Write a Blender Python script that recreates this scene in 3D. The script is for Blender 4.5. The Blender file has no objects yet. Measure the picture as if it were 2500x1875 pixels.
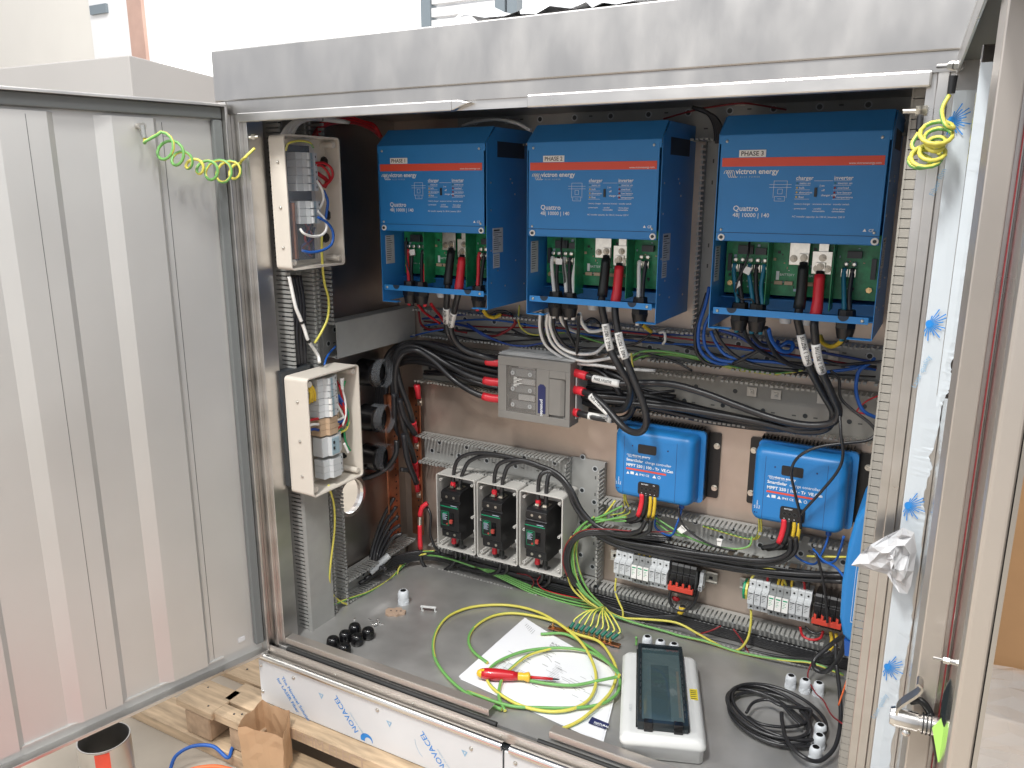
import bpy, bmesh, math, random
from mathutils import Matrix, Vector, Euler
random.seed(7)
S = bpy.context.scene
COL = S.collection
PI = math.pi
R = math.radians

# ------------------------------------------------------------------ camera
CAM = Vector((1.78165, -2.08856, 1.28667)); FOC = 1958.4
yaw, pit, rol = R(28.9149), R(-13.7446), R(0.0378)
FWD = Vector((-math.sin(yaw)*math.cos(pit), math.cos(yaw)*math.cos(pit), math.sin(pit)))
RGT0 = Vector((math.cos(yaw), math.sin(yaw), 0)); UP0 = RGT0.cross(FWD)
RGT = RGT0*math.cos(rol)+UP0*math.sin(rol); UPV = -RGT0*math.sin(rol)+UP0*math.cos(rol)
cd = bpy.data.cameras.new('camera'); cam = bpy.data.objects.new('camera', cd); COL.objects.link(cam)
cd.sensor_width = 36; cd.lens = FOC/2500*36; cd.clip_start = .05; cd.clip_end = 200
m3 = Matrix((RGT, UPV, -FWD)).transposed()
cam.matrix_world = Matrix.Translation(CAM) @ m3.to_4x4()
S.camera = cam

# ------------------------------------------------------------------ world, lamps, exposure
W = bpy.data.worlds.new("World"); S.world = W; W.use_nodes = True
W.node_tree.nodes['Background'].inputs[0].default_value = (.93, .95, 1.0, 1)
W.node_tree.nodes['Background'].inputs[1].default_value = 1.03
def area(name, loc, size, size_y, power, target, col=(1, .985, .95)):
    l = bpy.data.lights.new(name, 'AREA'); l.shape = 'RECTANGLE'; l.size = size; l.size_y = size_y; l.energy = power; l.color = col
    o = bpy.data.objects.new(name, l); COL.objects.link(o); o.location = loc
    o.rotation_euler = (Vector(target)-Vector(loc)).to_track_quat('-Z', 'Y').to_euler(); return o
area('overhead_lamp', (1.1, -2.9, 4.2), .35, .9, 165, (.9, -.4, .4))
area('overhead_lamp', (3.2, -2.0, 4.4), .35, .9, 60, (.9, -.4, .6))
area('overhead_lamp', (-3.0, 1.2, 6.5), .6, 1.2, 260, (-4.5, 4.0, 2.2))  # unseen lamp, added to brighten the cream wall behind
area('overhead_lamp', (-1.4, -3.6, 4.4), .35, 1.2, 95, (.7, -.5, .5))
S.view_settings.view_transform = 'Standard'; S.view_settings.look = 'None'; S.view_settings.gamma = 1
S.view_settings.exposure = 0.0

# ------------------------------------------------------------------ measuring helper: a picture point -> a point on a plane of the place
def P(u, v, ax, val):
    d = FWD + RGT*((u-1250)/FOC) - UPV*((v-937.5)/FOC)
    i = 'xyz'.index(ax); return CAM + d*((val-CAM[i])/d[i])

# ------------------------------------------------------------------ materials
MATS = {}
def mat(name, col, rough=.5, metal=0, var=0, vs=20, bump=0, bs=200, stretch=None, rvar=0, spec=.5, alpha=1, trans=0, emit=None, coat=0, aniso=0):
    m = bpy.data.materials.new(name); m.use_nodes = True; nt = m.node_tree; n = nt.nodes; L = nt.links
    b = n['Principled BSDF']; b.inputs['Base Color'].default_value = (*col, 1)
    b.inputs['Roughness'].default_value = rough; b.inputs['Metallic'].default_value = metal
    b.inputs['Specular IOR Level'].default_value = spec
    b.inputs['Alpha'].default_value = alpha; b.inputs['Transmission Weight'].default_value = trans
    b.inputs['Coat Weight'].default_value = coat
    if emit: b.inputs['Emission Color'].default_value = (*emit[:3], 1); b.inputs['Emission Strength'].default_value = emit[3]
    if var or bump or rvar:
        tc = n.new('ShaderNodeTexCoord'); mp = n.new('ShaderNodeMapping'); L.new(tc.outputs['Object'], mp.inputs[0])
        if stretch: mp.inputs['Scale'].default_value = stretch
        nz = n.new('ShaderNodeTexNoise'); nz.inputs['Scale'].default_value = vs; nz.inputs['Detail'].default_value = 5
        L.new(mp.outputs[0], nz.inputs['Vector'])
        if var:
            mr = n.new('ShaderNodeMapRange'); mr.inputs[1].default_value = .3; mr.inputs[2].default_value = .7
            mr.inputs[3].default_value = 1-var; mr.inputs[4].default_value = 1+var
            L.new(nz.outputs[0], mr.inputs[0])
            mx = n.new('ShaderNodeVectorMath'); mx.operation = 'SCALE'; mx.inputs[0].default_value = col
            L.new(mr.outputs[0], mx.inputs['Scale']); L.new(mx.outputs[0], b.inputs['Base Color'])
        if rvar:
            m2 = n.new('ShaderNodeMapRange'); m2.inputs[1].default_value = .3; m2.inputs[2].default_value = .7
            m2.inputs[3].default_value = rough-rvar; m2.inputs[4].default_value = rough+rvar
            L.new(nz.outputs[0], m2.inputs[0]); L.new(m2.outputs[0], b.inputs['Roughness'])
        if bump:
            n2 = n.new('ShaderNodeTexNoise'); n2.inputs['Scale'].default_value = bs; n2.inputs['Detail'].default_value = 3
            L.new(mp.outputs[0], n2.inputs['Vector'])
            bp = n.new('ShaderNodeBump'); bp.inputs['Strength'].default_value = bump; bp.inputs['Distance'].default_value = .002
            L.new(n2.outputs[0], bp.inputs['Height']); L.new(bp.outputs[0], b.inputs['Normal'])
    MATS[name] = m; return m
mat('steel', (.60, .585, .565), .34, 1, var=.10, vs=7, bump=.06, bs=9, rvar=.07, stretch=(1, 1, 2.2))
mat('canopy_steel', (.43, .42, .41), .38, 1, var=.06, vs=6, bump=.03, bs=6, rvar=.08, stretch=(2.2, 1, 1))
mat('door_steel', (.57, .565, .55), .45, .55, var=.04, vs=3, bump=.03, bs=4, rvar=.03)
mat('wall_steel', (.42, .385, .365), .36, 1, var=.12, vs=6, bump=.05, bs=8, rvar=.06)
mat('frame_smoke', (.015, .022, .026), .12)
mat('bounce_red', (.55, .05, .04), .6)  # red of the added patch that tints reflections
mat('panel_steel', (.52, .43, .365), .42, .70, var=.12, vs=9, bump=.10, bs=14, rvar=.10)
mat('satin_steel', (.56, .515, .47), .34, .75, var=.05, vs=4, rvar=.05)
mat('floor_steel', (.41, .405, .395), .42, .55, var=.14, vs=9, bump=.06, bs=11, rvar=.10)
mat('bright_steel', (.78, .77, .75), .20, 1, bump=.05, bs=30)
mat('flange_shade', (.14, .15, .15), .7)  # dark grey standing in for shade along the door flanges
mat('mirror_steel', (.55, .54, .53), .16, 1)
mat('zinc', (.62, .60, .55), .3, 1, var=.1, vs=60)
mat('tinned', (.80, .76, .68), .28, 1, var=.1, vs=90, bump=.1, bs=200)
mat('stud', (.40, .36, .30), .3, 1)
mat('brass', (.72, .50, .25), .3, 1)
mat('cabinet_grey', (.40, .385, .37), .55, .2, var=.05, vs=2)
mat('copper', (.50, .21, .12), .38, 1, var=.25, vs=30, bump=.1, bs=60)
mat('trunk_grey', (.34, .34, .325), .5, var=.05, vs=25)
mat('slot_dark', (.09, .09, .085), .7)
mat('trunk_beige', (.30, .285, .255), .5, var=.05, vs=25)
mat('blue_paint', (.026, .215, .545), .42, bump=.05, bs=700, var=.03, vs=15)
mat('blue_plastic', (.018, .20, .52), .38, bump=.04, bs=500, var=.03, vs=12)
mat('vent_dark', (.015, .03, .055), .6)
mat('stripe_red', (.74, .085, .045), .45)
mat('print_white', (.80, .82, .84), .5)
mat('print_grey', (.42, .52, .62), .5)
mat('print_black', (.02, .02, .02), .5)
mat('print_blue', (.03, .22, .50), .5)
mat('print_green', (.0, .30, .14), .5)
mat('label_white', (.84, .83, .80), .45)
mat('sticker_grey', (.50, .52, .53), .4, var=.05, vs=60)
mat('pcb', (.018, .24, .095), .35, var=.3, vs=60)
mat('pcb_light', (.05, .28, .13), .35, var=.2, vs=70)
mat('component', (.03, .035, .04), .4)
mat('cream', (.64, .59, .52), .42, var=.03, vs=10)
mat('cream_grey', (.60, .585, .55), .42, var=.03, vs=10)
mat('white_plastic', (.66, .67, .66), .4, var=.02, vs=20)
mat('gland_grey', (.62, .65, .68), .35)
mat('module_grey', (.56, .58, .59), .4)
mat('module_dark', (.26, .27, .27), .45)
mat('toggle_blue', (.32, .44, .50), .4)
mat('terminal_beige', (.50, .36, .24), .5)
mat('terminal_brown', (.42, .30, .22), .6)
mat('hole_black', (.006, .006, .006), .7)
mat('black_plastic', (.012, .012, .013), .35, bump=.05, bs=300)
mat('gloss_black', (.008, .008, .009), .08)
mat('black_cable', (.020, .020, .022), .34, bump=.1, bs=90, spec=.6)
mat('dark_cable', (.02, .02, .024), .42)
mat('shrink_black', (.012, .014, .014), .42, bump=.2, bs=120)
mat('shrink_red', (.72, .028, .045), .38, bump=.15, bs=120)
mat('red_cable', (.45, .012, .018), .4)
mat('dull_red_cable', (.22, .015, .02), .5)
mat('blue_cable', (.015, .10, .40), .4)
mat('navy_cable', (.012, .045, .22), .4)
mat('teal_shrink', (.015, .17, .27), .4)
mat('white_cable', (.82, .81, .78), .4)
mat('yellow_sleeve', (.72, .50, .04), .45)
mat('yellow', (.62, .56, .10), .4)
mat('green', (.15, .37, .10), .4)
mat('green_deep', (.02, .30, .11), .4)
mat('earth_teal', (.01, .15, .10), .45)
mat('iso_grey', (.215, .205, .19), .5, var=.04, vs=20)
mat('iso_light', (.50, .50, .49), .45)
mat('navy', (.02, .025, .10), .4)
mat('clear_smoke', (.30, .28, .26), .06, alpha=.25)
mat('clear_bag', (.35, .37, .40), .08, alpha=.13)
mat('smoked_window', (.06, .10, .11), .06, alpha=.62, coat=.4)
mat('window_inner', (.22, .27, .26), .35)
mat('toggle_red', (.42, .06, .045), .4)
mat('lever_red', (.60, .06, .035), .45)
mat('paper', (.78, .79, .82), .6, bump=.1, bs=18)
mat('screw_red', (.50, .012, .02), .3, coat=.3)
mat('screw_yellow', (.75, .45, .03), .35, coat=.2)
mat('warn_yellow', (.72, .58, .03), .5)
mat('film', (.54, .59, .63), .22, bump=.05, bs=6, var=.02, vs=4, coat=.3)
mat('film_torn', (.58, .585, .60), .25, bump=.25, bs=20)
mat('film_print', (.015, .22, .62), .4)
mat('film_faint', (.25, .42, .58), .4)
mat('plinth_film', (.62, .635, .65), .30, var=.03, vs=8, coat=.3)
mat('dark_mirror', (.30, .28, .27), .12, 1, bump=.3, bs=12)
mat('gasket', (.02, .02, .02), .6)
mat('wood', (.46, .34, .22), .75, var=.28, vs=9, bump=.5, bs=40, stretch=(1, 7, 7))
mat('wood_end', (.40, .28, .18), .8, var=.25, vs=30, bump=.5, bs=50)
mat('kraft', (.52, .33, .19), .65, var=.08, vs=9, bump=.15, bs=12)
mat('cardboard', (.46, .27, .13), .7, var=.06, vs=7)
mat('concrete', (.47, .41, .335), .8, var=.22, vs=2.2, bump=.3, bs=25)
mat('wall_cream', (.78, .75, .69), .7, var=.02, vs=2)
mat('pillar_white', (.82, .82, .82), .6)
mat('pillar_brown', (.50, .33, .27), .7, var=.1, vs=4)
mat('frame_grey', (.20, .24, .27), .5)
mat('blind_grey', (.42, .43, .45), .5)
mat('daylight', (1, 1, 1), .5, emit=(1, 1, 1, 1.25))
mat('orange', (.75, .16, .05), .5)
mat('lime_tag', (.45, .80, .16), .6)
mat('wrap', (.75, .72, .68), .12, alpha=.45, bump=.8, bs=14)
mat('stone', (.55, .48, .40), .85, var=.2, vs=9, bump=.7, bs=25)

# ------------------------------------------------------------------ mesh builder
def rr(w, h, r, n=4, cx=0, cz=0):
    pts = []
    for (sx, sz, a0) in ((1, 1, 0), (-1, 1, 90), (-1, -1, 180), (1, -1, 270)):
        for k in range(n+1):
            a = R(a0+90*k/n); pts.append((cx+sx*(w/2-r)+r*math.cos(a), cz+sz*(h/2-r)+r*math.sin(a)))
    return pts
class MB:
    def __init__(s, M=None): s.v = []; s.f = []; s.m = []; s.sm = []; s.M = M or Matrix()
    def add(s, vs, fs, mi=0, smooth=False):
        o = len(s.v); s.v += [s.M @ Vector(v) for v in vs]
        for f in fs: s.f.append([i+o for i in f]); s.m.append(mi); s.sm.append(smooth)
        return s
    def box(s, x0, x1, y0, y1, z0, z1, mi=0):
        x0, x1 = sorted((x0, x1)); y0, y1 = sorted((y0, y1)); z0, z1 = sorted((z0, z1))
        v = [(x, y, z) for z in (z0, z1) for y in (y0, y1) for x in (x0, x1)]
        return s.add(v, [(0, 2, 3, 1), (4, 5, 7, 6), (0, 1, 5, 4), (2, 6, 7, 3), (0, 4, 6, 2), (1, 3, 7, 5)], mi)
    def hexa(s, b, t, mi=0):   # 4 bottom points, 4 top points
        return s.add(list(b)+list(t), [(3, 2, 1, 0), (4, 5, 6, 7), (0, 1, 5, 4), (1, 2, 6, 5), (2, 3, 7, 6), (3, 0, 4, 7)], mi)
    def quad(s, a, b, c, d, mi=0): return s.add([a, b, c, d], [(0, 1, 2, 3)], mi)
    def cyl(s, p0, p1, r0, r1=None, n=14, mi=0, cap=True, smooth=True):
        p0 = Vector(p0); p1 = Vector(p1); r1 = r0 if r1 is None else r1
        a = (p1-p0).normalized(); u = a.orthogonal().normalized(); w = a.cross(u)
        vs = []; fs = []
        for p, r in ((p0, r0), (p1, r1)):
            for k in range(n): t = 2*PI*k/n; vs.append(p+(u*math.cos(t)+w*math.sin(t))*r)
        for k in range(n): fs.append((k, (k+1) % n, n+(k+1) % n, n+k))
        s.add(vs, fs, mi, smooth)
        if cap:
            s.add(vs[:n], [tuple(reversed(range(n)))], mi); s.add(vs[n:], [tuple(range(n))], mi)
        return s
    def ring(s, p, ax, r0, r1, h, n=20, mi=0):
        p = Vector(p); a = Vector(ax).normalized(); u = a.orthogonal().normalized(); w = a.cross(u); vs = []
        for (q, r) in ((p, r0), (p, r1), (p+a*h, r1), (p+a*h, r0)):
            for k in range(n): t = 2*PI*k/n; vs.append(q+(u*math.cos(t)+w*math.sin(t))*r)
        fs = []
        for j in range(4):
            for k in range(n): fs.append((j*n+k, j*n+(k+1) % n, ((j+1) % 4)*n+(k+1) % n, ((j+1) % 4)*n+k))
        return s.add(vs, fs, mi, False)
    def loft(s, loops, mi=0, cap0=True, cap1=True, smooth=True):
        n = len(loops[0]); vs = [p for l in loops for p in l]; fs = []
        for j in range(len(loops)-1):
            for k in range(n): fs.append((j*n+k, j*n+(k+1) % n, (j+1)*n+(k+1) % n, (j+1)*n+k))
        s.add(vs, fs, mi, smooth)
        if cap0: s.add(loops[0], [tuple(reversed(range(n)))], mi)
        if cap1: s.add(loops[-1], [tuple(range(n))], mi)
        return s
    def rslab(s, spec, mi=0, cap0=True, cap1=True, n=4, smooth=True):   # spec: (y, w, h, r, cx, cz)
        return s.loft([[(x, y, z) for x, z in rr(w, h, r, n, cx, cz)] for (y, w, h, r, cx, cz) in spec], mi, cap0, cap1, smooth)
    def prism(s, poly, a0, a1, ax='x', mi=0):   # poly in the other two axes
        def pt(q, a): return {'x': (a, q[0], q[1]), 'y': (q[0], a, q[1]), 'z': (q[0], q[1], a)}[ax]
        n = len(poly); vs = [pt(q, a0) for q in poly]+[pt(q, a1) for q in poly]
        fs = [tuple(range(n)), tuple(reversed(range(n, 2*n)))]+[(k, k+n, (k+1) % n+n, (k+1) % n) for k in range(n)]
        return s.add(vs, fs, mi)
    def tube(s, pts, r, n=8, mi=0, stripes=None, cap=True, twist=0):
        pts = [Vector(p) for p in pts]; m = len(pts)
        t0 = (pts[1]-pts[0]).normalized(); u = t0.orthogonal().normalized(); vs = []
        for i, p in enumerate(pts):
            t = (pts[min(i+1, m-1)]-pts[max(i-1, 0)]).normalized()
            u = (u-t*u.dot(t)).normalized(); w = t.cross(u)
            rad = r[i] if isinstance(r, (list, tuple)) else r
            for k in range(n): a = 2*PI*k/n; vs.append(p+(u*math.cos(a)+w*math.sin(a))*rad)
        o = len(s.v); s.v += [s.M @ v for v in vs]
        for i in range(m-1):
            for k in range(n):
                s.f.append([o+i*n+k, o+i*n+(k+1) % n, o+(i+1)*n+(k+1) % n, o+(i+1)*n+k]); s.sm.append(True)
                if stripes: s.m.append(stripes[1] if ((k+int(i*twist)) % n) < n*.42 else stripes[0])
                else: s.m.append(mi)
        if cap:
            s.f.append([o+k for k in reversed(range(n))]); s.m.append(stripes[0] if stripes else mi); s.sm.append(False)
            s.f.append([o+(m-1)*n+k for k in range(n)]); s.m.append(stripes[0] if stripes else mi); s.sm.append(False)
        return s
    def ball(s, c, r, mi=0, n=10, sc=(1, 1, 1)):
        loops = []
        for j in range(1, n):
            t = PI*j/n; loops.append([(c[0]+sc[0]*r*math.sin(t)*math.cos(2*PI*k/n), c[1]+sc[1]*r*math.sin(t)*math.sin(2*PI*k/n), c[2]+sc[2]*r*math.cos(t)) for k in range(n)])
        return s.loft(loops, mi)
    def text(s, body, size, p, ex, ey, mi=0, align='LEFT', bold=0, sx=1):
        vs, fs = textmesh(body, align, bold); p = Vector(p); ex = Vector(ex).normalized(); ey = Vector(ey).normalized()
        return s.add([p+ex*(x*size*sx)+ey*(y*size) for x, y in vs], fs, mi)
    def build(s, name, mats, parent=None, origin=None, bevel=0, seg=2, fix=True):
        me = bpy.data.meshes.new(name)
        o0 = Vector(origin) if origin is not None else (Vector(parent.get('_o', (0, 0, 0))) if parent else Vector((0, 0, 0)))
        me.from_pydata([tuple(v-o0) for v in s.v], [], s.f)
        if isinstance(mats, str): mats = [mats]
        for m in mats: me.materials.append(MATS[m])
        me.polygons.foreach_set('material_index', s.m); me.polygons.foreach_set('use_smooth', s.sm)
        if bevel or fix:
            bm = bmesh.new(); bm.from_mesh(me)
            if fix: bmesh.ops.recalc_face_normals(bm, faces=bm.faces)
            if bevel:
                es = [e for e in bm.edges if len(e.link_faces) == 2 and e.calc_face_angle(0) > R(35)]
                bmesh.ops.bevel(bm, geom=es, offset=bevel, segments=seg, affect='EDGES', profile=.5)
            bm.to_mesh(me); bm.free()
        me.update()
        ob = bpy.data.objects.new(name, me); COL.objects.link(ob)
        if parent and ('print' in name or 'lettering' in name): ob['kind'] = 'stuff'
        if parent: ob.parent = parent
        ob['_o'] = [0, 0, 0] if parent else list(o0)
        if parent: ob['_o'] = list(o0)
        elif origin is not None: ob.location = o0
        return ob
_T = {}
def textmesh(body, align, bold):
    k = (body, align, bold)
    if k not in _T:
        c = bpy.data.curves.new('t', 'FONT'); c.body = body; c.size = 1; c.resolution_u = 2; c.align_x = align; c.offset = bold
        o = bpy.data.objects.new('t', c); COL.objects.link(o)
        dg = bpy.context.evaluated_depsgraph_get(); me = bpy.data.meshes.new_from_object(o.evaluated_get(dg))
        _T[k] = ([(v.co.x, v.co.y) for v in me.vertices], [tuple(p.vertices) for p in me.polygons])
        bpy.data.objects.remove(o); bpy.data.curves.remove(c); bpy.data.meshes.remove(me)
    return _T[k]
def tag(o, label=None, cat=None, group=None, kind=None):
    if label: o['label'] = label
    if cat: o['category'] = cat
    if group: o['group'] = group
    if kind: o['kind'] = kind
    return o
def thing(name, label, cat, loc=(0, 0, 0), group=None):
    o = bpy.data.objects.new(name, None); COL.objects.link(o); o.location = loc; o.empty_display_size = .02
    o['_o'] = list(loc); return tag(o, label, cat, group)
def piece(name, me_ob, loc, parent):   # a sibling sharing mesh data
    c = me_ob.copy(); COL.objects.link(c); c.parent = parent; c.location = me_ob.location+Vector(loc); return c
def copy_tree(o, loc=None, parent=None):
    c = o.copy(); COL.objects.link(c)
    if parent: c.parent = parent
    if loc is not None: c.location = loc
    for ch in list(CH.get(o.name, [])) or [x for x in COL.objects if x.parent == o]: copy_tree(ch, None, c)
    return c
CH = {}
def T(x, y, z): return Matrix.Translation((x, y, z))
def Rz(a): return Matrix.Rotation(R(a), 4, 'Z')
def Ry(a): return Matrix.Rotation(R(a), 4, 'Y')
def Rx(a): return Matrix.Rotation(R(a), 4, 'X')
def crom(pts, k=6):
    pts = [Vector(p) for p in pts]
    if len(pts) < 3: return [pts[0].lerp(pts[-1], i/4) for i in range(5)]
    q = [pts[0]*2-pts[1]]+pts+[pts[-1]*2-pts[-2]]; out = []
    for i in range(1, len(q)-2):
        a, b, c, d = q[i-1:i+3]
        for j in range(k):
            t = j/k; out.append(.5*((2*b)+(c-a)*t+(2*a-5*b+4*c-d)*t*t+(3*b-a-3*c+d)*t*t*t))
    out.append(pts[-1]); return out
def W3(path, dy=-.05):
    out = []
    for q in path:
        if len(q) == 2: out.append(P(q[0], q[1], 'y', dy))
        elif q[2] == 'w': out.append(Vector(q[3]))
        elif isinstance(q[2], str): out.append(P(q[0], q[1], q[2], q[3]))
        else: out.append(P(q[0], q[1], 'y', q[2]))
    return out
def pe(mb, pts, r, n=10): mb.tube(pts, r, n, stripes=(0, 1), twist=.05)
# small pieces ------------------------------------------------------
def screw(mb, p, ax=(0, -1, 0), r=.004, mi=0):
    p = Vector(p); a = Vector(ax).normalized(); mb.cyl(p, p+a*r*.5, r, r*.8, 10, mi); mb.cyl(p+a*r*.5, p+a*r*.8, r*.8, r*.4, 10, mi)
def nut(mb, p, ax, r, h, mi=0):
    p = Vector(p); a = Vector(ax).normalized(); mb.cyl(p, p+a*h, r, r, 6, mi, smooth=False)


# ================================================================== SETTING
g = MB().box(-14, 14, -14, 16, -.30, -.262).build('ground', 'concrete'); tag(g, kind='structure')
g = MB().box(.42, 1.05, -1.62, -1.18, -.2625, -.258).build('red_bounce_patch', 'bounce_red'); tag(g, kind='structure')  # unseen red patch, added so the left door reflects pink
b = MB().box(-14, 12, 7.0, 7.1, -.262, 8).build('sky_backdrop', 'daylight'); tag(b, kind='structure')

# ================================================================== CABINET
cab = thing('electrical_cabinet', 'open stainless steel cabinet holding blue inverters, wiring and both opened doors', 'cabinet', (.97, -.33, -.12))
XL, XR, YF, ZF, ZT = .22, 1.755, -.65, .05, 1.56
MB().box(.20, 1.775, .0, .004, -.11, 1.59).build('back_panel', 'panel_steel', cab)
# left wall with its round cable hole
hy, hz, hr = -.291, .360, .056
w = MB(); N = 24
cir = [(hy+hr*math.cos(2*PI*k/N), hz+hr*math.sin(2*PI*k/N)) for k in range(N)]
s_ = .075
def sq(k):
    a = 2*PI*k/N; c, s = math.cos(a), math.sin(a); m = max(abs(c), abs(s)); return (hy+s_*c/m, hz+s_*s/m)
for x in (.200, .212):
    for k in range(N):
        a, b_ = cir[k], cir[(k+1) % N]; c, d = sq(k+1), sq(k)
        w.quad((x, *a), (x, *b_), (x, *c), (x, *d))
for k in range(N): w.quad((.200, *cir[k]), (.200, *cir[(k+1) % N]), (.212, *cir[(k+1) % N]), (.212, *cir[k]))
w.box(.200, .212, -.66, hy-s_, -.11, 1.59).box(.200, .212, hy+s_, .0, -.11, 1.59)
w.box(.200, .212, hy-s_, hy+s_, -.11, hz-s_).box(.200, .212, hy-s_, hy+s_, hz+s_, 1.59)
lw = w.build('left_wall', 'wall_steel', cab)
MB().ring((.212, hy, hz), (1, 0, 0), hr-.002, hr+.009, .012, 28).build('hole_grommet', 'bright_steel', lw)
MB().box(1.763, 1.775, -.66, 0, -.11, 1.59).build('right_wall', 'steel', cab)
MB().box(.212, 1.763, -.655, 0, .04, .05).build('floor_plate', 'floor_steel', cab)
MB().box(.20, 1.775, -.66, .004, 1.56, 1.572).build('roof_plate', 'steel', cab)
# canopy
cn = MB().box(.188, 1.80, -.668, .02, 1.484, 1.598).build('canopy', 'canopy_steel', cab, bevel=.003)
mb = MB().box(.205, 1.77, -.664, -.640, 1.455, 1.484); mb.build('header_rail', 'canopy_steel', cab)
mb = MB().box(.262, .86, -.672, -.655, 1.436, 1.456); mb.hexa([(.86, -.672, 1.436), (.905, -.672, 1.450), (.905, -.655, 1.450), (.86, -.655, 1.436)], [(.86, -.672, 1.456), (.875, -.672, 1.456), (.875, -.655, 1.456), (.86, -.655, 1.456)]); mb.build('drip_lip', 'steel', cab, bevel=.002)
MB().box(1.03, 1.715, -.672, -.655, 1.434, 1.458).build('drip_lip', 'steel', cab, bevel=.003)
MB().box(.86, 1.03, -.658, -.652, 1.437, 1.456).build('header_flange', 'steel', cab)
# jambs
j = MB(); j.box(.200, .222, -.668, -.640, -.02, 1.483); j.box(.222, .240, -.655, -.640, .02, 1.470); j.box(.240, .256, -.662, -.645, .03, 1.465); j.box(.256, .270, -.652, -.60, .045, 1.456)
lj = j.build('left_jamb', 'steel', cab, bevel=.0012)
j = MB(); j.box(1.708, 1.7225, -.655, -.61, .04, 1.456); j.box(1.7225, 1.738, -.662, -.64, .03, 1.465); j.box(1.738, 1.765, -.655, -.64, .02, 1.475)
rj = j.build('right_jamb', 'steel', cab, bevel=.0012)
mb = MB()
for u, v in ((2290, 205), (2325, 290)): pass
for z in (.66, .625, .36, .33, 1.30):
    mb = MB(); screw(mb, (1.752, -.655, z), r=.003); mb.build('rivet', 'component', rj)
# sill, front rail, drip tubes, plinth
for x0, x1 in ((.272, .925), (1.085, 1.708)):
    s = MB(); s.box(x0, x1, -.650, -.622, .075, .0775); s.box(x0, x1, -.652, -.6495, .0615, .0772); s.build('sill_lip', 'satin_steel', cab, bevel=.001)
MB().box(.256, 1.74, -.664, -.618, .030, .040).build('sill_channel', 'component', cab)
MB().cyl((.285, -.658, .051), (.950, -.658, .051), .0065, n=12).build('door_gasket', 'gasket', cab)
MB().cyl((1.060, -.657, .047), (1.705, -.657, .047), .0062, n=12).build('door_gasket', 'gasket', cab)
fr = MB().box(.205, 1.77, -.6755, -.668, .026, .0535).build('front_rail', 'satin_steel', cab, bevel=.0015)
for x in (.47, .72, .97, 1.25):
    mb = MB(); screw(mb, (x, -.6755, .040), r=.0035); mb.build('rail_screw', 'zinc', fr)
def drip(x0, x1):
    pts = rr(.022, .020, .0085, 3)
    return MB().loft([[(x0, -.690+a, .0275+b) for a, b in pts], [(x1, -.690+a, .0275+b) for a, b in pts]]).build('drip_tube', 'bright_steel', cab)
drip(.207, .985); drip(1.006, 1.75)
def plinth(x0, x1):
    o = MB().box(x0, x1, -.692, -.686, -.118, .0170).build('plinth_panel', 'plinth_film', cab, bevel=.0015)
    return o
pl1 = plinth(.205, .985); pl2 = plinth(.990, 1.75)
MB().box(.215, 1.76, -.686, -.01, -.115, .018).build('plinth_core', 'component', cab)
mb = MB()
for x, z in ((.213, -.003), (.213, -.085), (.335, -.003), (.62, -.003), (.90, -.010), (.97, -.06), (1.02, -.003)):
    mb = MB(); screw(mb, (x, -.692, z), r=.0055); mb.build('panel_rivet', 'zinc', pl1)
# printing on the protective film
mb = MB(); ye = -.6925
def dirv(a): a = R(a); return (math.cos(a), 0, math.sin(a)), (-math.sin(a), 0, math.cos(a))
ex, ey = dirv(-50)
mb.text('The Novacel Solution', .0165, (.288, ye, -.018), ex, ey, 0, bold=.012)
mb.text('for LASER Fiber', .0165, (.270, ye, -.028), ex, ey, 0, bold=.012)
for x0, z0 in ((.525, -.078), (.80, -.085), (1.15, -.085), (1.42, -.085)):
    ex2, ey2 = dirv(130)
    mb.text('NOVACEL', .024, (x0+.030, ye, z0-.012), ex2, ey2, 0, bold=.008)
    mb.text('Support the Surface', .0085, (x0+.048, ye, z0-.015), ex2, ey2, 1)
    c = Vector((x0+.055, ye, z0-.027)); pts = []
    for k in range(15):
        a = R(200-k*15); pts.append((c.x+.020*math.cos(a), ye, c.z+.018*math.sin(a))); 
    inner = [(c.x+.006+.012*math.cos(R(200-k*15)), ye, c.z-.003+.011*math.sin(R(200-k*15))) for k in range(15)]
    for k in range(14): mb.quad(pts[k], pts[k+1], inner[k+1], inner[k], 0)
random.seed(3)
for (x0, z0) in ((.43, -.026), (.655, -.030), (.88, -.03)):
    mb.add([(x0-.008, ye, z0+.007), (x0+.010, ye, z0+.006), (x0+.002, ye, z0-.010)], [(0, 1, 2)], 1)
    mb.add([(x0-.001, ye-.0003, z0+.004), (x0+.005, ye-.0003, z0+.004), (x0+.002, ye-.0003, z0-.003)], [(0, 1, 2)], 2)
mb.build('film_printing', ['film_print', 'film_faint', 'plinth_film'], pl1, fix=False)
mb = MB()
mb.tube(crom([(.735, ye, -.045), (.738, ye, -.062), (.748, ye, -.08), (.757, ye, -.088)]), .0006, 4)
mb.build('pen_mark', 'print_grey', pl1)

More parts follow.
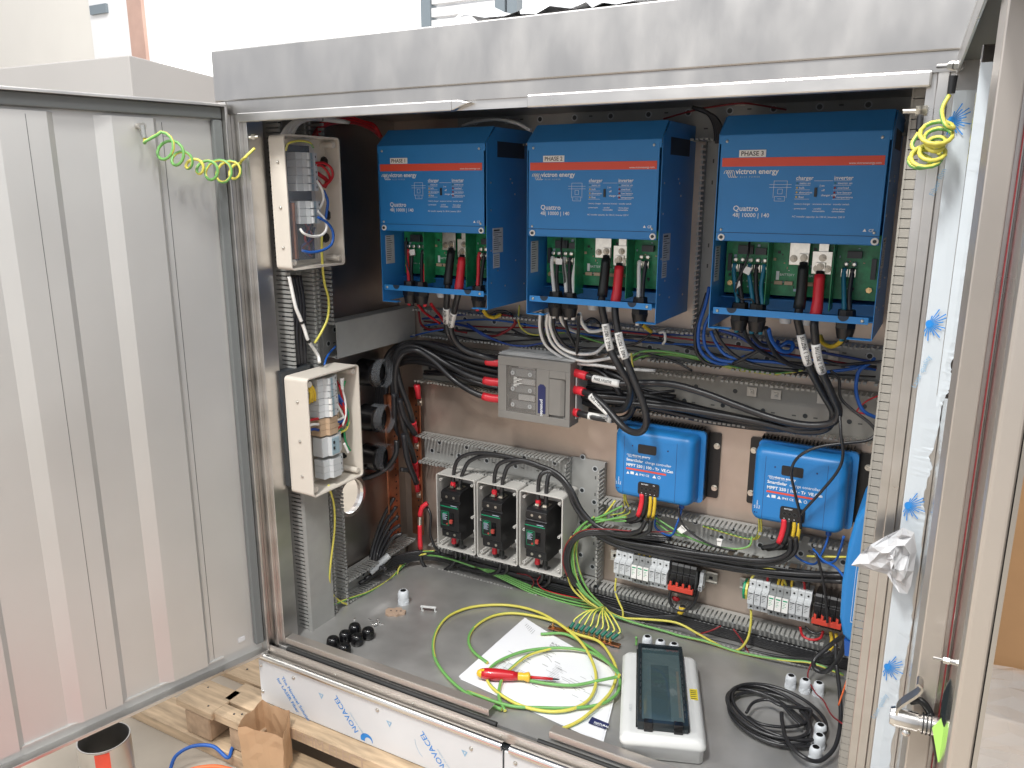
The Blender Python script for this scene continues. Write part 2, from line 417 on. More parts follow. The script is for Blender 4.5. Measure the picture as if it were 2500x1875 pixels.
# ------------------------------------------------------------------ left door
hx, hyy = .205, -.668; dvec = Vector((-.2371, -.9715, 0)); nin = Vector((.9715, -.2371, 0))
DL = Matrix(((dvec.x, nin.x, 0, hx), (dvec.y, nin.y, 0, hyy), (0, 0, 1, 0), (0, 0, 0, 1)))   # local x along the door, y towards its inner side
d = MB(DL)
zb, zt = .034, 1.478
prof = [(0.03, 0), (.150, 0), (.158, .0), (.168, .010), (.258, .010), (.292, .0), (.372, .0), (.386, .010), (.476, .010), (.508, 0), (.60, 0), (.612, .010), (.716, .010), (.748, 0), (.83, 0)]
for (x0, y0), (x1, y1) in zip(prof, prof[1:]):
    d.quad((x0, y0, .062), (x1, y1, .062), (x1, y1, 1.437), (x0, y0, 1.437))
d.box(0, .86, -.004, -.0005, zb, zt)
ld = d.build('left_door', 'door_steel', cab, fix=False)
d = MB(DL)
for k in range(3):
    pass
d.box(0, .86, -.0045, .030, zt-.006, zt); d.box(0, .86, .030, .032, zt-.0075, zt-.001)
d.box(0, .86, -.0045, .030, zb, zb+.006); d.box(0, .86, .030, .032, zb+.001, zb+.010)
d.box(0, .006, -.0045, .030, zb+.006, zt-.006); d.box(.0005, .006, .030, .032, zb+.001, zt-.001)
d.box(.854, .86, -.0045, .030, zb+.006, zt-.006); d.box(.854, .86, .030, .032, zb+.001, zt-.001)
d.build('door_lip', 'steel', ld, bevel=.0012)
d = MB(DL); d.box(.0065, .853, .0005, .016, zt-.034, zt-.0065); d.build('flange_shade', 'flange_shade', ld, bevel=.003)  # dark strip painting in the shade beneath the top flange
d = MB(DL); d.box(.0065, .030, .0005, .016, zb+.03, zt-.036); d.build('flange_shade', 'flange_shade', ld, bevel=.003)  # dark strip painting in the shade down the hinge side
d = MB(DL); d.box(.145, .1455, .0, .0012, .07, 1.43); d.box(.135, .145, .0, .0008, 1.40, 1.4005); d.box(.425, .4256, .010, .0108, .07, 1.43)
d.build('sheet_seam', 'component', ld)
d = MB(DL); d.box(0.12, .83, 0, .006, .062, .066); d.build('stiffener_end', 'door_steel', ld)
# stud with a rubber boot on the door
lpx = lambda s, h, z: DL @ Vector((s, h, z))
d = MB(DL); d.cyl((.205, .012, 1.418), (.205, .034, 1.416), .006, n=8); nut(d, (.205, .030, 1.416), (0, 1, 0), .009, .008); d.build('earth_stud', 'zinc', ld)
d = MB(DL); d.box(.055, .075, .0005, .002, .085, .098); d.build('torn_film', 'film_torn', ld)

# ------------------------------------------------------------------ right door
hx2, hy2 = 1.784, -.66; dv2 = Vector((.053, -.9986, 0)); ni2 = Vector((-.9986, -.053, 0))
DR = Matrix(((dv2.x, ni2.x, 0, hx2), (dv2.y, ni2.y, 0, hy2), (0, 0, 1, 0), (0, 0, 0, 1)))   # local x along the door, y out of its inner side
d = MB(DR); d.box(0, .862, -.003, 0, zb, zt); rd = d.build('right_door', 'mirror_steel', cab)
d = MB(DR); d.box(0, .026, .0002, .0385, zb, zt-.001); d.build('hinge_return', 'steel', rd, bevel=.001)
d = MB(DR); d.box(.385, .400, .0002, .0275, 1.05, zt-.045); d.build('stiffener', 'dark_mirror', rd, bevel=.001)
d = MB(DR); d.box(.56, .6405, .0064, .0257, zb+.012, zt-.012); d.build('stiffener', 'satin_steel', rd, bevel=.0015)
d = MB(DR); d.box(.57, .634, .0002, .0062, zb+.012, zt-.012); d.build('stiffener_foot', 'steel', rd)
d = MB(DR); d.box(.6342, .640, .0018, .0026, zb+.02, zt-.02); d.build('gasket_line', 'dull_red_cable', rd)
d = MB(DR); d.box(.842, .862, .0002, .0150, zb, zt); d.build('outer_return', 'satin_steel', rd, bevel=.003, seg=3)
d = MB(DR); d.box(.026, .842, .0002, .0385, zt-.006, zt); tp = d.build('top_return', 'steel', rd)
d = MB(DR); d.box(.028, .84, .0004, .033, zt-.012, zt-.0065); d.build('flange_shade', 'flange_shade', rd)  # dark strip for the shaded underside of the top return
d = MB(DR); d.box(.026, .842, .0355, .0385, zt-.030, zt-.0065); d.build('top_lip', 'steel', rd, bevel=.0008)
d = MB(DR); d.box(.026, .842, .0002, .0385, zb, zb+.006); d.build('bottom_return', 'steel', rd)
# printed protective film still stuck on the two inner faces, with torn edges
random.seed(5)
def film_face(s, h0, edge_, lab):
    d = MB(DR); ed = []
    for (z1, a1), (z2, a2) in zip(edge_, edge_[1:]):
        for k in range(5):
            t = k/5; ed.append((z1+(z2-z1)*t, a1+(a2-a1)*t+random.uniform(-.0012, .0012)*(0 if a1 == a2 == 0 else 1)))
    ed.append(edge_[-1]); n_ = len(ed)
    vs = []
    for z, a in ed: vs += [(s, h0, z), (s+.0004+random.uniform(0, .0005), h0*.55+a*.45, z), (s+random.uniform(0, .0012), a, z)]
    for o_ in (0,): pass
    vs2 = [(x+.0008, y, z) for x, y, z in vs]
    fs_ = []
    for k in range(n_-1):
        for q in range(2):
            a = k*3+q; fs_.append((a, a+1, a+4, a+3)); m_ = a+3*n_; fs_.append((m_, m_+3, m_+4, m_+1))
        fs_.append((k*3+2, k*3+2+3*n_, k*3+5+3*n_, k*3+5))
    d.add(vs+vs2, fs_); return d.build('protective_film', 'film', rd, fix=False)
fl = film_face(.0268, .0380, [(1.425, .0005), (1.0, .0005), (.93, .0005), (.885, .004), (.865, .009), (.85, .003), (.83, .006), (.79, .010), (.77, .003), (.74, .005), (.68, .002), (.62, .006), (.56, .002), (.50, .005), (.45, .009), (.40, .004), (.33, .009), (.26, .006), (.2, .010), (.12, .006), (.06, .008)], '')
fl2 = film_face(.4008, .0275, [(1.415, .004), (1.36, .003), (1.33, .005), (1.31, .008), (1.29, .010), (1.2, .010), (1.15, .012), (1.12, .011), (1.10, .016), (1.085, .0175), (1.07, .012), (1.055, .0185), (1.04, .0225)], '')
d = MB(DR); pf_ = [(.0270, .014+.010*math.sin(k*2.1), .90-k*.022+.006*math.cos(k*3)) for k in range(9)]
# sun burst marks
for u, v in ((2322, 295), (2268, 790), (2216, 1232), (2166, 1625)):
    q = P(u, v, 'y', hy2-.0288); x0, z0 = q.x, q.z; d = MB(); yy = hy2-.0325
    for k in range(16):
        a = R(-112+k*12.5); L = .0135+.0065*((k*7) % 3) + (.014 if k == 12 else 0)
        ca, sa = math.cos(a), math.sin(a); wd = .0009
        d.add([(x0+ca*.002-sa*wd*.5, yy, z0+sa*.002+ca*wd*.5), (x0+ca*L-sa*wd, yy, z0+sa*L+ca*wd), (x0+ca*L+sa*wd, yy, z0+sa*L-ca*wd), (x0+ca*.002+sa*wd*.5, yy, z0+sa*.002-ca*wd*.5)], [(0, 1, 2, 3)])
    d.add([(x0+.0048*math.cos(2*PI*k/12), yy-.0002, z0+.0062*math.sin(2*PI*k/12)) for k in range(12)], [tuple(range(12))])
    d.build('burst_print', 'film_print', fl, fix=False)
d = MB(); yy = hy2-.0325
for (u, v, s_) in ((2252, 950, 'Laser quality'), (2200, 1380, 'Fiber film'), (2150, 1760, 'Laser quality'), (2298, 480, 'Fiber film')):
    q = P(u, v, 'y', yy); d.text(s_, .011, (q.x-.010, yy, q.z), (.30, 0, .95), (-.95, 0, .30), 1)
d.build('film_lettering', ['film_print', 'film_faint'], fl, fix=False)
d = MB(); yy = hy2-.4045
for (u, v, s_) in ((2432, 440, 'Dura & Co.'),):
    q = P(u, v, 'y', yy); d.text(s_, .026, (q.x, yy, q.z), (.15, 0, .98), (-.98, 0, .15), 0, 'LEFT', .01)
d.build('film_lettering', ['film_print', 'film_faint'], fl2, fix=False)
# lever latch
lv = MB()
def rp(u, v, dist):   # a point dist in front of the right door's inner face
    dd = FWD+RGT*((u-1250)/FOC)-UPV*((v-937.5)/FOC); pt = Vector((hx2, hy2, 0))+ni2*dist; t = (pt-CAM).dot(ni2)/dd.dot(ni2); return CAM+dd*t
a = P(2290, 1775, 'y', -1.315)+ni2*.034; sh = -ni2*.033
lv.cyl(a-sh*.10, a+sh*.50, .0095, n=20); lv.cyl(a+sh*.50, a+sh*.58, .0078, n=20); lv.cyl(a+sh*.58, a+sh*1.05, .0092, n=20); lv.cyl(a-sh*.22, a-sh*.10, .0080, .0095, n=20)
lat = thing('door_latch', 'chrome lever latch on the inner side of the right door', 'latch', tuple(a))
lv.build('latch_shaft', 'bright_steel', lat)
lv = MB()
for f in (.62, .72, .82):
    lv = MB(); lv.ring(a+sh*f, sh, .0091, .0100, .0012, 20); lv.build('shaft_ring', 'gasket', lat)
pts = crom([a+Vector((-.001, 0, -.004)), a+Vector((-.001, 0, .012)), a+Vector((.0135, .0, .032)), a+Vector((.0165, 0, .040)), a+Vector((.0120, 0, .044))], 5)
lv = MB(); wy = Vector((0, .0075, 0)); 
for p0, p1 in zip(pts, pts[1:]):
    tn = (p1-p0).normalized(); th = Vector((-tn.z, 0, tn.x))*.0011
    lv.hexa([p0-wy-th, p0+wy-th, p0+wy+th, p0-wy+th], [p1-wy-th, p1+wy-th, p1+wy+th, p1-wy+th])
lv.build('lever_plate', 'zinc', lat)
lv = MB(); lv.ball(tuple(a+Vector((.008, -.002, -.0125))), .0042); lv.build('lever_bolt', 'bright_steel', lat)
ty = a.y-.012
q = [P(u, v, 'y', ty) for u, v in ((2276, 1778), (2316, 1735), (2313, 1825), (2290, 1862))]
mb = MB(); o = mb.hexa(q, [v+Vector((.0, .001, 0)) for v in q]).build('paper_tag', 'lime_tag'); tag(o, 'lime green paper tag hanging at the latch of the right door', 'tag')
mb = MB(); mb.tube(crom([P(u, v, 'y', ty+.02) for u, v in ((2222, 1712), (2250, 1712), (2272, 1745), (2282, 1790), (2296, 1880))], 6), .0036, 8)
o = mb.build('rubber_strap', 'black_plastic'); tag(o, 'black rubber strap looped behind the green tag on the right door', 'strap')
mb = MB(); a_b = P(2345, 1620, 'y', -1.33)+ni2*.022; db = -ni2*.018; mb.cyl(a_b, a_b+db*.6, .0015, n=10); nut(mb, a_b+db*.45, db, .0034, .005); mb.cyl(a_b+db*.75, a_b+db, .0028, n=10)
o = mb.build('door_bolt', 'bright_steel'); tag(o, 'threaded bolt with nut on the right door above the lever latch', 'bolt')
q = P(2335, 1700, 'y', -1.33); mb = MB(); mb.loft([[(q.x+.011*math.cos(2*PI*k/20), -1.33+o_, q.z-.01+.030*math.sin(2*PI*k/20)) for k in range(20)] for o_ in (0, .004)]); mb.build('dark_oval', 'frame_smoke', rd)  # flat dark oval near the latch
# crumpled corner of film peeling off the door
mb = MB(); random.seed(11)
ring_ = [(2215, 1275), (2290, 1330), (2235, 1390), (2222, 1440), (2200, 1452), (2180, 1428), (2170, 1400), (2128, 1390), (2075, 1378), (2080, 1370), (2120, 1330), (2160, 1305)]
ring_ = [(2205, 1288), (2232, 1300), (2238, 1345), (2230, 1395), (2224, 1430), (2215, 1450), (2196, 1448), (2180, 1425), (2165, 1402), (2128, 1392), (2078, 1380), (2100, 1352), (2125, 1330), (2165, 1308)]
fy = -.72
pts = [P(u, v, 'y', fy+random.uniform(-.01, .01)) for u, v in ring_]; cen = P(2180, 1365, 'y', fy-.02); n = len(pts); lays = [pts]
for q_ in (.2, .4, .6, .8): lays.append([p.lerp(cen, q_)+Vector((random.uniform(-.003, .003), random.uniform(-.011, .011), random.uniform(-.003, .003))) for p in pts])
fl_f = []
for L_ in range(4): fl_f += [(L_*n+k, L_*n+(k+1) % n, (L_+1)*n+(k+1) % n, (L_+1)*n+k) for k in range(n)]
fl_f += [(4*n+k, 4*n+(k+1) % n, 5*n) for k in range(n)]
mb.add([v for l in lays for v in l]+[cen], fl_f)
o = mb.build('peeled_film', 'film_torn', fix=False); tag(o, 'crumpled silver flap of protective film peeling off the right door', 'film')
# ================================================================== WIRING TRUNKS
def trunk(name, label, M, L, H, D=.056, pitch=.0125, drop=0, rows=(0, 1), parts=False, base=True, m='trunk_grey', seed=1, lid=None, skip=(), fwf=.62, hook=.0045):
    """local: along x 0..L, height z 0..H, depth towards -y"""
    rnd = random.Random(seed)
    t = thing(name, label, 'cable trunking', tuple(M @ Vector((0, 0, 0))))
    if base:
        b = MB(M); b.box(0, L, -.0045, -.003, 0, H)
        for z0, z1 in ((0, .0016), (H-.0016, H)): b.box(0, L, -.018, -.0045, z0, z1)
        bo = b.build('base', m, t, fix=False)
        hm = None; k = 0; x = .03
        while x < L-.02:
            for zz, o in ((.32, 0), (.68, .03)):
                if H > .07:
                    q = M @ Vector((x+o, -.0046, H*zz)); nrm = (M.to_3x3() @ Vector((0, -1, 0)))
                    if hm is None:
                        h = MB(); nv = nrm.normalized(); h.ring((0, 0, 0), nv, .0062, .0092, .0008, 14, 0); h.cyl((0, 0, 0), nv*.0004, .0062, n=14, mi=1, smooth=False)
                        hm = h.build('mounting_hole', ['sticker_grey' if m == 'trunk_grey' else m, 'component'], bo, origin=(0, 0, 0)); hm.location = q-Vector(t['_o'])
                    else:
                        c = hm.copy(); COL.objects.link(c); c.parent = bo; c.location = q-Vector(t['_o'])
            k += 1; x += .105
        sl = MB(M); x = .05
        while x < L-.02:
            for zz in ((.3, .7) if int(x*1000) % 2 else (.3,)):
                sl.box(x, x+.010, -.0049, -.0045, H*zz-.0018, H*zz+.0018, 0)
            x += .0525
        s_o = sl.build('slot', 'slot_dark', bo, fix=False); s_o['kind'] = 'stuff'
    n = int(L/pitch)
    fw = pitch*fwf
    for r in rows:
        z = 0 if r == 0 else H-.0016; sg = 1 if r == 0 else -1
        if parts:
            f0 = None
            for k in range(n):
                x = k*pitch+pitch*(1-fwf)/2
                if f0 is None:
                    f = MB(M); f.box(x, x+fw, -D, -.018 if base else -.002, z, z+.0016); f.box(x, x+fw, -D-.001, -D+hook, z, z+sg*.0055+.0016*(sg < 0)); f0 = f.build('finger', m, t, bevel=0); x00 = x
                else:
                    c = f0.copy(); COL.objects.link(c); c.parent = t; c.location = M.to_3x3() @ Vector((x-x00, 0, 0))
                    c.rotation_euler = (0, 0, rnd.uniform(-.02, .02)) if False else (0, 0, 0)
        else:
            f = MB(M); k = 0
            while k < n:
                x = k*pitch+pitch*.19; k += 1
                if rnd.random() < drop or any(a <= x/L <= b for a, b in skip): continue
                dz = rnd.uniform(-.0012, .0012)
                f.hexa([(x, -.018, z), (x+fw, -.018, z), (x+fw, -.018, z+.0016), (x, -.018, z+.0016)], [(x, -D, z+dz), (x+fw, -D, z+dz), (x+fw, -D, z+.0016+dz), (x, -D, z+.0016+dz)])
                f.box(x, x+fw, -D-.001, -D+.0045, z+dz, z+dz+sg*.0055+.0016*(sg < 0))
            fo = f.build('finger_row', m, t, fix=False); fo['kind'] = 'stuff'
    if lid:
        b = MB(M); b.box(lid[0], lid[1], -D-.004, -D-.0015, -.001, H+.001); b.box(lid[0], lid[1], -D-.002, -D+.008, -.0022, -.0004); b.box(lid[0], lid[1], -D-.002, -D+.008, H+.0004, H+.0022)
        b.build('lid', m, t)
    return t
B = lambda x, z: T(x, -.002, z)
BV = lambda x, z: T(x, -.002, z) @ Ry(-90)        # vertical on the back panel: along +z, height towards -x
trunk('wiring_trunk', 'dark slotted trunking along the top of the back panel under the roof', B(.45, 1.40), 1.26, .105, seed=1)
trunk('wiring_trunk', 'slotted trunking directly below the three blue inverters, full of white and blue wires', B(.30, .832), 1.43, .088, drop=.06, seed=2)
trunk('wiring_trunk', 'slotted trunking behind the thick black cables, with three white cable tie mounts', B(.30, .684), 1.43, .120, drop=.03, seed=3, m='trunk_beige')
trunk('wiring_trunk', 'slotted trunking above the three circuit breaker boxes', B(.30, .413), .53, .092, drop=.0, seed=4)
trunk('wiring_trunk', 'slotted trunking directly below the two large solar charge controllers', B(.95, .32), .75, .083, drop=.05, seed=5)
trunk('wiring_trunk', 'lowest slotted trunking, running along the cabinet floor at the back', B(.34, .046), 1.36, .085, drop=.03, seed=6, skip=((.24, .27),))
trunk('wiring_trunk', 'upright slotted trunking right of the circuit breaker boxes', BV(.948, .135), .372, .112, seed=7)
trunk('wiring_trunk', 'upright slotted trunking between the second and third blue inverters', BV(1.255, .93), .47, .062, seed=8)
trunk('wiring_trunk', 'upright slotted trunking behind the first and second blue inverters', BV(.80, .93), .47, .062, seed=9)
LW = lambda y, z: T(.214, y, z) @ Rz(90)
LV = lambda y, z: T(.214, y, z) @ Rz(90) @ Ry(-90)
trunk('wiring_trunk', 'upright slotted trunking nearest the left door jamb, its lower half covered by a grey lid', LV(-.462, .05), 1.42, .092, D=.064, pitch=.0118, parts=True, fwf=.68, hook=.002, seed=10, lid=(0, .50))
trunk('wiring_trunk', 'narrow upright slotted trunking on the left wall holding a green and yellow wire', LV(-.388, .05), 1.42, .058, D=.060, pitch=.0118, seed=11, skip=((.53, .6),))
trunk('wiring_trunk', 'short horizontal trunking with closed grey lid on the left wall', LW(-.384, .818), .375, .100, D=.060, seed=12, lid=(0, .375))
trunk('wiring_trunk', 'slotted trunking along the left wall at floor level in front of black cables', LW(-.384, .052), .36, .075, D=.060, seed=13, skip=((.42, .56),))
# right-hand upright trunk: single fingers seen large
RT = T(1.763, -.602, .06) @ Rz(-90) @ Ry(-90) @ T(0, 0, 0)
trunk('wiring_trunk', 'upright beige slotted trunking beside the right door jamb', T(1.762, -.607, .06) @ Rz(-90) @ Ry(-90), 1.38, .060, D=.072, pitch=.0155, parts=True, m='trunk_beige', seed=14, fwf=.90, hook=.001)
b = MB(); b.box(1.6865, 1.689, -.607, -.545, .36, 1.445); o = b.build('trunk_lid', 'trunk_beige'); tag(o, 'long beige lid closing the upper part of the right upright trunking', 'lid')

# cable tie mounts
tm = None
for k, (u, v) in enumerate([(1836, 956), (1895, 963), (2008, 974), (1955, 856), (2035, 868), (1808, 245), (1558, 834)]):
    p = P(u, v, 'y', -.008)
    if tm is None:
        b = MB(); b.box(-.0125, .0125, -.003, 0, -.0125, .0125); b.box(-.005, .005, -.006, -.003, -.006, .006)
        tm = b.build('tie_mount', 'cream', None, origin=(0, 0, 0), bevel=.0008); screw(b, (0, 0, 0)); 
        s_ = MB(); screw(s_, (0, -.006, 0), r=.003); so = s_.build('screw', 'zinc', tm); o = tm
    else: o = copy_tree(tm)
    o.location = p
    tag(o, ['left of the three white tie mounts in the trunking right of the thick cables', 'middle one of the three white tie mounts in the trunking', 'right one of the three tie mounts, half hidden by thick cables', 'white tie mount below the third inverter, left of its two thick cables', 'white tie mount below the third inverter, right of its thick cables', 'white tie mount at the cabinet top above the third inverter', 'white tie mount under the second inverter among wires'][k], 'tie mount')

# ================================================================== INVERTERS
def inverter(label):
    t = thing('inverter', label, 'inverter', (0, 0, 0)); Wd, H, D = .35, .47, .257
    b = MB()
    b.box(0, .0015, -.255, 0, 0, .43); b.box(Wd-.0015, Wd, -.255, 0, 0, .43)
    for x0, x1 in ((0, .0015), (Wd-.0015, Wd)): b.prism([(-.255, .43), (0, .43), (0, .47), (-.205, .47)], x0, x1, 'x')
    b.box(.0015, Wd-.0015, -.004, 0, 0, .47); b.box(.0015, Wd-.0015, -.205, -.004, .468, .47)
    b.box(.0015, Wd-.0015, -.16, -.004, .062, .0635)
    b.box(.002, .05, -.256, -.235, 0, .0015); b.box(Wd-.05, Wd-.002, -.256, -.235, 0, .0015)
    b.build('casing', 'blue_paint', t, fix=False)
    b = MB(); b.box(.006, Wd-.006, -.259, -.256, .2015, .428)
    b.hexa([(.002, -.259, .428), (Wd-.002, -.259, .428), (Wd-.002, -.256, .428), (.002, -.256, .428)], [(.004, -.208, .4722), (Wd-.004, -.208, .4722), (Wd-.004, -.205, .4722), (.004, -.205, .4722)])
    b.box(.002, Wd-.002, -.2585, -.2562, .409, .428)
    b.box(.006, Wd-.006, -.256, -.235, .2000, .2015)
    cv = b.build('front_cover', 'blue_paint', t, bevel=.0012)
    b = MB(); b.box(.006, Wd-.006, -.2597, -.259, .2185, .2194); b.build('cover_seam', 'vent_dark', cv)
    b = MB(); b.box(.011, Wd-.011, -.2598, -.259, .3610, .3795); b.build('red_stripe', 'stripe_red', cv)
    # printing
    b = MB(); Y = -.26; X_ = (1, 0, 0); Z_ = (0, 0, 1); tx = lambda s, z, x, zz, mi=0, al='LEFT', bd=.01: b.text(s, z, (x, Y, zz), X_, Z_, mi, al, bd)
    tx('www.victronenergy.com', .0062, .272, .3635, 0, 'LEFT', .004)
    tx('victron energy', .0155, .042, .3455, 0, 'LEFT', .022); tx('B L U E   P O W E R', .0050, .052, .3375, 1)
    for k in range(4):     # wave mark
        x = .0165+k*.0048
        b.tube([(x, Y+.0002, .346), (x+.002, Y+.0002, .352), (x+.005, Y+.0002, .3535), (x+.008, Y+.0002, .350), (x+.009, Y+.0002, .343), (x+.012, Y+.0002, .338), (x+.016, Y+.0002, .340)], .0009, 4)
    tx('Quattro', .0165, .041, .2665, 0, 'LEFT', .01); tx('48| 10000 | 140', .0125, .041, .2535, 0, 'LEFT', .008)
    tx('charger', .0115, .170, .3325, 0, 'LEFT', .015); tx('inverter', .0115, .246, .3325, 0, 'LEFT', .015)
    for k, (a, c) in enumerate(zip(['mains on', 'bulk', 'absorption', 'float'], ['inverter on', 'overload', 'low battery', 'temperature'])):
        z = .3235-k*.0095; tx(a, .0062, .178, z, 0, 'LEFT', .004); tx(c, .0062, .254, z, 0, 'LEFT', .004)
        for x0, x1 in ((.170, .200), (.246, .280)): b.box(x0, x1, Y, Y+.0003, z-.0025, z-.0019)
    for x0, x1 in ((.170, .200), (.207, .244), (.246, .280)): b.box(x0, x1, Y, Y+.0003, .3300, .3306)
    tx('| on', .006, .219, .3185); tx('off', .006, .223, .309); tx('charger only', .006, .223, .299)
    for x, s in ((.168, 'battery charger'), (.205, 'sinewave inverter'), (.246, 'transfer switch')): tx('· '+s, .0052, x, .281, 0, 'LEFT', .003)
    for x, s in ((.168, 'powerassist'), (.208, 'parallel'), (.246, 'three phase')): tx('· '+s, .0052, x, .2715, 0, 'LEFT', .003)
    tx('connectable', .0052, .208, .2665); tx('connectable', .0052, .247, .2665)
    tx('AC transfer capacity: 2x 100 A | inverter 230 V', .0055, .168, .2545, 0, 'LEFT', .004)
    tx('CE', .0085, .322, .2275, 0, 'LEFT', .01)
    b.add([(.311, Y, .228), (.318, Y, .228), (.3145, Y, .234)], [(0, 1, 2)])
    # small circuit diagram
    for (x0, x1, z0, z1) in ((.125, .153, .330, .3306), (.125, .1256, .295, .330), (.1524, .153, .295, .330), (.116, .162, .3225, .3231), (.116, .162, .3165, .3171), (.128, .150, .2975, .2981), (.128, .150, .2880, .2886), (.128, .1286, .288, .298), (.1494, .15, .288, .298), (.134, .144, .303, .3036), (.134, .144, .313, .3136), (.134, .1346, .303, .3136), (.1434, .144, .303, .3136), (.135, .143, .2925, .2931)): b.box(x0, x1, Y, Y+.0003, z0, z1)
    b.build('printed_lettering', ['print_white', 'print_grey'], cv, fix=False)
    b = MB(); b.box(.209, .2145, -.262, -.259, .2975, .3165); b.build('rocker_switch', 'black_plastic', cv, bevel=.0006)
    for k in range(4):
        b = MB(); b.cyl((.249, -.2602, .3255-k*.0095), (.249, -.259, .3255-k*.0095), .0024, n=8); b.build('indicator_lamp', 'teal_shrink' if k == 0 else 'dull_red_cable', cv)
        b = MB(); b.cyl((.1735, -.2602, .3255-k*.0095), (.1735, -.259, .3255-k*.0095), .0019, n=8); b.build('indicator_lamp', 'teal_shrink' if k == 0 else 'yellow_sleeve', cv)
    for x, z in ((.019, .4145), (Wd-.02, .4145), (.017, .225), (Wd-.017, .226)):
        b = MB(); screw(b, (x, -.259, z), r=.0034); b.build('screw', 'zinc', t)
    for x, z in ((.019, .2085), (Wd-.014, .2085)):
        b = MB(); b.cyl((x, -.2595, z), (x, -.262, z), .0075, n=18); wo = b.build('washer', 'label_white', t)
        b = MB(); b.cyl((x, -.262, z), (x, -.2645, z), .0038, n=10); b.cyl((x, -.2645, z), (x, -.2647, z), .002, n=6); b.build('screw', 'component', wo)
    # open terminal bay
    b = MB(); b.box(.010, Wd-.010, -.258, -.2565, .0345, .0495)
    bar = b.build('cross_bar', 'blue_paint', t, bevel=.0005)
    for x in (.052, Wd-.060):
        b = MB(); b.prism([(x+.0115*math.cos(R(a)), .0497+.0115*math.sin(R(a))) for a in range(180, 361, 20)], -.2586, -.2583, 'y'); b.build('notch', 'vent_dark', bar)
    for x in (.020, Wd-.022):
        b = MB(); screw(b, (x, -.258, .042), r=.0042); b.build('screw', 'zinc', t)
    b = MB(); b.box(.0015, Wd-.0015, -.235, -.155, .036, .0375); b.build('gland_plate', 'blue_paint', t)
    b = MB(); b.box(.006, Wd-.006, -.151, -.149, .072, .215); pcb = b.build('terminal_board', 'pcb', t)
    b = MB(); rnd = random.Random(4)
    for k in range(46):
        x = rnd.uniform(.012, Wd-.03); z = rnd.uniform(.08, .19); w_, h_ = rnd.choice([(.004, .002), (.002, .005), (.006, .006), (.003, .003)])
        b.box(x, x+w_, -.1535, -.151, z, z+h_, rnd.choice([0, 0, 1, 2]))
    for x0, x1, z0, z1 in ((.035, .07, .165, .185), (.075, .10, .165, .180), (.013, .021, .125, .165), (Wd-.075, Wd-.045, .165, .18), (Wd-.024, Wd-.014, .12, .165)): b.box(x0, x1, -.162, -.151, z0, z1, 0)
    for x0 in (.122, .145, .19, .215): b.box(x0, x0+.018, -.158, -.151, .098, .106, 2)
    b.build('components', ['component', 'print_grey', 'terminal_beige'], pcb)['kind'] = 'stuff'
    b = MB(); b.text('BATTERY', .008, (.132, -.1515, .118), X_, Z_); b.text('BATTERY', .008, (.196, -.1515, .118), X_, Z_); b.text('+', .012, (.230, -.1515, .126), X_, Z_, 0, 'LEFT', .01); b.text('-', .012, (.150, -.1515, .128), X_, Z_)
    b.text('AC-IN-1   AC-IN-2', .006, (.03, -.1515, .10), X_, Z_)
    b.box(.124, .131, -.1517, -.151, .108, .128); b.build('board_lettering', 'print_white', pcb, fix=False)
    for x in (.112, .2515):
        b = MB(); b.box(x, x+.0016, -.205, -.151, .050, .205); b.build('divider_board', 'pcb', t)
    for x, n in ((.031, 2), (.066, 3), (.275, 2)):
        for k in range(n):
            xx = x+k*.0165
            b = MB(); b.cyl((xx, -.151, .152), (xx, -.165, .152), .0052, n=12); b.cyl((xx, -.165, .152), (xx, -.166, .152), .0052, .003, n=12); b.build('terminal_screw', 'tinned', pcb)
    for x in (.020, Wd-.024):
        b = MB(); b.cyl((x, -.151, .096), (x, -.160, .096), .0065, n=6, smooth=False); b.cyl((x, -.16, .096), (x, -.166, .096), .003, n=10); b.build('earth_stud', 'brass', pcb)
    # bus plates
    for (x0, x1, z0, z1, nn) in ((.154, .197, .146, .205, 2), (.204, .246, .128, .178, 3)):
        b = MB(); b.box(x0, x1, -.172, -.168, z0, z1); bp = b.build('bus_plate', 'tinned', pcb, bevel=.0006)
        for q in ([(x0+.010, z0+.014), (x0+.031, z0+.014)] if nn == 2 else [(x0+.022, z0+.036), (x0+.012, z0+.012), (x0+.034, z0+.012)]):
            b = MB(); b.cyl((q[0], -.172, q[1]), (q[0], -.1732, q[1]), .0085, n=14); nut(b, (q[0], -.1732, q[1]), (0, -1, 0), .0064, .005); b.cyl((q[0], -.178, q[1]), (q[0], -.182, q[1]), .0035, n=10); b.build('stud', 'stud', bp)
    b = MB(); b.box(.216, .236, -.168, -.16, .178, .20); b.build('fuse_link', 'tinned', pcb)
    # side stickers and vents
    b = MB(); b.box(Wd, Wd+.0006, -.226, -.172, .148, .213); sk = b.build('rating_sticker', 'sticker_grey', t)
    b = MB(); b.box(Wd+.0006, Wd+.0009, -.222, -.19, .205, .209)
    for k in range(9): b.box(Wd+.0006, Wd+.0009, -.222, -.222+random.Random(k).uniform(.02, .045), .200-k*.0055, .2015-k*.0055)
    b.build('sticker_print', 'print_black', sk, fix=False)
    b = MB(); b.box(Wd, Wd+.0006, -.224, -.190, .108, .146); sk = b.build('warning_sticker', 'sticker_grey', t)
    b = MB()
    for k in range(6): b.box(Wd+.0006, Wd+.0009, -.221, -.195, .139-k*.0052, .1402-k*.0052)
    b.build('sticker_print', 'print_black', sk, fix=False)
    b = MB(); b.box(.0015, .0021, -.235, -.195, .105, .185); sk = b.build('inside_sticker', 'sticker_grey', t)
    b = MB()
    for k in range(12): b.box(.0021, .0024, -.231, -.231+random.Random(k+3).uniform(.015, .030), .181-k*.006, .1825-k*.006)
    b.build('sticker_print', 'print_black', sk, fix=False)
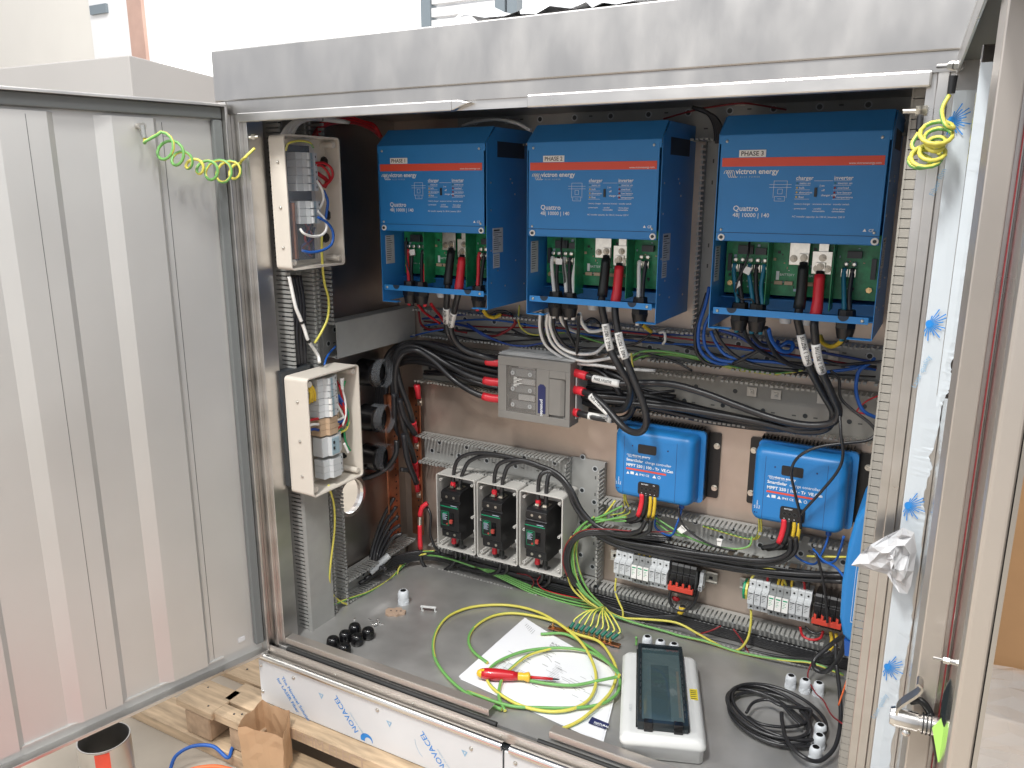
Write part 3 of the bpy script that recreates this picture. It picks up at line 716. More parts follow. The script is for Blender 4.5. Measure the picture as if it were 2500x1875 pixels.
    b = MB(); b.box(Wd, Wd+.0005, -.20, -.05, .395, .435)
    b.build('side_vent', 'vent_dark', t)
    rnd = random.Random(9)
    for y, z in ((-.235, .33), (-.235, .26), (-.22, .19), (-.235, .155), (-.20, .10), (-.12, .33), (-.105, .30), (-.235, .07), (-.10, .12), (-.13, .34), (-.05, .05), (-.16, .055)):
        b = MB(); b.cyl((Wd, y, z), (Wd+.0012, y, z), .0024, n=8); b.build('side_rivet', 'zinc', t)
    # cable glands under the unit
    for x in (.058, .098, .290):
        b = MB(); b.cyl((x, -.200, .0375), (x, -.200, .056), .020, .018, n=8, smooth=False); b.cyl((x, -.200, .036), (x, -.200, .016), .022, n=6, smooth=False); b.cyl((x, -.200, .016), (x, -.200, -.008), .021, .016, n=16); b.build('cable_gland', 'black_plastic', t)
    for x in (.160, .206):
        b = MB(); b.cyl((x, -.19, .036), (x, -.19, .014), .018, .012, n=16); b.build('cable_grommet', 'sticker_grey', t)
    return t
qx = [.3440, .8118, 1.2895]; qzz = [.9695, .9675, .9710]
inv0 = inverter('blue inverter marked PHASE 1, leftmost of the three inverters')
inv = [inv0, copy_tree(inv0), copy_tree(inv0)]
for k, o in enumerate(inv):
    o.location = (qx[k], 0, qzz[k])
    o['label'] = ['blue inverter marked PHASE 1, leftmost of the three inverters', 'blue inverter marked PHASE 2, between the other two inverters', 'blue inverter marked PHASE 3, rightmost and nearest of the three'][k]
    o['group'] = 'blue inverters in the upper cabinet'
    b = MB(); X0, Z0 = qx[k], qzz[k]
    b.box(.047, .104, -.2604, -.259, .3805, .3955); lb = b.build('phase_label', 'label_white', o)
    b = MB(); b.text('PHASE %d' % (k+1), .0135, (.0755, -.2608, .3835), (1, 0, 0), (0, 0, 1), 0, 'CENTER', .012); bt = b.build('label_lettering', 'print_black', lb, fix=False)

# ================================================================== SOLAR CHARGE CONTROLLERS
def controller(label):
    t = thing('charge_controller', label, 'charge controller', (0, 0, 0)); w, h = .222, .197
    b = MB(); b.rslab([(0, .300, .186, .006, .118, .098), (-.004, .300, .186, .006, .118, .098)]); b.build('mounting_plate', 'black_plastic', t)
    b = MB(); b.box(-.002, .238, -.034, -.004, .004, .196); b.build('heat_sink', 'black_plastic', t)
    b = MB()
    for k in range(26):
        x = .002+k*.0088; b.box(x, x+.0022, -.036, -.004, .196, .206)
    b.build('heat_sink_fins', 'black_plastic', t)['kind'] = 'stuff'
    b = MB(); b.rslab([(-.034, w+.018, h+.004, .012, .118, .100), (-.046, w+.018, h+.004, .012, .118, .100)]); b.build('back_shell', 'blue_plastic', t)
    b = MB(); b.rslab([(-.046, w+.006, h-.004, .016, w/2, .098), (-.080, w+.002, h-.004, .018, w/2, .098), (-.090, w-.004, h-.006, .020, w/2, .097), (-.0965, w-.014, h-.016, .018, w/2, .096), (-.0995, w-.028, h-.030, .014, w/2, .095), (-.100, w-.04, h-.042, .012, w/2, .095)], n=6)
    fs = b.build('front_shell', 'blue_plastic', t)
    for x in (.028, .176):
        b = MB(); b.box(x, x+.0008, -.1003, -.0990, .010, .176); b.build('shell_seam', 'navy', fs)
    b = MB(); b.rslab([(-.0999, .052, .0255, .004, .094, .146), (-.1012, .052, .0255, .004, .094, .146)]); b.build('display_cover', 'black_plastic', t)
    b = MB(); Y = -.1004; X_ = (1, 0, 0); Z_ = (0, 0, 1)
    b.text('SmartSolar', .0108, (.036, Y, .1065), X_, Z_, 0, 'LEFT', .028); b.text('charge controller', .0104, (.0900, Y, .1065), X_, Z_, 0, 'LEFT', .005)
    b.text('MPPT 250 | 100 - Tr  VE.Can', .0112, (.036, Y, .0915), X_, Z_, 0, 'LEFT', .03)
    b.text('victron energy', .0088, (.052, Y, .1215), X_, Z_, 0, 'LEFT', .03); b.text('B L U E  P O W E R', .0035, (.055, Y, .1175), X_, Z_)
    for k in range(4):
        x = .0365+k*.003
        b.tube([(x, Y+.0002, .1225), (x+.001, Y+.0002, .126), (x+.0035, Y+.0002, .126), (x+.0045, Y+.0002, .119), (x+.008, Y+.0002, .118)], .0006, 4)
    for x in (.037, .063):
        b.add([(x, Y, .0685), (x+.009, Y, .0685), (x+.0045, Y, .0765)], [(0, 1, 2)])
    b.box(.049, .059, Y, Y+.0003, .069, .0765); b.text('IP43 CE', .0088, (.0745, Y, .0690), X_, Z_, 0, 'LEFT', .01); b.add([(.112, Y, .0685), (.123, Y, .0685), (.1175, Y, .0775)], [(0, 1, 2)]); b.ring((.131, Y+.0002, .0725), (0, -1, 0), .0030, .0042, .0002, 12)
    b.text('BATTERY', .0048, (.083, -.1041, .0455), X_, Z_, 0, 'LEFT', .02); b.text('PV', .0048, (.116, -.1041, .0455), X_, Z_, 0, 'LEFT', .02)
    for k in range(4): b.box(.083+k*.0123, .0855+k*.0123, -.1041, -.1038, .0205, .0220)
    for k, s in enumerate(['bulk', 'absorption', 'float']): b.text(s, .0052, (.0108+k*.0058, Y, .033), (0, 0, 1), (-1, 0, 0), 0, 'LEFT', .01)
    b.build('printed_lettering', 'print_white', fs, fix=False)
    b = MB(); b.box(.036, .150, -.1004, -.100, .0815, .0865); b.build('red_stripe', 'stripe_red', fs)
    for k in range(3):
        b = MB(); b.cyl((.010+k*.0058, -.0990, .022), (.010+k*.0058, -.0998, .022), .0016, n=8); b.build('indicator_lamp', 'navy', fs)
    for x in (.052, .152):
        b = MB(); b.cyl((x, -.0999, .151), (x, -.1006, .151), .0022, n=10); b.build('screw_hole', 'navy', fs)
    b = MB(); b.rslab([(-.060, .060, .040, .005, .103, .034), (-.1035, .060, .036, .006, .103, .034)]); tb = b.build('terminal_cover', 'black_plastic', t)
    for k in range(4):
        b = MB(); b.ring((.0845+k*.0123, -.1035, .034), (0, -1, 0), .0038, .0050, .0006, 14); b.cyl((.0845+k*.0123, -.1035, .034), (.0845+k*.0123, -.1038, .034), .0038, n=12, mi=1, smooth=False); b.build('terminal_opening', ['component', 'hole_black'], tb)
    for x in (-.022, .258):
        for z in (.035, .155):
            b = MB(); b.cyl((x, -.004, z), (x, -.006, z), .0085, n=18); nut(b, (x, -.006, z), (0, -1, 0), .0068, .006); b.build('mounting_bolt', 'zinc', t)
    return t
mp0 = controller('')
mps = [mp0, copy_tree(mp0)]
for o, loc, lab in zip(mps, ((1.0085, -.002, .452), (1.3865, -.002, .456)), ('blue solar charge controller with a thick black cable loop over its top edge', 'blue solar charge controller crossed by two thin black cables, right of the other')):
    o.location = loc; o['label'] = lab; o['group'] = 'blue solar charge controllers facing the opening'
# third controller on the right wall, seen from its side
c3 = thing('charge_controller', 'blue charge controller on the right wall seen edge on behind the right trunking', 'charge controller', (1.72, -.42, .36))
b = MB(); pf = [(1.735, .372), (1.672, .372), (1.660, .385), (1.651, .42), (1.648, .50), (1.652, .585), (1.660, .64), (1.672, .672), (1.690, .684), (1.735, .684)]
b.prism([(x, z) for x, z in pf], -.45, -.24, 'y'); s3 = b.build('front_shell', 'blue_plastic', c3, bevel=.010, seg=3)
b = MB(); b.box(1.735, 1.7625, -.46, -.23, .38, .69); b.build('heat_sink', 'black_plastic', c3)
b = MB()
for k in range(7): b.box(1.676+k*.0052, 1.6785+k*.0052, -.4508, -.4503, .425, .425+[.11, .12, .10, .118, .12, .09, .11][k])
for (x0, x1, z0, z1) in ((1.672, 1.712, .4195, .4205), (1.672, 1.712, .5495, .5505), (1.672, 1.6726, .42, .55)): b.box(x0, x1, -.4508, -.4503, z0, z1)
b.build('printed_lettering', 'print_white', s3, fix=False)
b = MB(); b.hexa([(1.668, -.44, .335), (1.680, -.44, .335), (1.680, -.43, .335), (1.668, -.43, .335)], [(1.664, -.444, .372), (1.684, -.444, .372), (1.684, -.426, .372), (1.664, -.426, .372)]); b.build('cable_boot', 'blue_cable', c3)

# ================================================================== FUSE SWITCH
fx0, fx1, fz0, fz1, fy = .652, .882, .634, .818, -.128
t = thing('fuse_switch', 'grey fuse switch disconnector with clear window in the middle of the back panel', 'fuse switch', (fx0, 0, fz0))
b = MB(); b.box(fx0-.006, fx1+.004, -.066, -.004, fz0+.012, fz1+.004); b.box(fx0-.006, fx1-.02, -.052, -.008, fz1+.004, fz1+.012); b.build('base', 'iso_light', t, bevel=.001)
b = MB(); b.box(fx0, fx1, fy+.010, -.066, fz0, fz1); b.box(fx0, fx1, fy, fy+.010, fz1-.026, fz1); b.box(fx0, fx1, fy, fy+.010, fz0, fz0+.022); b.box(fx0, fx0+.028, fy, fy+.010, fz0+.022, fz1-.026)
b.box(fx0+.125, fx0+.165, fy, fy+.010, fz0+.022, fz1-.026); b.box(fx1-.014, fx1, fy, fy+.010, fz0+.022, fz1-.026)
b.box(fx0+.165, fx1-.014, fy, fy+.010, fz1-.048, fz1-.026)
lidp = b.build('front_frame', 'iso_grey', t, bevel=.0012)
b = MB(); b.prism([(fx0+.165, fy+.0015), (fx1-.030, fy+.0015), (fx1-.016, fy+.0095), (fx0+.165, fy+.0095)], fz0+.030, fz1-.050, 'z'); b.build('handle_recess', 'iso_grey', t)
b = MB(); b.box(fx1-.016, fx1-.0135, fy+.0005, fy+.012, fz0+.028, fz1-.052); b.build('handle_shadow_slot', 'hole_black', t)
b = MB(); b.hexa([(fx0-.008, -.110, fz1+.001), (fx1+.004, -.110, fz1+.001), (fx1+.004, -.030, fz1+.003), (fx0-.008, -.030, fz1+.003)], [(fx0-.008, -.110, fz1+.003), (fx1+.004, -.110, fz1+.003), (fx1+.004, -.030, fz1+.005), (fx0-.008, -.030, fz1+.005)])
for k in range(5): b.box(fx0-.008, fx1+.004, -.105+k*.016, -.103+k*.016, fz1+.0035, fz1+.0062)
b.build('ribbed_top', 'iso_light', t)
b = MB()
for k in range(3):
    z = fz0+.040+k*.047
    b.box(fx0+.036, fx0+.118, fy+.008, fy+.0095, z-.006, z+.016, 0); b.box(fx0+.066, fx0+.118, fy+.004, fy+.0095, z+.020, z+.036, 1)
    b.box(fx0+.033, fx0+.040, fy+.003, fy+.0095, z-.006, z+.018, 2)
b.build('fuse_carrier', ['module_dark', 'iso_light', 'hole_black'], t)['kind'] = 'stuff'
b = MB(); b.box(fx0+.029, fx0+.124, fy+.0092, fy+.0099, fz0+.023, fz1-.027); b.build('fuse_bay', 'slot_dark', t)
for k in range(3):
    for x in (.048, .104):
        z = fz0+.044+k*.047; b = MB(); b.ring((fx0+x, fy+.003, z), (0, -1, 0), .003, .0062, .002, 14); b.cyl((fx0+x, fy+.004, z), (fx0+x, fy+.0035, z), .003, n=10, smooth=False); b.build('window_screw', 'sticker_grey', t)
b = MB(); b.box(fx0+.029, fx0+.124, fy+.0005, fy+.002, fz0+.023, fz1-.027); b.build('clear_window', 'clear_smoke', t)
b = MB()
for k in range(7): b.box(fx0+.052, fx0+.062+.008*(k % 3), fy-.0002, fy+.0004, fz0+.100+k*.0042, fz0+.1015+k*.0042)
b.build('window_print', 'label_white', t, fix=False)
b = MB(); b.prism([(fx0+.131, fz0+.030), (fx0+.155, fz0+.030), (fx0+.155, fz0+.108), (fx0+.148, fz0+.115), (fx0+.138, fz0+.115), (fx0+.131, fz0+.108)], fy-.0012, fy, 'y'); nm = b.build('name_plate', 'navy', t)
b = MB(); b.text('pronutec', .0135, (fx0+.1395, fy-.0015, fz0+.072), (0, 0, -1), (1, 0, 0), 0, 'LEFT', .02); b.build('plate_lettering', 'print_white', nm, fix=False)
b = MB(); b.box(fx0-.010, fx0-.006, -.10, -.02, fz0+.015, fz1-.004); b.build('side_strip', 'iso_light', t); b = MB(); b.box(fx1+.004, fx1+.008, -.10, -.02, fz0+.02, fz1-.03); b.build('side_strip', 'iso_light', t)

# ================================================================== BREAKER BOXES AND BREAKERS
def tray(b, w, h, d, r, th, M=None):
    b.loft([[(x, 0, z) for x, z in rr(w-2*th, h-2*th, max(r-th, .001))], [(x, 0, z) for x, z in rr(w, h, r)], [(x, d, z) for x, z in rr(w-.002, h-.002, r)]], 0, False, True, False)
    b.loft([[(x, 0, z) for x, z in rr(w-2*th, h-2*th, max(r-th, .001))], [(x, d-th, z) for x, z in rr(w-2*th-.002, h-2*th-.002, max(r-th, .001))]], 0, False, True, False)
BW, BH = .143, .2515; bfy = -.116
for k in range(3):
    M0 = T(.425+.1495*k+BW/2-.006, bfy, .0+.168+BH/2-.004)
    t = thing('breaker_box', ['left of the three open cream boxes holding black circuit breakers', 'middle one of the three open cream boxes holding black breakers', 'right of the three open cream boxes, beside the green and yellow wires'][k], 'breaker box', tuple(M0.translation), 'open cream breaker boxes')
    b = MB(M0); tray(b, BW, BH, .106, .008, .0035); b.build('box_shell', 'cream_grey', t, fix=False)
    b = MB(M0); b.rslab([(-.0012, BW-.001, BH-.001, .0075, 0, 0), (-.0012, BW-.0065, BH-.0065, .006, 0, 0), (.0005, BW-.0065, BH-.0065, .006, 0, 0), (.0005, BW-.001, BH-.001, .0075, 0, 0), (-.0012, BW-.001, BH-.001, .0075, 0, 0)], cap0=False, cap1=False, smooth=False); b.build('rim', 'cream_grey', t)
    for (x, z) in ((-.058, .105), (.058, .105), (-.058, 0), (.058, 0), (-.058, -.106), (.058, -.106)):
        b = MB(M0); b.cyl((x, .004, z), (x, .100, z), .0042, n=10); b.ring((x, .0035, z), (0, -1, 0), .0018, .0044, .001, 12); b.cyl((x, .004, z), (x, .003, z), .0018, n=8, mi=1, smooth=False); b.build('lid_screw_post', ['cream_grey', 'hole_black'], t)
    b = MB(M0); b.box(-.035, .035, .06, .10, .07, .10); b.build('moulded_rib', 'cream_grey', t, bevel=.001); b = MB(M0); b.box(-.04, .055, .085, .102, -.11, -.08); b.build('moulded_rib', 'cream_grey', t, bevel=.001)
    b = MB(M0); nut(b, (.058, .03, -.055), (0, -1, 0), .009, .006); b.cyl((.058, .0235, -.055), (.058, .023, -.055), .006, n=12, mi=1, smooth=False); b.build('plug', ['cream_grey', 'sticker_grey'], t)
    # breaker
    Mb = M0 @ T(-.002, -.028, .004)
    q = thing('circuit_breaker', ['black circuit breaker in the left cream box', 'black circuit breaker in the middle cream box', 'black circuit breaker in the right cream box'][k], 'circuit breaker', tuple(Mb.translation), 'black moulded circuit breakers')
    hw = .0345
    pfz = [(.122, .082), (.010, .080), (.000, .074), (.000, .052), (.006, .049), (.004, .044), (-.006, .042), (-.006, -.044), (.004, -.048), (.002, -.052), (.004, -.074), (.018, -.082), (.122, -.082)]
    b = MB(Mb); b.prism(pfz, -hw, hw, 'x'); bd = b.build('body', 'black_plastic', q, bevel=.0015)
    for x in (-.013, .013):
        b = MB(Mb); b.box(x-.009, x+.009, .025, .060, .0815, .0830); b.box(x-.006, x+.006, .030, .050, .083, .088, 0); b.build('terminal', 'tinned', q)
        b = MB(Mb); b.cyl((x, -.0003, .062), (x, .002, .062), .0042, n=12, smooth=False); b.build('terminal_screw', 'zinc', q)
        b = MB(Mb); b.cyl((x, .0015, -.062), (x, .004, -.062), .0042, n=12, smooth=False); b.build('terminal_screw', 'zinc', q)
    b = MB(Mb); b.box(-hw+.002, hw-.002, -.0066, -.006, .0310, .0335); b.build('green_stripe', 'print_green', bd)
    b = MB(Mb)
    for (x0, x1, z0, z1) in ((-.028, -.002, .0155, .0163), (-.028, -.002, -.030, -.0292), (-.028, -.0272, -.03, .016), (-.0028, -.002, -.03, .016)): b.box(x0, x1, -.0066, -.006, z0, z1)
    b.box(-.024, -.007, -.0066, -.006, .009, .012); b.build('green_frame', 'print_green', bd, fix=False)
    b = MB(Mb)
    for i in range(6): b.box(-.025, -.025+[.014, .018, .011, .017, .013, .016][i], -.0066, -.006, .006-i*.0036, .0072-i*.0036)
    b.box(.006, .028, -.0066, -.006, .037, .0388); b.build('printed_lettering', 'print_grey', bd, fix=False)
    b = MB(Mb); b.box(.004, .018, -.008, -.006, -.028, .014); b.build('toggle_slot', 'gloss_black', bd)
    b = MB(Mb); b.box(.005, .015, -.016, -.008, -.018, -.006); b.build('toggle', 'toggle_red', q, bevel=.001)
    b = MB(Mb); b.cyl((-.008, -.006, -.0245), (-.008, -.0078, -.0245), .003, n=12, smooth=False); b.build('trip_button', 'toggle_red', q)

# ================================================================== DIN MODULES
def module(b, M, w=.0175, mats=0, dark=0, tall=True):
    """front towards -y, height z -0.043..0.043, mi 0 body, 1 hole"""
    b.M = M
    pf = [(.0, .043), (-.040, .043), (-.044, .040), (-.044, .022), (-.058, .018), (-.058, -.020), (-.048, -.024), (-.046, -.043), (.0, -.043)]
    b.prism([(y, z) for y, z in pf], .0003, w-.0003, 'x', 0)
    b.cyl((w/2, -.0438, .031), (w/2, -.0446, .031), .0028, n=10, mi=1, smooth=False)
    b.cyl((w/2, -.0468, -.034), (w/2, -.0474, -.034), .0028, n=10, mi=1, smooth=False)
def spd(x0, z0, k, wh):
    """nine surge modules, a black isolator, end clamps on a rail"""
    o_ = []
    zc = z0
    r = thing('din_rail', 'steel mounting rail behind the %s row of white surge arresters' % wh, 'rail', (x0, 0, zc))
    b = MB(); b.box(x0-.035, x0+.285, -.013, -.011, zc-.017, zc+.017); b.box(x0-.035, x0+.285, -.017, -.013, zc+.012, zc+.0145); b.box(x0-.035, x0+.285, -.017, -.013, zc-.0145, zc-.012); b.build('rail', 'zinc', r)
    b = MB(); b.box(x0-.026, x0-.02, -.0175, -.013, zc-.003, zc+.003); b.box(x0+.262, x0+.272, -.0175, -.013, zc-.003, zc+.003); b.build('rail_slot', 'hole_black', r)
    for g_ in range(3):
        names = ['left', 'middle, darker topped', 'right'][g_]
        t = thing('surge_arrester', '%s surge arrester of the %s row, %s' % (names, wh, ['at the rail end', 'between two white ones', 'next to the black isolator'][g_]), 'surge arrester', (x0+g_*.0535, -.017, zc))
        for m_ in range(3):
            M = T(x0+g_*.0535+m_*.01775, -.017, zc+(-.003 if g_ == 1 else 0))
            b = MB(); module(b, M); mo = b.build('pole', ['module_dark' if g_ == 1 else 'module_grey', 'hole_black'], t)
            b = MB(M); b.box(.001, .0166, -.0625, -.0582, -.020, .016 if g_ != 1 else .020); pc = b.build('cartridge', 'label_white' if g_ == 1 else 'module_grey', t, bevel=.0006)
            b = MB(M); b.box(.003, .0145, -.0628, -.0625, .010 if g_ != 1 else .012, .0125 if g_ != 1 else .0155)
            for i in range(4): b.box(.003, .003+[.008, .006, .009, .005][i], -.0628, -.0625, .006-i*.0045, .0070-i*.0045)
            b.build('cartridge_print', 'component' if g_ != 1 else 'print_green', pc, fix=False)
    # isolator
    xi = x0+.168
    t = thing('dc_isolator', 'black four pole isolator with red handle bar at the right end of the %s row' % wh, 'isolator', (xi, -.017, zc))
    for i in range(4):
        b = MB(); b.M = T(xi+i*.0178, -.017, zc); b.prism([(0, .046), (-.046, .046), (-.050, .040), (-.050, .022), (-.058, .018), (-.058, -.018), (-.050, -.022), (-.050, -.040), (-.046, -.046), (0, -.046)], .0003, .0172, 'x'); b.build('pole', 'black_plastic', t, bevel=.0006)
        b = MB(T(xi+i*.0178, -.017, zc)); b.box(.005, .0125, -.070, -.058, -.014, .002); b.build('toggle', 'black_plastic', t)
    b = MB(T(xi, -.017, zc)); b.box(-.001, .070, -.074, -.064, -.026, -.012)
    for i in range(4): b.box(.003+i*.0178, .0095+i*.0178, -.073, -.064, -.012, .000)
    b.build('handle_bar', 'lever_red', t, bevel=.001)
    t2 = thing('end_clamp', 'grey end clamp on the rail right of the %s isolator' % wh, 'clamp', (xi+.074, -.017, zc))
    b = MB(T(xi+.0745, -.017, zc)); b.prism([(0, .022), (-.020, .022), (-.024, .012), (-.026, -.010), (-.034, -.014), (-.034, -.030), (0, -.030)], 0, .010, 'x'); b.build('clamp_body', 'module_grey', t2, bevel=.0006)
    b = MB(T(xi+.0745, -.017, zc)); b.cyl((.005, -.034, -.018), (.005, -.0345, -.018), .0025, n=8); b.cyl((.005, -.034, -.025), (.005, -.0345, -.025), .0025, n=8); b.build('clamp_screw', 'component', t2)
spd(1.008, .222, 0, 'left'); spd(1.390, .226, 1, 'right')
t = thing('terminal_block', 'green and yellow earth terminal left of the right surge arresters', 'terminal', (1.37, -.017, .226))
for i in range(2):
    b = MB(T(1.372+i*.007, -.017, .226)); b.prism([(0, .022), (-.030, .020), (-.040, .008), (-.040, -.008), (-.030, -.026), (0, -.026)], 0, .0062, 'x'); b.build('block', ['print_green', 'yellow'][i], t, bevel=.0005)

# ================================================================== LEFT WALL ENCLOSURES
def encl(label, y0, y1, z0, z1, xo, xb):
    W_, H_, D_ = y1-y0, z1-z0, xo-xb
    M = T(xo, (y0+y1)/2, (z0+z1)/2) @ Rz(90)     # local front -y -> world +x, local x -> world y
    t = thing('wall_enclosure', label, 'enclosure', tuple(M.translation))
    b = MB(M); tray(b, W_, H_, D_, .010, .004); b.build('box_shell', 'cream', t, fix=False)
    b = MB(M); b.rslab([(-.0012, W_+.001, H_+.001, .0105, 0, 0), (-.0012, W_-.006, H_-.006, .007, 0, 0), (.0045, W_-.006, H_-.006, .007, 0, 0), (.0045, W_+.001, H_+.001, .0105, 0, 0), (-.0012, W_+.001, H_+.001, .0105, 0, 0)], cap0=False, cap1=False, smooth=False); b.build('rim', 'cream', t)
    for (x, z) in ((W_/2-.016, H_/2-.018), (W_/2-.016, -H_/2+.018), (-W_/2+.016, H_/2-.018), (-W_/2+.016, -H_/2+.018)):
        b = MB(M); b.cyl((x, .004, z), (x, D_-.004, z), .008, n=12); b.ring((x, .0035, z), (0, -1, 0), .002, .0045, .001, 12); b.build('lid_screw_post', 'cream', t)
    for z in (H_*.30, -.01, -H_*.33):
        b = MB(M); screw(b, (-W_/2-.0005, D_*.45, z), (-1, 0, 0), r=.0042); b.build('screw', 'zinc', t)
    return t, M
e1, M1 = encl('upper open cream enclosure on the left wall, with white breakers behind clear plastic', -.598, -.398, 1.086, 1.412, .332, .282)
e2, M2 = encl('lower open cream enclosure on the left wall, full of coloured wires', -.600, -.396, .488, .812, .360, .282)
b = MB(); b.box(.250, .281, -.606, -.50, .508, .822); o = b.build('backing_plate', 'component'); tag(o, 'black plate behind the lower cream enclosure', 'plate')
# copper bar and brown strip in the upper enclosure
b = MB(); b.cyl((.300, -.548, 1.11), (.300, -.548, 1.25), .008, n=14); o = b.build('copper_bar', 'copper'); tag(o, 'round copper bar below the breakers in the upper cream enclosure', 'copper bar')
b = MB(); b.box(.288, .292, -.585, -.565, 1.11, 1.36)
o = b.build('neutral_bar', 'terminal_brown'); tag(o, 'brown terminal strip down the left side of the upper cream enclosure', 'terminal strip')
for k in range(14):
    b = MB(); screw(b, (.292, -.575, 1.12+k*.0165), (1, 0, 0), r=.0035); b.build('strip_screw', 'zinc', o)
b = MB(); b.box(.288, .294, -.56, -.47, 1.105, 1.39); o = b.build('mounting_frame', 'component'); tag(o, 'dark mounting frame behind the breakers of the upper cream enclosure', 'frame')
ordn = ['topmost', 'second', 'third', 'fourth', 'fifth']
def mcb(name, label, M, w, mat_='module_grey', tog='toggle_blue', grp=None, white=False):
    t = thing(name, label, 'breaker', tuple(M.translation), grp)
    b = MB(M); b.prism([(y, z) for y, z in [(.0, .040), (-.030, .040), (-.034, .036), (-.034, .020), (-.046, .016), (-.046, -.016), (-.036, -.020), (-.034, -.040), (.0, -.040)]], .0003, w-.0003, 'x'); b.build('body', mat_, t)
    b = MB(M); b.cyl((w/2, -.0338, .029), (w/2, -.0346, .029), .0030, n=10, smooth=False); b.build('screw_hole', 'hole_black', t)
    if tog:
        b = MB(M); b.box(.001, w-.001, -.0475, -.046, -.003, .005); b.build('label_field', tog, t)
        b = MB(M); b.box(.0015, w-.0015, -.054, -.046, -.015, -.010); b.build('toggle', 'label_white' if white else 'module_grey', t)
    return t
MF = T(.300, -.512, 0) @ Rz(90)
def MM(x, y, z): return T(x, y, z) @ Rz(90) @ Ry(90)   # module front +x, width running down in z
for k in range(5): mcb('miniature_breaker', '%s of the five white breakers high in the upper cream enclosure' % ordn[k], MM(.290, -.512, 1.372-k*.0188), .0186, grp='white breakers in the upper cream enclosure')
for k in range(3): mcb('miniature_breaker', '%s of the three white breakers low in the upper cream enclosure' % ['top', 'middle', 'bottom'][k], MM(.290, -.508, 1.254-k*.0188), .0186, grp='white breakers in the upper cream enclosure')
for k in range(3): mcb('miniature_breaker', '%s of the upper three breakers in the lower cream enclosure' % ['top', 'middle', 'bottom'][k], MM(.308, -.502, .796-k*.0178), .0176, grp='breakers in the lower cream enclosure')
for k in range(3): mcb('miniature_breaker', '%s of the three white toggled breakers in the lower cream enclosure' % ['top', 'middle', 'bottom'][k], MM(.308, -.500, .742-k*.0178), .0176, grp='breakers in the lower cream enclosure', white=True)
for k in range(3): mcb('terminal_block', '%s of the three beige terminals in the lower cream enclosure' % ['top', 'middle', 'bottom'][k], MM(.306, -.498, .686-k*.0165), .0162, 'terminal_beige', None)
t = mcb('energy_meter', 'grey meter with blue front in the lower cream enclosure', MM(.308, -.496, .632), .054, 'module_grey', None)
b = MB(MM(.308, -.496, .632)); b.box(.004, .050, -.0475, -.046, -.016, .012); b.build('blue_front', 'toggle_blue', t); b = MB(MM(.308, -.496, .632)); b.box(.012, .020, -.049, -.0475, -.012, -.006); b.box(.028, .036, -.049, -.0475, -.012, -.006); b.build('push_button', 'component', t)
for k in range(3): mcb('miniature_breaker', '%s of the three breakers at the bottom of the lower cream enclosure' % ['top', 'middle', 'bottom'][k], MM(.308, -.494, .568-k*.0178), .0176, grp='breakers in the lower cream enclosure', tog=None)
# clear plastic cover in the upper enclosure
b = MB(); b.rslab([(0, 0, 0, 0, 0, 0)]) if False else None
# round knock-outs and glands inside
def blob(name, lab, u, v, x, r, h, m='black_plastic', cat='plug', n=8):
    p = P(u, v, 'x', x); b = MB(); b.cyl(p, p+Vector((h, 0, 0)), r, r*.9, n, smooth=False); b.cyl(p+Vector((h, 0, 0)), p+Vector((h*1.5, 0, 0)), r*.7, r*.6, 10); o = b.build(name, m); tag(o, lab, cat); return o
for i, (u, v, lab) in enumerate([(790, 395, 'black gland at the top right inside the upper cream enclosure'), (802, 525, 'black gland halfway down inside the upper cream enclosure'), (793, 580, 'black gland near the bottom inside the upper cream enclosure')]):
    blob('cable_gland', lab, u, v, .286, .014, .006, cat='gland')
for i, (u, v, lab) in enumerate([(850, 918, 'uppermost black gland inside the lower cream enclosure'), (845, 938, 'second black gland from the top inside the lower cream enclosure'), (860, 1020, 'black gland halfway down inside the lower cream enclosure'), (838, 1060, 'black gland beside the meter in the lower cream enclosure'), (863, 1103, 'lowest right black gland in the lower cream enclosure'), (840, 1110, 'lowest left black gland in the lower cream enclosure')]):
    blob('cable_gland', lab, u, v, .292, .0115, .010, cat='gland')
# big black entries on the left wall
for k, z in enumerate((.735, .590, .462)):
    y = -.200
    t = thing('cable_entry', '%s of three glossy black round cable entries on the left wall' % ['top', 'middle', 'bottom'][k], 'cable entry', (.212, y, z), 'round black cable entries on the left wall')
    b = MB(); b.cyl((.212, y, z), (.262, y, z), .043, .040, 28); b.build('black_collar', 'gloss_black', t, bevel=.002)
    b = MB(); b.ring((.262, y, z), (1, 0, 0), .028, .040, .006, 28); b.build('collar_ring', 'gloss_black', t)
    b = MB(); b.ring((.240, y+.012, z), (1, .15, 0), .043, .0445, .05, 24); b.build('clear_sleeve', 'clear_bag', t)
# bus bars
def busbar(label, x0, x1, y0, y1, z0, z1, ax):
    t = thing('busbar', label, 'busbar', ((x0+x1)/2, (y0+y1)/2, z0)); b = MB(); b.box(x0, x1, y0, y1, z0, z1); bo = b.build('bar', 'copper', t, bevel=.0008)
    n = int((z1-z0)/.022)
    for k in range(n):
        z = z0+.015+k*.022
        b = MB()
        if ax == 'x': b.cyl((x1, (y0+y1)/2+.012, z), (x1+.0006, (y0+y1)/2+.012, z), .0032, n=10, smooth=False)
        else: b.cyl(((x0+x1)/2+.008, y0-.0006, z), ((x0+x1)/2+.008, y0, z), .0032, n=10, smooth=False)
        b.build('bolt_hole', 'hole_black', bo)
    return t
bb1 = busbar('front copper busbar on the left wall, for the black negative cables', .262, .268, -.165, -.108, .170, .660, 'x')
bb2 = busbar('rear copper busbar in the left corner with red sleeved cable lugs', .262, .305, -.036, -.030, .145, .658, 'y')
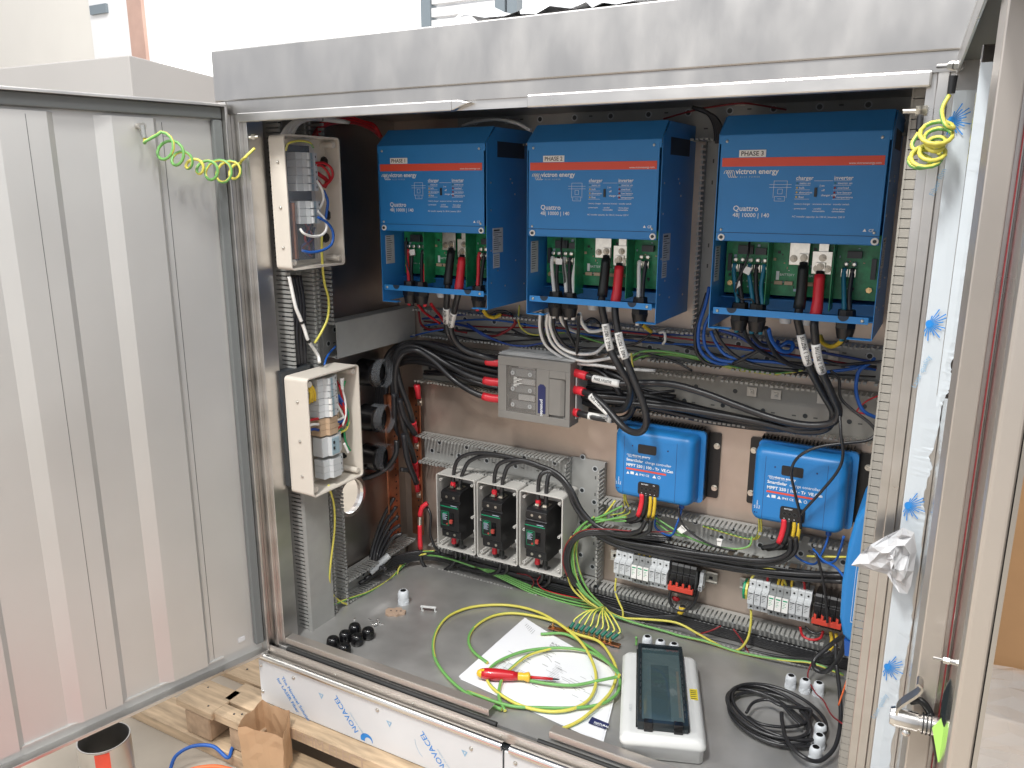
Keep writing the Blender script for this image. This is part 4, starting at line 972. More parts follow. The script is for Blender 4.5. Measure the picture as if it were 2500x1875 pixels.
# ================================================================== CABLES
def cable(name, label, path, r, m, cat='cable', dy=-.05, n=8, k=6, grp=None, sleeves=(), text=None, pts=None):
    pts = pts or crom(W3(path, dy), k)
    t = None
    if sleeves or text: t = thing(name, label, cat, tuple(pts[0]), grp)
    b = MB()
    if m == 'pe': pe(b, pts, r, 10); o = b.build(name if t is None else 'cable_sheath', ['yellow', 'green'], t, fix=False)
    else: b.tube(pts, r, n); o = b.build(name if t is None else 'cable_sheath', m, t, fix=False)
    if t is None: return tag(o, label, cat, grp)
    o['label'] = label
    L = len(pts)-1
    for s_ in sleeves:     # (from, to, material, radius factor, name)
        a, c = int(s_[0]*L), max(int(s_[1]*L), int(s_[0]*L)+1)
        if s_[1]-s_[0] < 1.5/L or True:
            seg = [sample(pts, s_[0]+(s_[1]-s_[0])*q/8) for q in range(9)]
        rf = s_[3]; rad = [r*rf*(1.0 if q not in (0, 8) else .96) for q in range(9)]
        if s_[4] == 'heat_shrink': rad = [r*(rf if q > 3 else (rf+.10)) for q in range(9)] if s_[0] > .5 else [r*(rf+.12 if q > 5 else rf) for q in range(9)]
        b = MB(); b.tube(seg, rad, max(n, 10)); b.build(s_[4], s_[2], t, fix=False)
    if text:
        s0, s1, st, size = text
        for q_ in (0,):
            # characters laid one by one along the sleeve, on the side that faces the opening
            nn = len(st)
            bb = MB()
            for i, chh in enumerate(st):
                if chh == ' ': continue
                f = s1-(s1-s0)*(i+.5)/nn; p = sample(pts, f); tg = (sample(pts, f-.01)-sample(pts, f+.01)).normalized()
                out = Vector((.28, -.93, .25)); out = (out-tg*out.dot(tg)).normalized(); up = out.cross(tg)*-1
                up = tg.cross(out)*-1
                bb.text(chh, size, p+out*(r*1.14)-up*size*.33, tg, up, 0, 'CENTER', .02, sx=.55)
            bb.build('sleeve_lettering', 'print_black', t, fix=False)
    return t
def sample(pts, f):
    f = max(0, min(.99999, f))*(len(pts)-1); i = int(f); return pts[i].lerp(pts[i+1], f-i)
def lug(name, label, p, d, r, m='tinned'):
    p = Vector(p); d = Vector(d).normalized(); b = MB(); b.cyl(p, p+d*.02, r, n=12); o = b.build(name, m); tag(o, label, 'cable lug'); return o

rb = .0093
Q = [Vector((x, 0, z)) for x, z in zip(qx, qzz)]
cols = [('red', 'shrink_red'), ('white', 'white_cable'), ('teal', 'teal_shrink')]
which = ['first', 'second', 'third']
# control and supply leads on the small terminals
for k in range(3):
    q = Q[k]; nm, m1 = cols[k]
    for gi, (x, n_, seq) in enumerate(((.031, 2, (1, 0)), (.066, 3, (1, 0, 1)), (.273, 2, (1, 0)))):
        gx = (.058, .098, .290)[gi]
        for i in range(n_):
            if k == 0 and gi == 1 and i == 0: continue
            xx = x+i*.0165; mm_ = m1 if seq[i] else 'dark_cable'
            pts = crom([q+Vector((xx, -.166, .143)), q+Vector((xx, -.172, .125)), q+Vector((xx+(gx-xx)*.3, -.182, .09)), q+Vector((gx+(i-n_/2+.5)*.011, -.198, .045)), q+Vector((gx+(i-n_/2+.5)*.010, -.200, -.015))], 4)
            cnt = ['left', 'middle', 'right'][i] if n_ == 3 else ['left', 'right'][i]
            where = ['left pair', 'centre group', 'right pair'][gi]
            t = thing('supply_lead', '%s lead, %s of the %s on the terminals of the %s inverter' % (nm if seq[i] else 'black', cnt, where, which[k]), 'cable', tuple(pts[0]))
            b = MB(); b.tube(pts, .0052 if seq[i] else .0050, 8); b.build('cable_sheath', mm_, t, fix=False)
            b = MB(); c = q+Vector((xx, -.163, .134)); b.box(c.x-.0068, c.x+.0068, c.y-.0035, c.y-.002, c.z-.010, c.z+.007); nut(b, (c.x, c.y-.0035, c.z), (0, -1, 0), .0060, .004); b.cyl((c.x, c.y-.0075, c.z), (c.x, c.y-.010, c.z), .0028, n=8); b.build('ring_lug', 'tinned', t)
# thick battery cables
def bat(label, k, pos, path, lab=None, lrange=(.3, .4), end=(), grp='thick black battery cables'):
    q = Q[k]; X = .2235 if pos else .187; Zt = .128 if pos else .146
    if k == 0: X += .000
    start = [(0, 0, 'w', q+Vector((X, -.176, Zt+.006))), (0, 0, 'w', q+Vector((X+.002, -.188, Zt-.030))), (0, 0, 'w', q+Vector((X+.004, -.200, Zt-.068))), (0, 0, 'w', q+Vector((X+.002, -.205, .030)))]
    pts = crom(W3(start+path), 6); L = 0; acc = [0]
    for a, b_ in zip(pts, pts[1:]): L += (b_-a).length; acc.append(L)
    # resample evenly
    ev = []; n_ = int(L/.012); j = 0
    for i in range(n_+1):
        d_ = L*i/n_
        while j < len(acc)-2 and acc[j+1] < d_: j += 1
        f = (d_-acc[j])/max(acc[j+1]-acc[j], 1e-9); ev.append(pts[j].lerp(pts[j+1], min(1, f)))
    sl = [(0.008/L, .105/L, 'shrink_red' if pos else 'shrink_black', 1.28, 'heat_shrink')]
    tx_ = None
    if lab:
        a, c = lab[1], lab[2]; sl.append((a/L, c/L, 'label_white', 1.10, 'label_sleeve')); tx_ = ((a+.004)/L, (c-.004)/L, lab[0], .0125)
    for e in end: sl.append((1-e[1]/L, 1-e[0]/L, e[2], e[3], 'lug_boot'))
    t = cable('battery_cable', label, None, rb, 'black_cable', pts=ev, n=12, sleeves=sl, text=tx_, grp=grp)
    b = MB(); c = ev[0]; b.box(c.x-.010, c.x+.010, c.y-.002, c.y+.002, c.z-.004, c.z+.020); b.build('cable_lug', 'tinned', t, bevel=.0008); b = MB(); b.cyl((c.x, c.y-.002, c.z+.011), (c.x, c.y-.0032, c.z+.011), .0085, n=14); nut(b, (c.x, c.y-.0032, c.z+.011), (0, -1, 0), .0066, .005); b.cyl((c.x, c.y-.008, c.z+.011), (c.x, c.y-.012, c.z+.011), .0035, n=10); b.build('lug_nut', 'stud', t)
    return t
bat('thick black cable from the first inverter marked PHASE 1 NEGTIVE', 0, 0, [(1090, 760, -.17), (1094, 812, -.13), (1128, 850, -.11), (1185, 872, -.10), (1260, 890, -.05), (1330, 915, -.045), (1290, 960, -.03)], ('PHASE 1 NEGTIVE', .185, .245))
bat('thick black cable from the first inverter marked PHASE 1 POSITIVE', 0, 1, [(1110, 755, -.18), (1101, 805, -.14), (1122, 845, -.12), (1170, 868, -.10), (1260, 880, -.05)], ('PHASE 1 POSITIVE', .185, .245))
bat('thick black cable from the second inverter marked PHASE 2 NEGTIVE', 1, 0, [(1478, 790, -.20), (1489, 850, -.20), (1512, 896, -.20), (1540, 950, -.18), (1520, 1000, -.10), (1450, 990, -.06), (1390, 965, -.05), (1300, 930, -.03)], ('PHASE 2 NEGTIVE', .175, .245))
bat('thick black cable of the second inverter looping over a charge controller, marked PHASE 2 POSITIVE', 1, 1, [(1505, 790, -.21), (1520, 855, -.21), (1545, 920, -.21), (1572, 990, -.205), (1578, 1035, -.20), (1560, 1056, -.19), (1525, 1045, -.17), (1480, 995, -.14), (1445, 965, -.12), (1412, 953, -.10), (1386, 949, -.09)], ('PHASE 2 POSITIVE', .175, .245), end=((.0, .062, 'shrink_red', 1.30),))
bat('thick black cable from the third inverter marked PHASE 3 NEGTIVE', 2, 0, [(1952, 800, -.20), (1968, 872, -.19), (1985, 915, -.17), (2012, 965, -.14), (2035, 1010, -.12), (2015, 1048, -.11), (1950, 1052, -.10), (1850, 1030, -.09), (1740, 1010, -.08), (1640, 995, -.08), (1540, 985, -.07), (1450, 975, -.06), (1380, 955, -.05)], ('PHASE 3 NEGTIVE', .165, .240))
bat('thick black cable from the third inverter marked PHASE 3 POSITIVE', 2, 1, [(1988, 800, -.21), (1996, 872, -.20), (2010, 915, -.18), (2032, 965, -.16), (2048, 1005, -.14), (2030, 1033, -.13), (1970, 1038, -.12), (1890, 1022, -.11), (1800, 990, -.11), (1720, 960, -.11), (1640, 938, -.11), (1560, 935, -.11), (1505, 936, -.11), (1445, 922, -.10), (1388, 905, -.09)], ('PHASE 3 POSITIVE', .165, .240), end=((.0, .062, 'shrink_red', 1.30),))
# white marker sleeves on the positive ends near the fuse switch
def sleeve(label, body, u0, v0, u1, v1, y0, y1):
    a, c = P(u0, v0, 'y', y0), P(u1, v1, 'y', y1); pts = [a.lerp(c, i/8) for i in range(9)]
    b = MB(); b.tube(pts, rb*1.14, 12); o = b.build('marker_sleeve', 'label_white', None, fix=False); tag(o, label, 'sleeve')
    bb = MB(); tg = (c-a).normalized(); out = Vector((.28, -.93, .25)); out = (out-tg*out.dot(tg)).normalized(); up = tg.cross(out)*-1; nn = len(body)
    bb.text(body, .0105, a.lerp(c, .08)+out*rb*1.18-up*.004, tg, up, 0, 'LEFT', .02, sx=.62); bb.build('sleeve_lettering', 'print_black', o, fix=False, origin=(0, 0, 0))
sleeve('white sleeve PHASE 3 POSITIVE on the uppermost cable right of the fuse switch', 'PHASE 3 POSITIVE', 1448, 924, 1514, 938, -.111, -.111)
sleeve('white slanting sleeve PHASE 2 POSITIVE on the middle cable right of the fuse switch', 'PHASE 2 POSITIVE', 1442, 967, 1488, 1010, -.123, -.142)
sleeve('white sleeve PHASE 1 POSITIVE on the lowest cable right of the fuse switch', 'PHASE 1 POSITIVE', 1436, 1015, 1494, 1024, -.112, -.10)
cable('battery_cable', 'thick black cable with red lug boot leaving the fuse switch at its lowest right terminal', [(1384, 999, -.09), (1410, 1008, -.10), (1440, 1016, -.112), (1492, 1024, -.10), (1530, 1018, -.08), (1548, 985, -.07), (1540, 945, -.06), (1500, 915, -.05), (1440, 895, -.04)], rb, 'black_cable', n=12, grp='thick black battery cables', sleeves=((.0, .14, 'shrink_red', 1.28, 'lug_boot'),))
cable('battery_cable', 'thick black cable arc right of the fuse switch behind the slanting one', [(1395, 905, -.05), (1450, 900, -.05), (1490, 930, -.06), (1515, 970, -.06), (1495, 1005, -.05), (1440, 1000, -.04)], rb*.9, 'black_cable', n=10, grp='thick black battery cables')
for kk, (y_, off) in enumerate(((-.045, 0), (-.065, 8), (-.05, 18))):
    cable('battery_cable', '%s black cable of the bundle running left from under the fuse switch cables' % ['uppermost', 'middle', 'lowest'][kk], [(1390, 955+off, y_), (1450, 958+off, y_), (1540, 962+off*1.4, y_), (1620, 975+off*1.5, y_), (1720, 1000+off*1.4, y_), (1820, 1022+off, y_), (1920, 1040+off*.4, y_-.03), (2000, 1042, y_-.05)], rb*.95, 'black_cable', n=10)
# left side of the fuse switch to the busbars
lp_ = [((1222, 886), [(1140, 872, -.10), (1085, 852, -.10), (1035, 838, -.10), (990, 842, -.10), (965, 870, -.11), (957, 920, -.12), (962, 965, -.13)]),
       ((1222, 934), [(1140, 915, -.10), (1090, 888, -.10), (1045, 860, -.11), (1000, 845, -.12), (968, 868, -.13), (975, 930, -.13), (1000, 1000, -.11), (1012, 1050, -.06)]),
       ((1224, 974), [(1150, 955, -.10), (1105, 925, -.10), (1060, 882, -.11), (1015, 855, -.13), (975, 872, -.14), (965, 940, -.14), (985, 1040, -.12), (1008, 1110, -.08), (1013, 1140, -.06)])]
for i, (s0, rest) in enumerate(lp_):
    cable('battery_cable', 'thick black cable with red boot at the %s left terminal of the fuse switch' % ['top', 'middle', 'bottom'][i], [(s0[0], s0[1], -.080), (s0[0]-34, s0[1]-4, -.092)]+rest, rb, 'black_cable', n=12, grp='thick black cables to the busbars', sleeves=((.0, .13, 'shrink_red', 1.30, 'lug_boot'),)+(((.95, 1.0, 'shrink_red', 1.2, 'heat_shrink'),) if i else ()))
for i, (a, dd_) in enumerate((((1180, 900), 0), ((1180, 945), 14), ((1175, 915), 30), ((1140, 900), 22))):
    cable('battery_cable', '%s dark cable in the bundle passing behind the fuse switch to the left wall' % ['upper', 'second', 'third', 'lowest'][i], [(1260, 905+dd_, -.03), (1180, 900+dd_, -.04), (1100, 880+dd_*.8, -.05), (1040, 862+dd_*.6, -.06), (985, 862+dd_*.4, -.07), (945, 885+i*6, -.10), (925+i*6, 940, -.13), (918+i*6, 1010, -.15)], rb, 'dark_cable', n=10)
for i, (u, v0, v1, du) in enumerate(((962, 960, 1090, 4), (985, 1060, 1180, 24), (975, 975, 1060, 30))):
    cable('battery_cable', 'black cable %s' % ['running down the front busbar', 'slanting from the front busbar to the lower red boot', 'slanting from the front busbar to the upper red boot'][i], [(u, v0, -.15), (u+du*.4, (v0+v1)/2, -.13), (u+du+8, v1, -.08)], rb, 'dark_cable', n=10)
for i, (u, v) in enumerate(((1018, 955), (1011, 1062), (1014, 1148), (1016, 1182))):
    a = P(u, v-16, 'y', -.045); c = P(u+4, v+18, 'y', -.042)
    b = MB(); b.tube([a, a.lerp(c, .3), a.lerp(c, .5), c], [.0105, .0105, .0085, .0085], 12); t = thing('cable_boot', 'red cable boot, %s one down the rear copper busbar' % ['first', 'second', 'third', 'fourth'][i], 'cable boot', tuple(a)); b.build('red_sleeve', 'shrink_red', t, fix=False)
    b = MB(); q_ = c+Vector((0, .004, 0)); b.box(q_.x-.008, q_.x+.008, q_.y, q_.y+.003, q_.z-.024, q_.z+.002); nut(b, (q_.x, q_.y, q_.z-.013), (0, -1, 0), .006, .005); b.build('cable_lug', 'tinned', t)
cable('battery_cable', 'short black cable arching to the fourth red boot of the rear busbar', [(978, 1146, -.13), (1000, 1150, -.10), (1012, 1170, -.05)], .0075, 'black_cable', n=10)
cable('battery_cable', 'black cable sagging from the front busbar lug to the left wall below the round entries', [(968, 1075, -.14), (966, 1110, -.15), (940, 1145, -.17), (900, 1165, -.20), (870, 1170, -.24)], .0088, 'black_cable', n=10)
for i in range(5):
    cable('battery_cable', 'black cable in the fan below the front busbar, %s from the left' % ['first', 'second', 'third', 'fourth', 'fifth'][i], [(962+i*5, 1215+i*22, -.15), (935+i*6, 1265+i*12, -.17), (912+i*5, 1330+i*8, -.20), (900+i*10, 1390, -.24)], .0062, ['black_cable', 'dark_cable'][i % 2], n=8)
cable('clear_hose', 'clear plastic hose lying over black cables in the lower left corner', [(903, 1398, -.26), (925, 1378, -.23), (950, 1355, -.20)], .011, 'sticker_grey', cat='hose')
t = cable('battery_cable', 'cable with long red sleeve and two lugs hanging left of the breaker boxes', [(1044, 1228, -.07), (1030, 1240, -.08), (1025, 1265, -.08), (1025, 1290, -.08), (1026, 1330, -.08), (1030, 1370, -.07), (1048, 1392, -.06), (1080, 1395, -.05), (1110, 1370, -.06), (1113, 1340, -.07)], .0062, 'black_cable', n=10, sleeves=((.0, .20, 'shrink_red', 1.25, 'heat_shrink'), (.30, .47, 'shrink_red', 1.2, 'heat_shrink'), (.20, .30, 'tinned', 1.15, 'cable_lug')))
cable('battery_cable', 'thin black cable bowing left of the breaker boxes', [(1040, 1232, -.06), (1052, 1260, -.07), (1050, 1300, -.07), (1060, 1332, -.07), (1075, 1350, -.06)], .0045, 'black_cable')
# breakers: cables above and below
bx = [.425+.1495*k+BW/2-.006-.002 for k in range(3)]; bz = .168+BH/2-.004+.004; byy = bfy-.028+.040
tops = [[(1112, 1135, -.10), (1128, 1115, -.10), (1165, 1106, -.09), (1225, 1112, -.085), (1295, 1130, -.085), (1355, 1152, -.09), (1392, 1190, -.10), (1420, 1245, -.10), (1460, 1285, -.10), (1515, 1302, -.10), (1560, 1296, -.11), (1578, 1268, -.12)],
        [(1132, 1150, -.10), (1148, 1125, -.09), (1190, 1112, -.085), (1250, 1120, -.08), (1320, 1142, -.08), (1378, 1180, -.09), (1405, 1240, -.09), (1448, 1288, -.09), (1520, 1308, -.09), (1580, 1300, -.11), (1590, 1268, -.12)],
        [(1208, 1160, -.10), (1220, 1132, -.095), (1262, 1122, -.09), (1312, 1134, -.085), (1365, 1162, -.085), (1400, 1210, -.09), (1435, 1270, -.09), (1500, 1315, -.08), (1620, 1338, -.08), (1760, 1358, -.09), (1870, 1368, -.10), (1925, 1350, -.11), (1930, 1312, -.12)],
        [(1230, 1165, -.10), (1245, 1135, -.09), (1290, 1128, -.085), (1345, 1150, -.08), (1388, 1195, -.085), (1422, 1262, -.08), (1490, 1318, -.07), (1620, 1345, -.07), (1760, 1366, -.08), (1880, 1376, -.09), (1938, 1350, -.11), (1943, 1312, -.12)],
        [(1315, 1180, -.10), (1322, 1158, -.10), (1345, 1152, -.09), (1380, 1178, -.09), (1412, 1235, -.09), (1455, 1295, -.08), (1540, 1332, -.07), (1680, 1362, -.07), (1820, 1388, -.07), (1940, 1400, -.08), (2060, 1405, -.10)],
        [(1335, 1185, -.10), (1342, 1158, -.09), (1365, 1165, -.08), (1395, 1212, -.08), (1432, 1282, -.075), (1500, 1330, -.065), (1640, 1362, -.06), (1800, 1392, -.06), (1940, 1412, -.07), (2062, 1420, -.10)]]
for i in range(6):
    k = i//2; x = bx[k]+(-.013 if i % 2 == 0 else .013)
    cable('breaker_cable', '%s cable rising from the %s cream breaker box and arching right' % (['red sleeved', 'all black'][i % 2], ['left', 'middle', 'right'][k]), [(0, 0, 'w', Vector((x, byy, bz+.083))), (0, 0, 'w', Vector((x, byy-.001, bz+.10)))]+tops[i], .0064, 'black_cable', n=10, sleeves=((.0, .06, 'shrink_red' if i % 2 == 0 else 'shrink_black', 1.22, 'heat_shrink'), (.061, .075, 'shrink_red' if i % 2 == 0 else 'shrink_black', 1.05, 'heat_shrink')))
    bo_ = [(1118+i*34+(k*22), 1385+k*18), (1090+i*30+k*15, 1392+k*14), (1050+i*12, 1388+k*4)]
    cable('breaker_cable', '%s cable leaving the bottom of the %s cream breaker box' % (['red sleeved', 'all black'][i % 2], ['left', 'middle', 'right'][k]), [(0, 0, 'w', Vector((x, byy, bz-.080))), (0, 0, 'w', Vector((x, byy, bz-.115))), (0, 0, 'w', Vector((x, -.075, bz-.135))), (0, 0, 'w', Vector((x-.012, -.055, .105))), (0, 0, 'w', Vector((x-.06, -.045, .083-.004*(i % 3)))), (0, 0, 'w', Vector((max(.33, x-.20), -.04, .085-.006*(i % 4))))], .0066, 'black_cable', n=10, sleeves=((.0, .16, 'shrink_red' if i % 2 == 0 else 'shrink_black', 1.2, 'heat_shrink'),))
for i in range(5):
    cable('floor_level_cable', 'black cable in the lowest trunking at the left, %s layer' % ['bottom', 'second', 'third', 'fourth', 'top'][i], [(0, 0, 'w', Vector((.245+.006*i, -.30+.02*i, .075+.007*i))), (0, 0, 'w', Vector((.27, -.15, .078+.007*i))), (0, 0, 'w', Vector((.34, -.05-.004*i, .075+.008*i))), (0, 0, 'w', Vector((.50, -.035-.004*i, .070+.008*i))), (0, 0, 'w', Vector((.70, -.03-.004*i, .066+.008*i))), (0, 0, 'w', Vector((.86, -.03, .060+.007*i))), (0, 0, 'w', Vector((1.2, -.02, .058+.006*i))), (0, 0, 'w', Vector((1.66, -.02, .06+.005*i)))], .0062, 'black_cable', n=8)
# charge controller leads
for k, (o, x0, z0) in enumerate(((mps[0], 1.0085, .452), (mps[1], 1.3865, .456))):
    w_ = ['left', 'right'][k]
    base = lambda i: Vector((x0+.0845+i*.0123, -.100, z0+.018))
    for i, (m_, nm) in enumerate((('shrink_red', 'red sleeved battery'), ('shrink_black', 'black battery'), ('yellow_sleeve', 'yellow sleeved left'), ('yellow_sleeve', 'yellow sleeved right'))):
        p = base(i); r_ = .0068 if i < 2 else .0042
        tgt = [Vector((p.x-.012, -.10, z0-.055)), Vector((p.x-.05, -.085, z0-.080))] if i < 2 else [Vector((p.x-.008, -.095, z0-.055)), Vector((p.x-.05, -.06, z0-.085))]
        cable('controller_lead', '%s lead under the %s front facing charge controller' % (nm, w_), [(0, 0, 'w', p), (0, 0, 'w', p+Vector((0, .0, -.03)))]+[(0, 0, 'w', v) for v in tgt], r_, 'black_cable', n=10, sleeves=((.0, .62, m_, 1.15, 'coloured_sleeve'),))
    p = Vector((x0+.188, -.07, z0+.008)); c_ = Vector((x0+.18, -.075, z0-.06))
    cable('network_cable', 'blue network cable with boot under the %s front facing charge controller' % w_, [(0, 0, 'w', p), (0, 0, 'w', p+Vector((0, -.002, -.03))), (0, 0, 'w', c_), (0, 0, 'w', c_+Vector((-.02, .01, -.045))), (0, 0, 'w', c_+Vector((-.07, .03, -.04))), (0, 0, 'w', c_+Vector((-.07, .03, .0)))], .0030, 'blue_cable', n=8, sleeves=((.0, .16, 'blue_cable', 2.4, 'plug_boot'),))
    for i in range(2):
        p = Vector((x0+.012+i*.006, -.055, z0+.0))
        cable('earth_wire', 'green and yellow wire, %s of two under the left corner of the %s charge controller' % (['left', 'right'][i], w_), [(0, 0, 'w', p), (0, 0, 'w', p+Vector((.004, 0, -.03))), (0, 0, 'w', p+Vector((.002+.01*i, .01, -.07))), (0, 0, 'w', p+Vector((-.04, .01, -.09-.01*i)))] if k == 0 else [(0, 0, 'w', p), (0, 0, 'w', p+Vector((.001, .01, -.06))), (0, 0, 'w', p+Vector((-.03, .02, -.085))), (0, 0, 'w', p+Vector((-.15, .02, -.075)))], .0026, 'pe')
def flag(label, quad, y):
    q = [P(u, v, 'y', y) for u, v in quad]; b = MB(); b.hexa(q, [v+Vector((0, -.0008, 0)) for v in q]); o = b.build('cable_flag', 'label_white'); tag(o, label, 'label')
    c = sum(q, Vector())/4; ex_ = (q[1]-q[0]).normalized(); ey_ = (q[0]-q[3]).normalized()
    b = MB(); b.text('MPPT', .006, c-ex_*.008+Vector((0, -.0012, 0)), ex_, ey_); b.build('flag_lettering', 'print_black', o, fix=False, origin=(0, 0, 0))
flag('white flag label on the wires under the left charge controller', [(1668, 1278), (1682, 1292), (1664, 1303), (1653, 1293)], -.085)
flag('white flag label on the black cable between the two charge controllers', [(1750, 1314), (1764, 1316), (1760, 1334), (1751, 1331)], -.09)
for k in range(4):
    q = [P(*a, 'y', -.19) for a in (((1822, 650), (1836, 655), (1828, 672), (1812, 664)), ((1796, 690), (1806, 685), (1808, 697), (1798, 705)), ((1000, 610), (1012, 608), (1014, 622), (1002, 624)), ((1356, 630), (1373, 632), (1373, 646), (1357, 645)))[k]]
    b = MB(); b.hexa(q, [v+Vector((0, -.0008, 0)) for v in q]); o = b.build('cable_flag', 'label_white'); tag(o, ['upper white flag on the thin black cable in the third inverter', 'lower white flag on the thin black cable in the third inverter', 'white flag among the red leads of the first inverter', 'white flag among the white leads of the second inverter'][k], 'label')
cable('sensor_cable', 'thin black cable hanging in front of the left leads of the third inverter', [(1830, 590, -.17), (1827, 620, -.185), (1815, 655, -.19), (1800, 690, -.19), (1797, 715, -.19), (1812, 730, -.20), (1835, 732, -.20), (1842, 750, -.20)], .0026, 'black_cable')
cable('sensor_cable', 'thin black cable in front of the left leads of the second inverter', [(1372, 580, -.17), (1370, 610, -.18), (1375, 650, -.19), (1380, 700, -.19), (1376, 725, -.20)], .0026, 'black_cable')
cable('sensor_cable', 'thin black cable beside the red leads of the first inverter', [(992, 580, -.17), (992, 630, -.18), (1003, 680, -.19), (1008, 705, -.2)], .0028, 'black_cable')

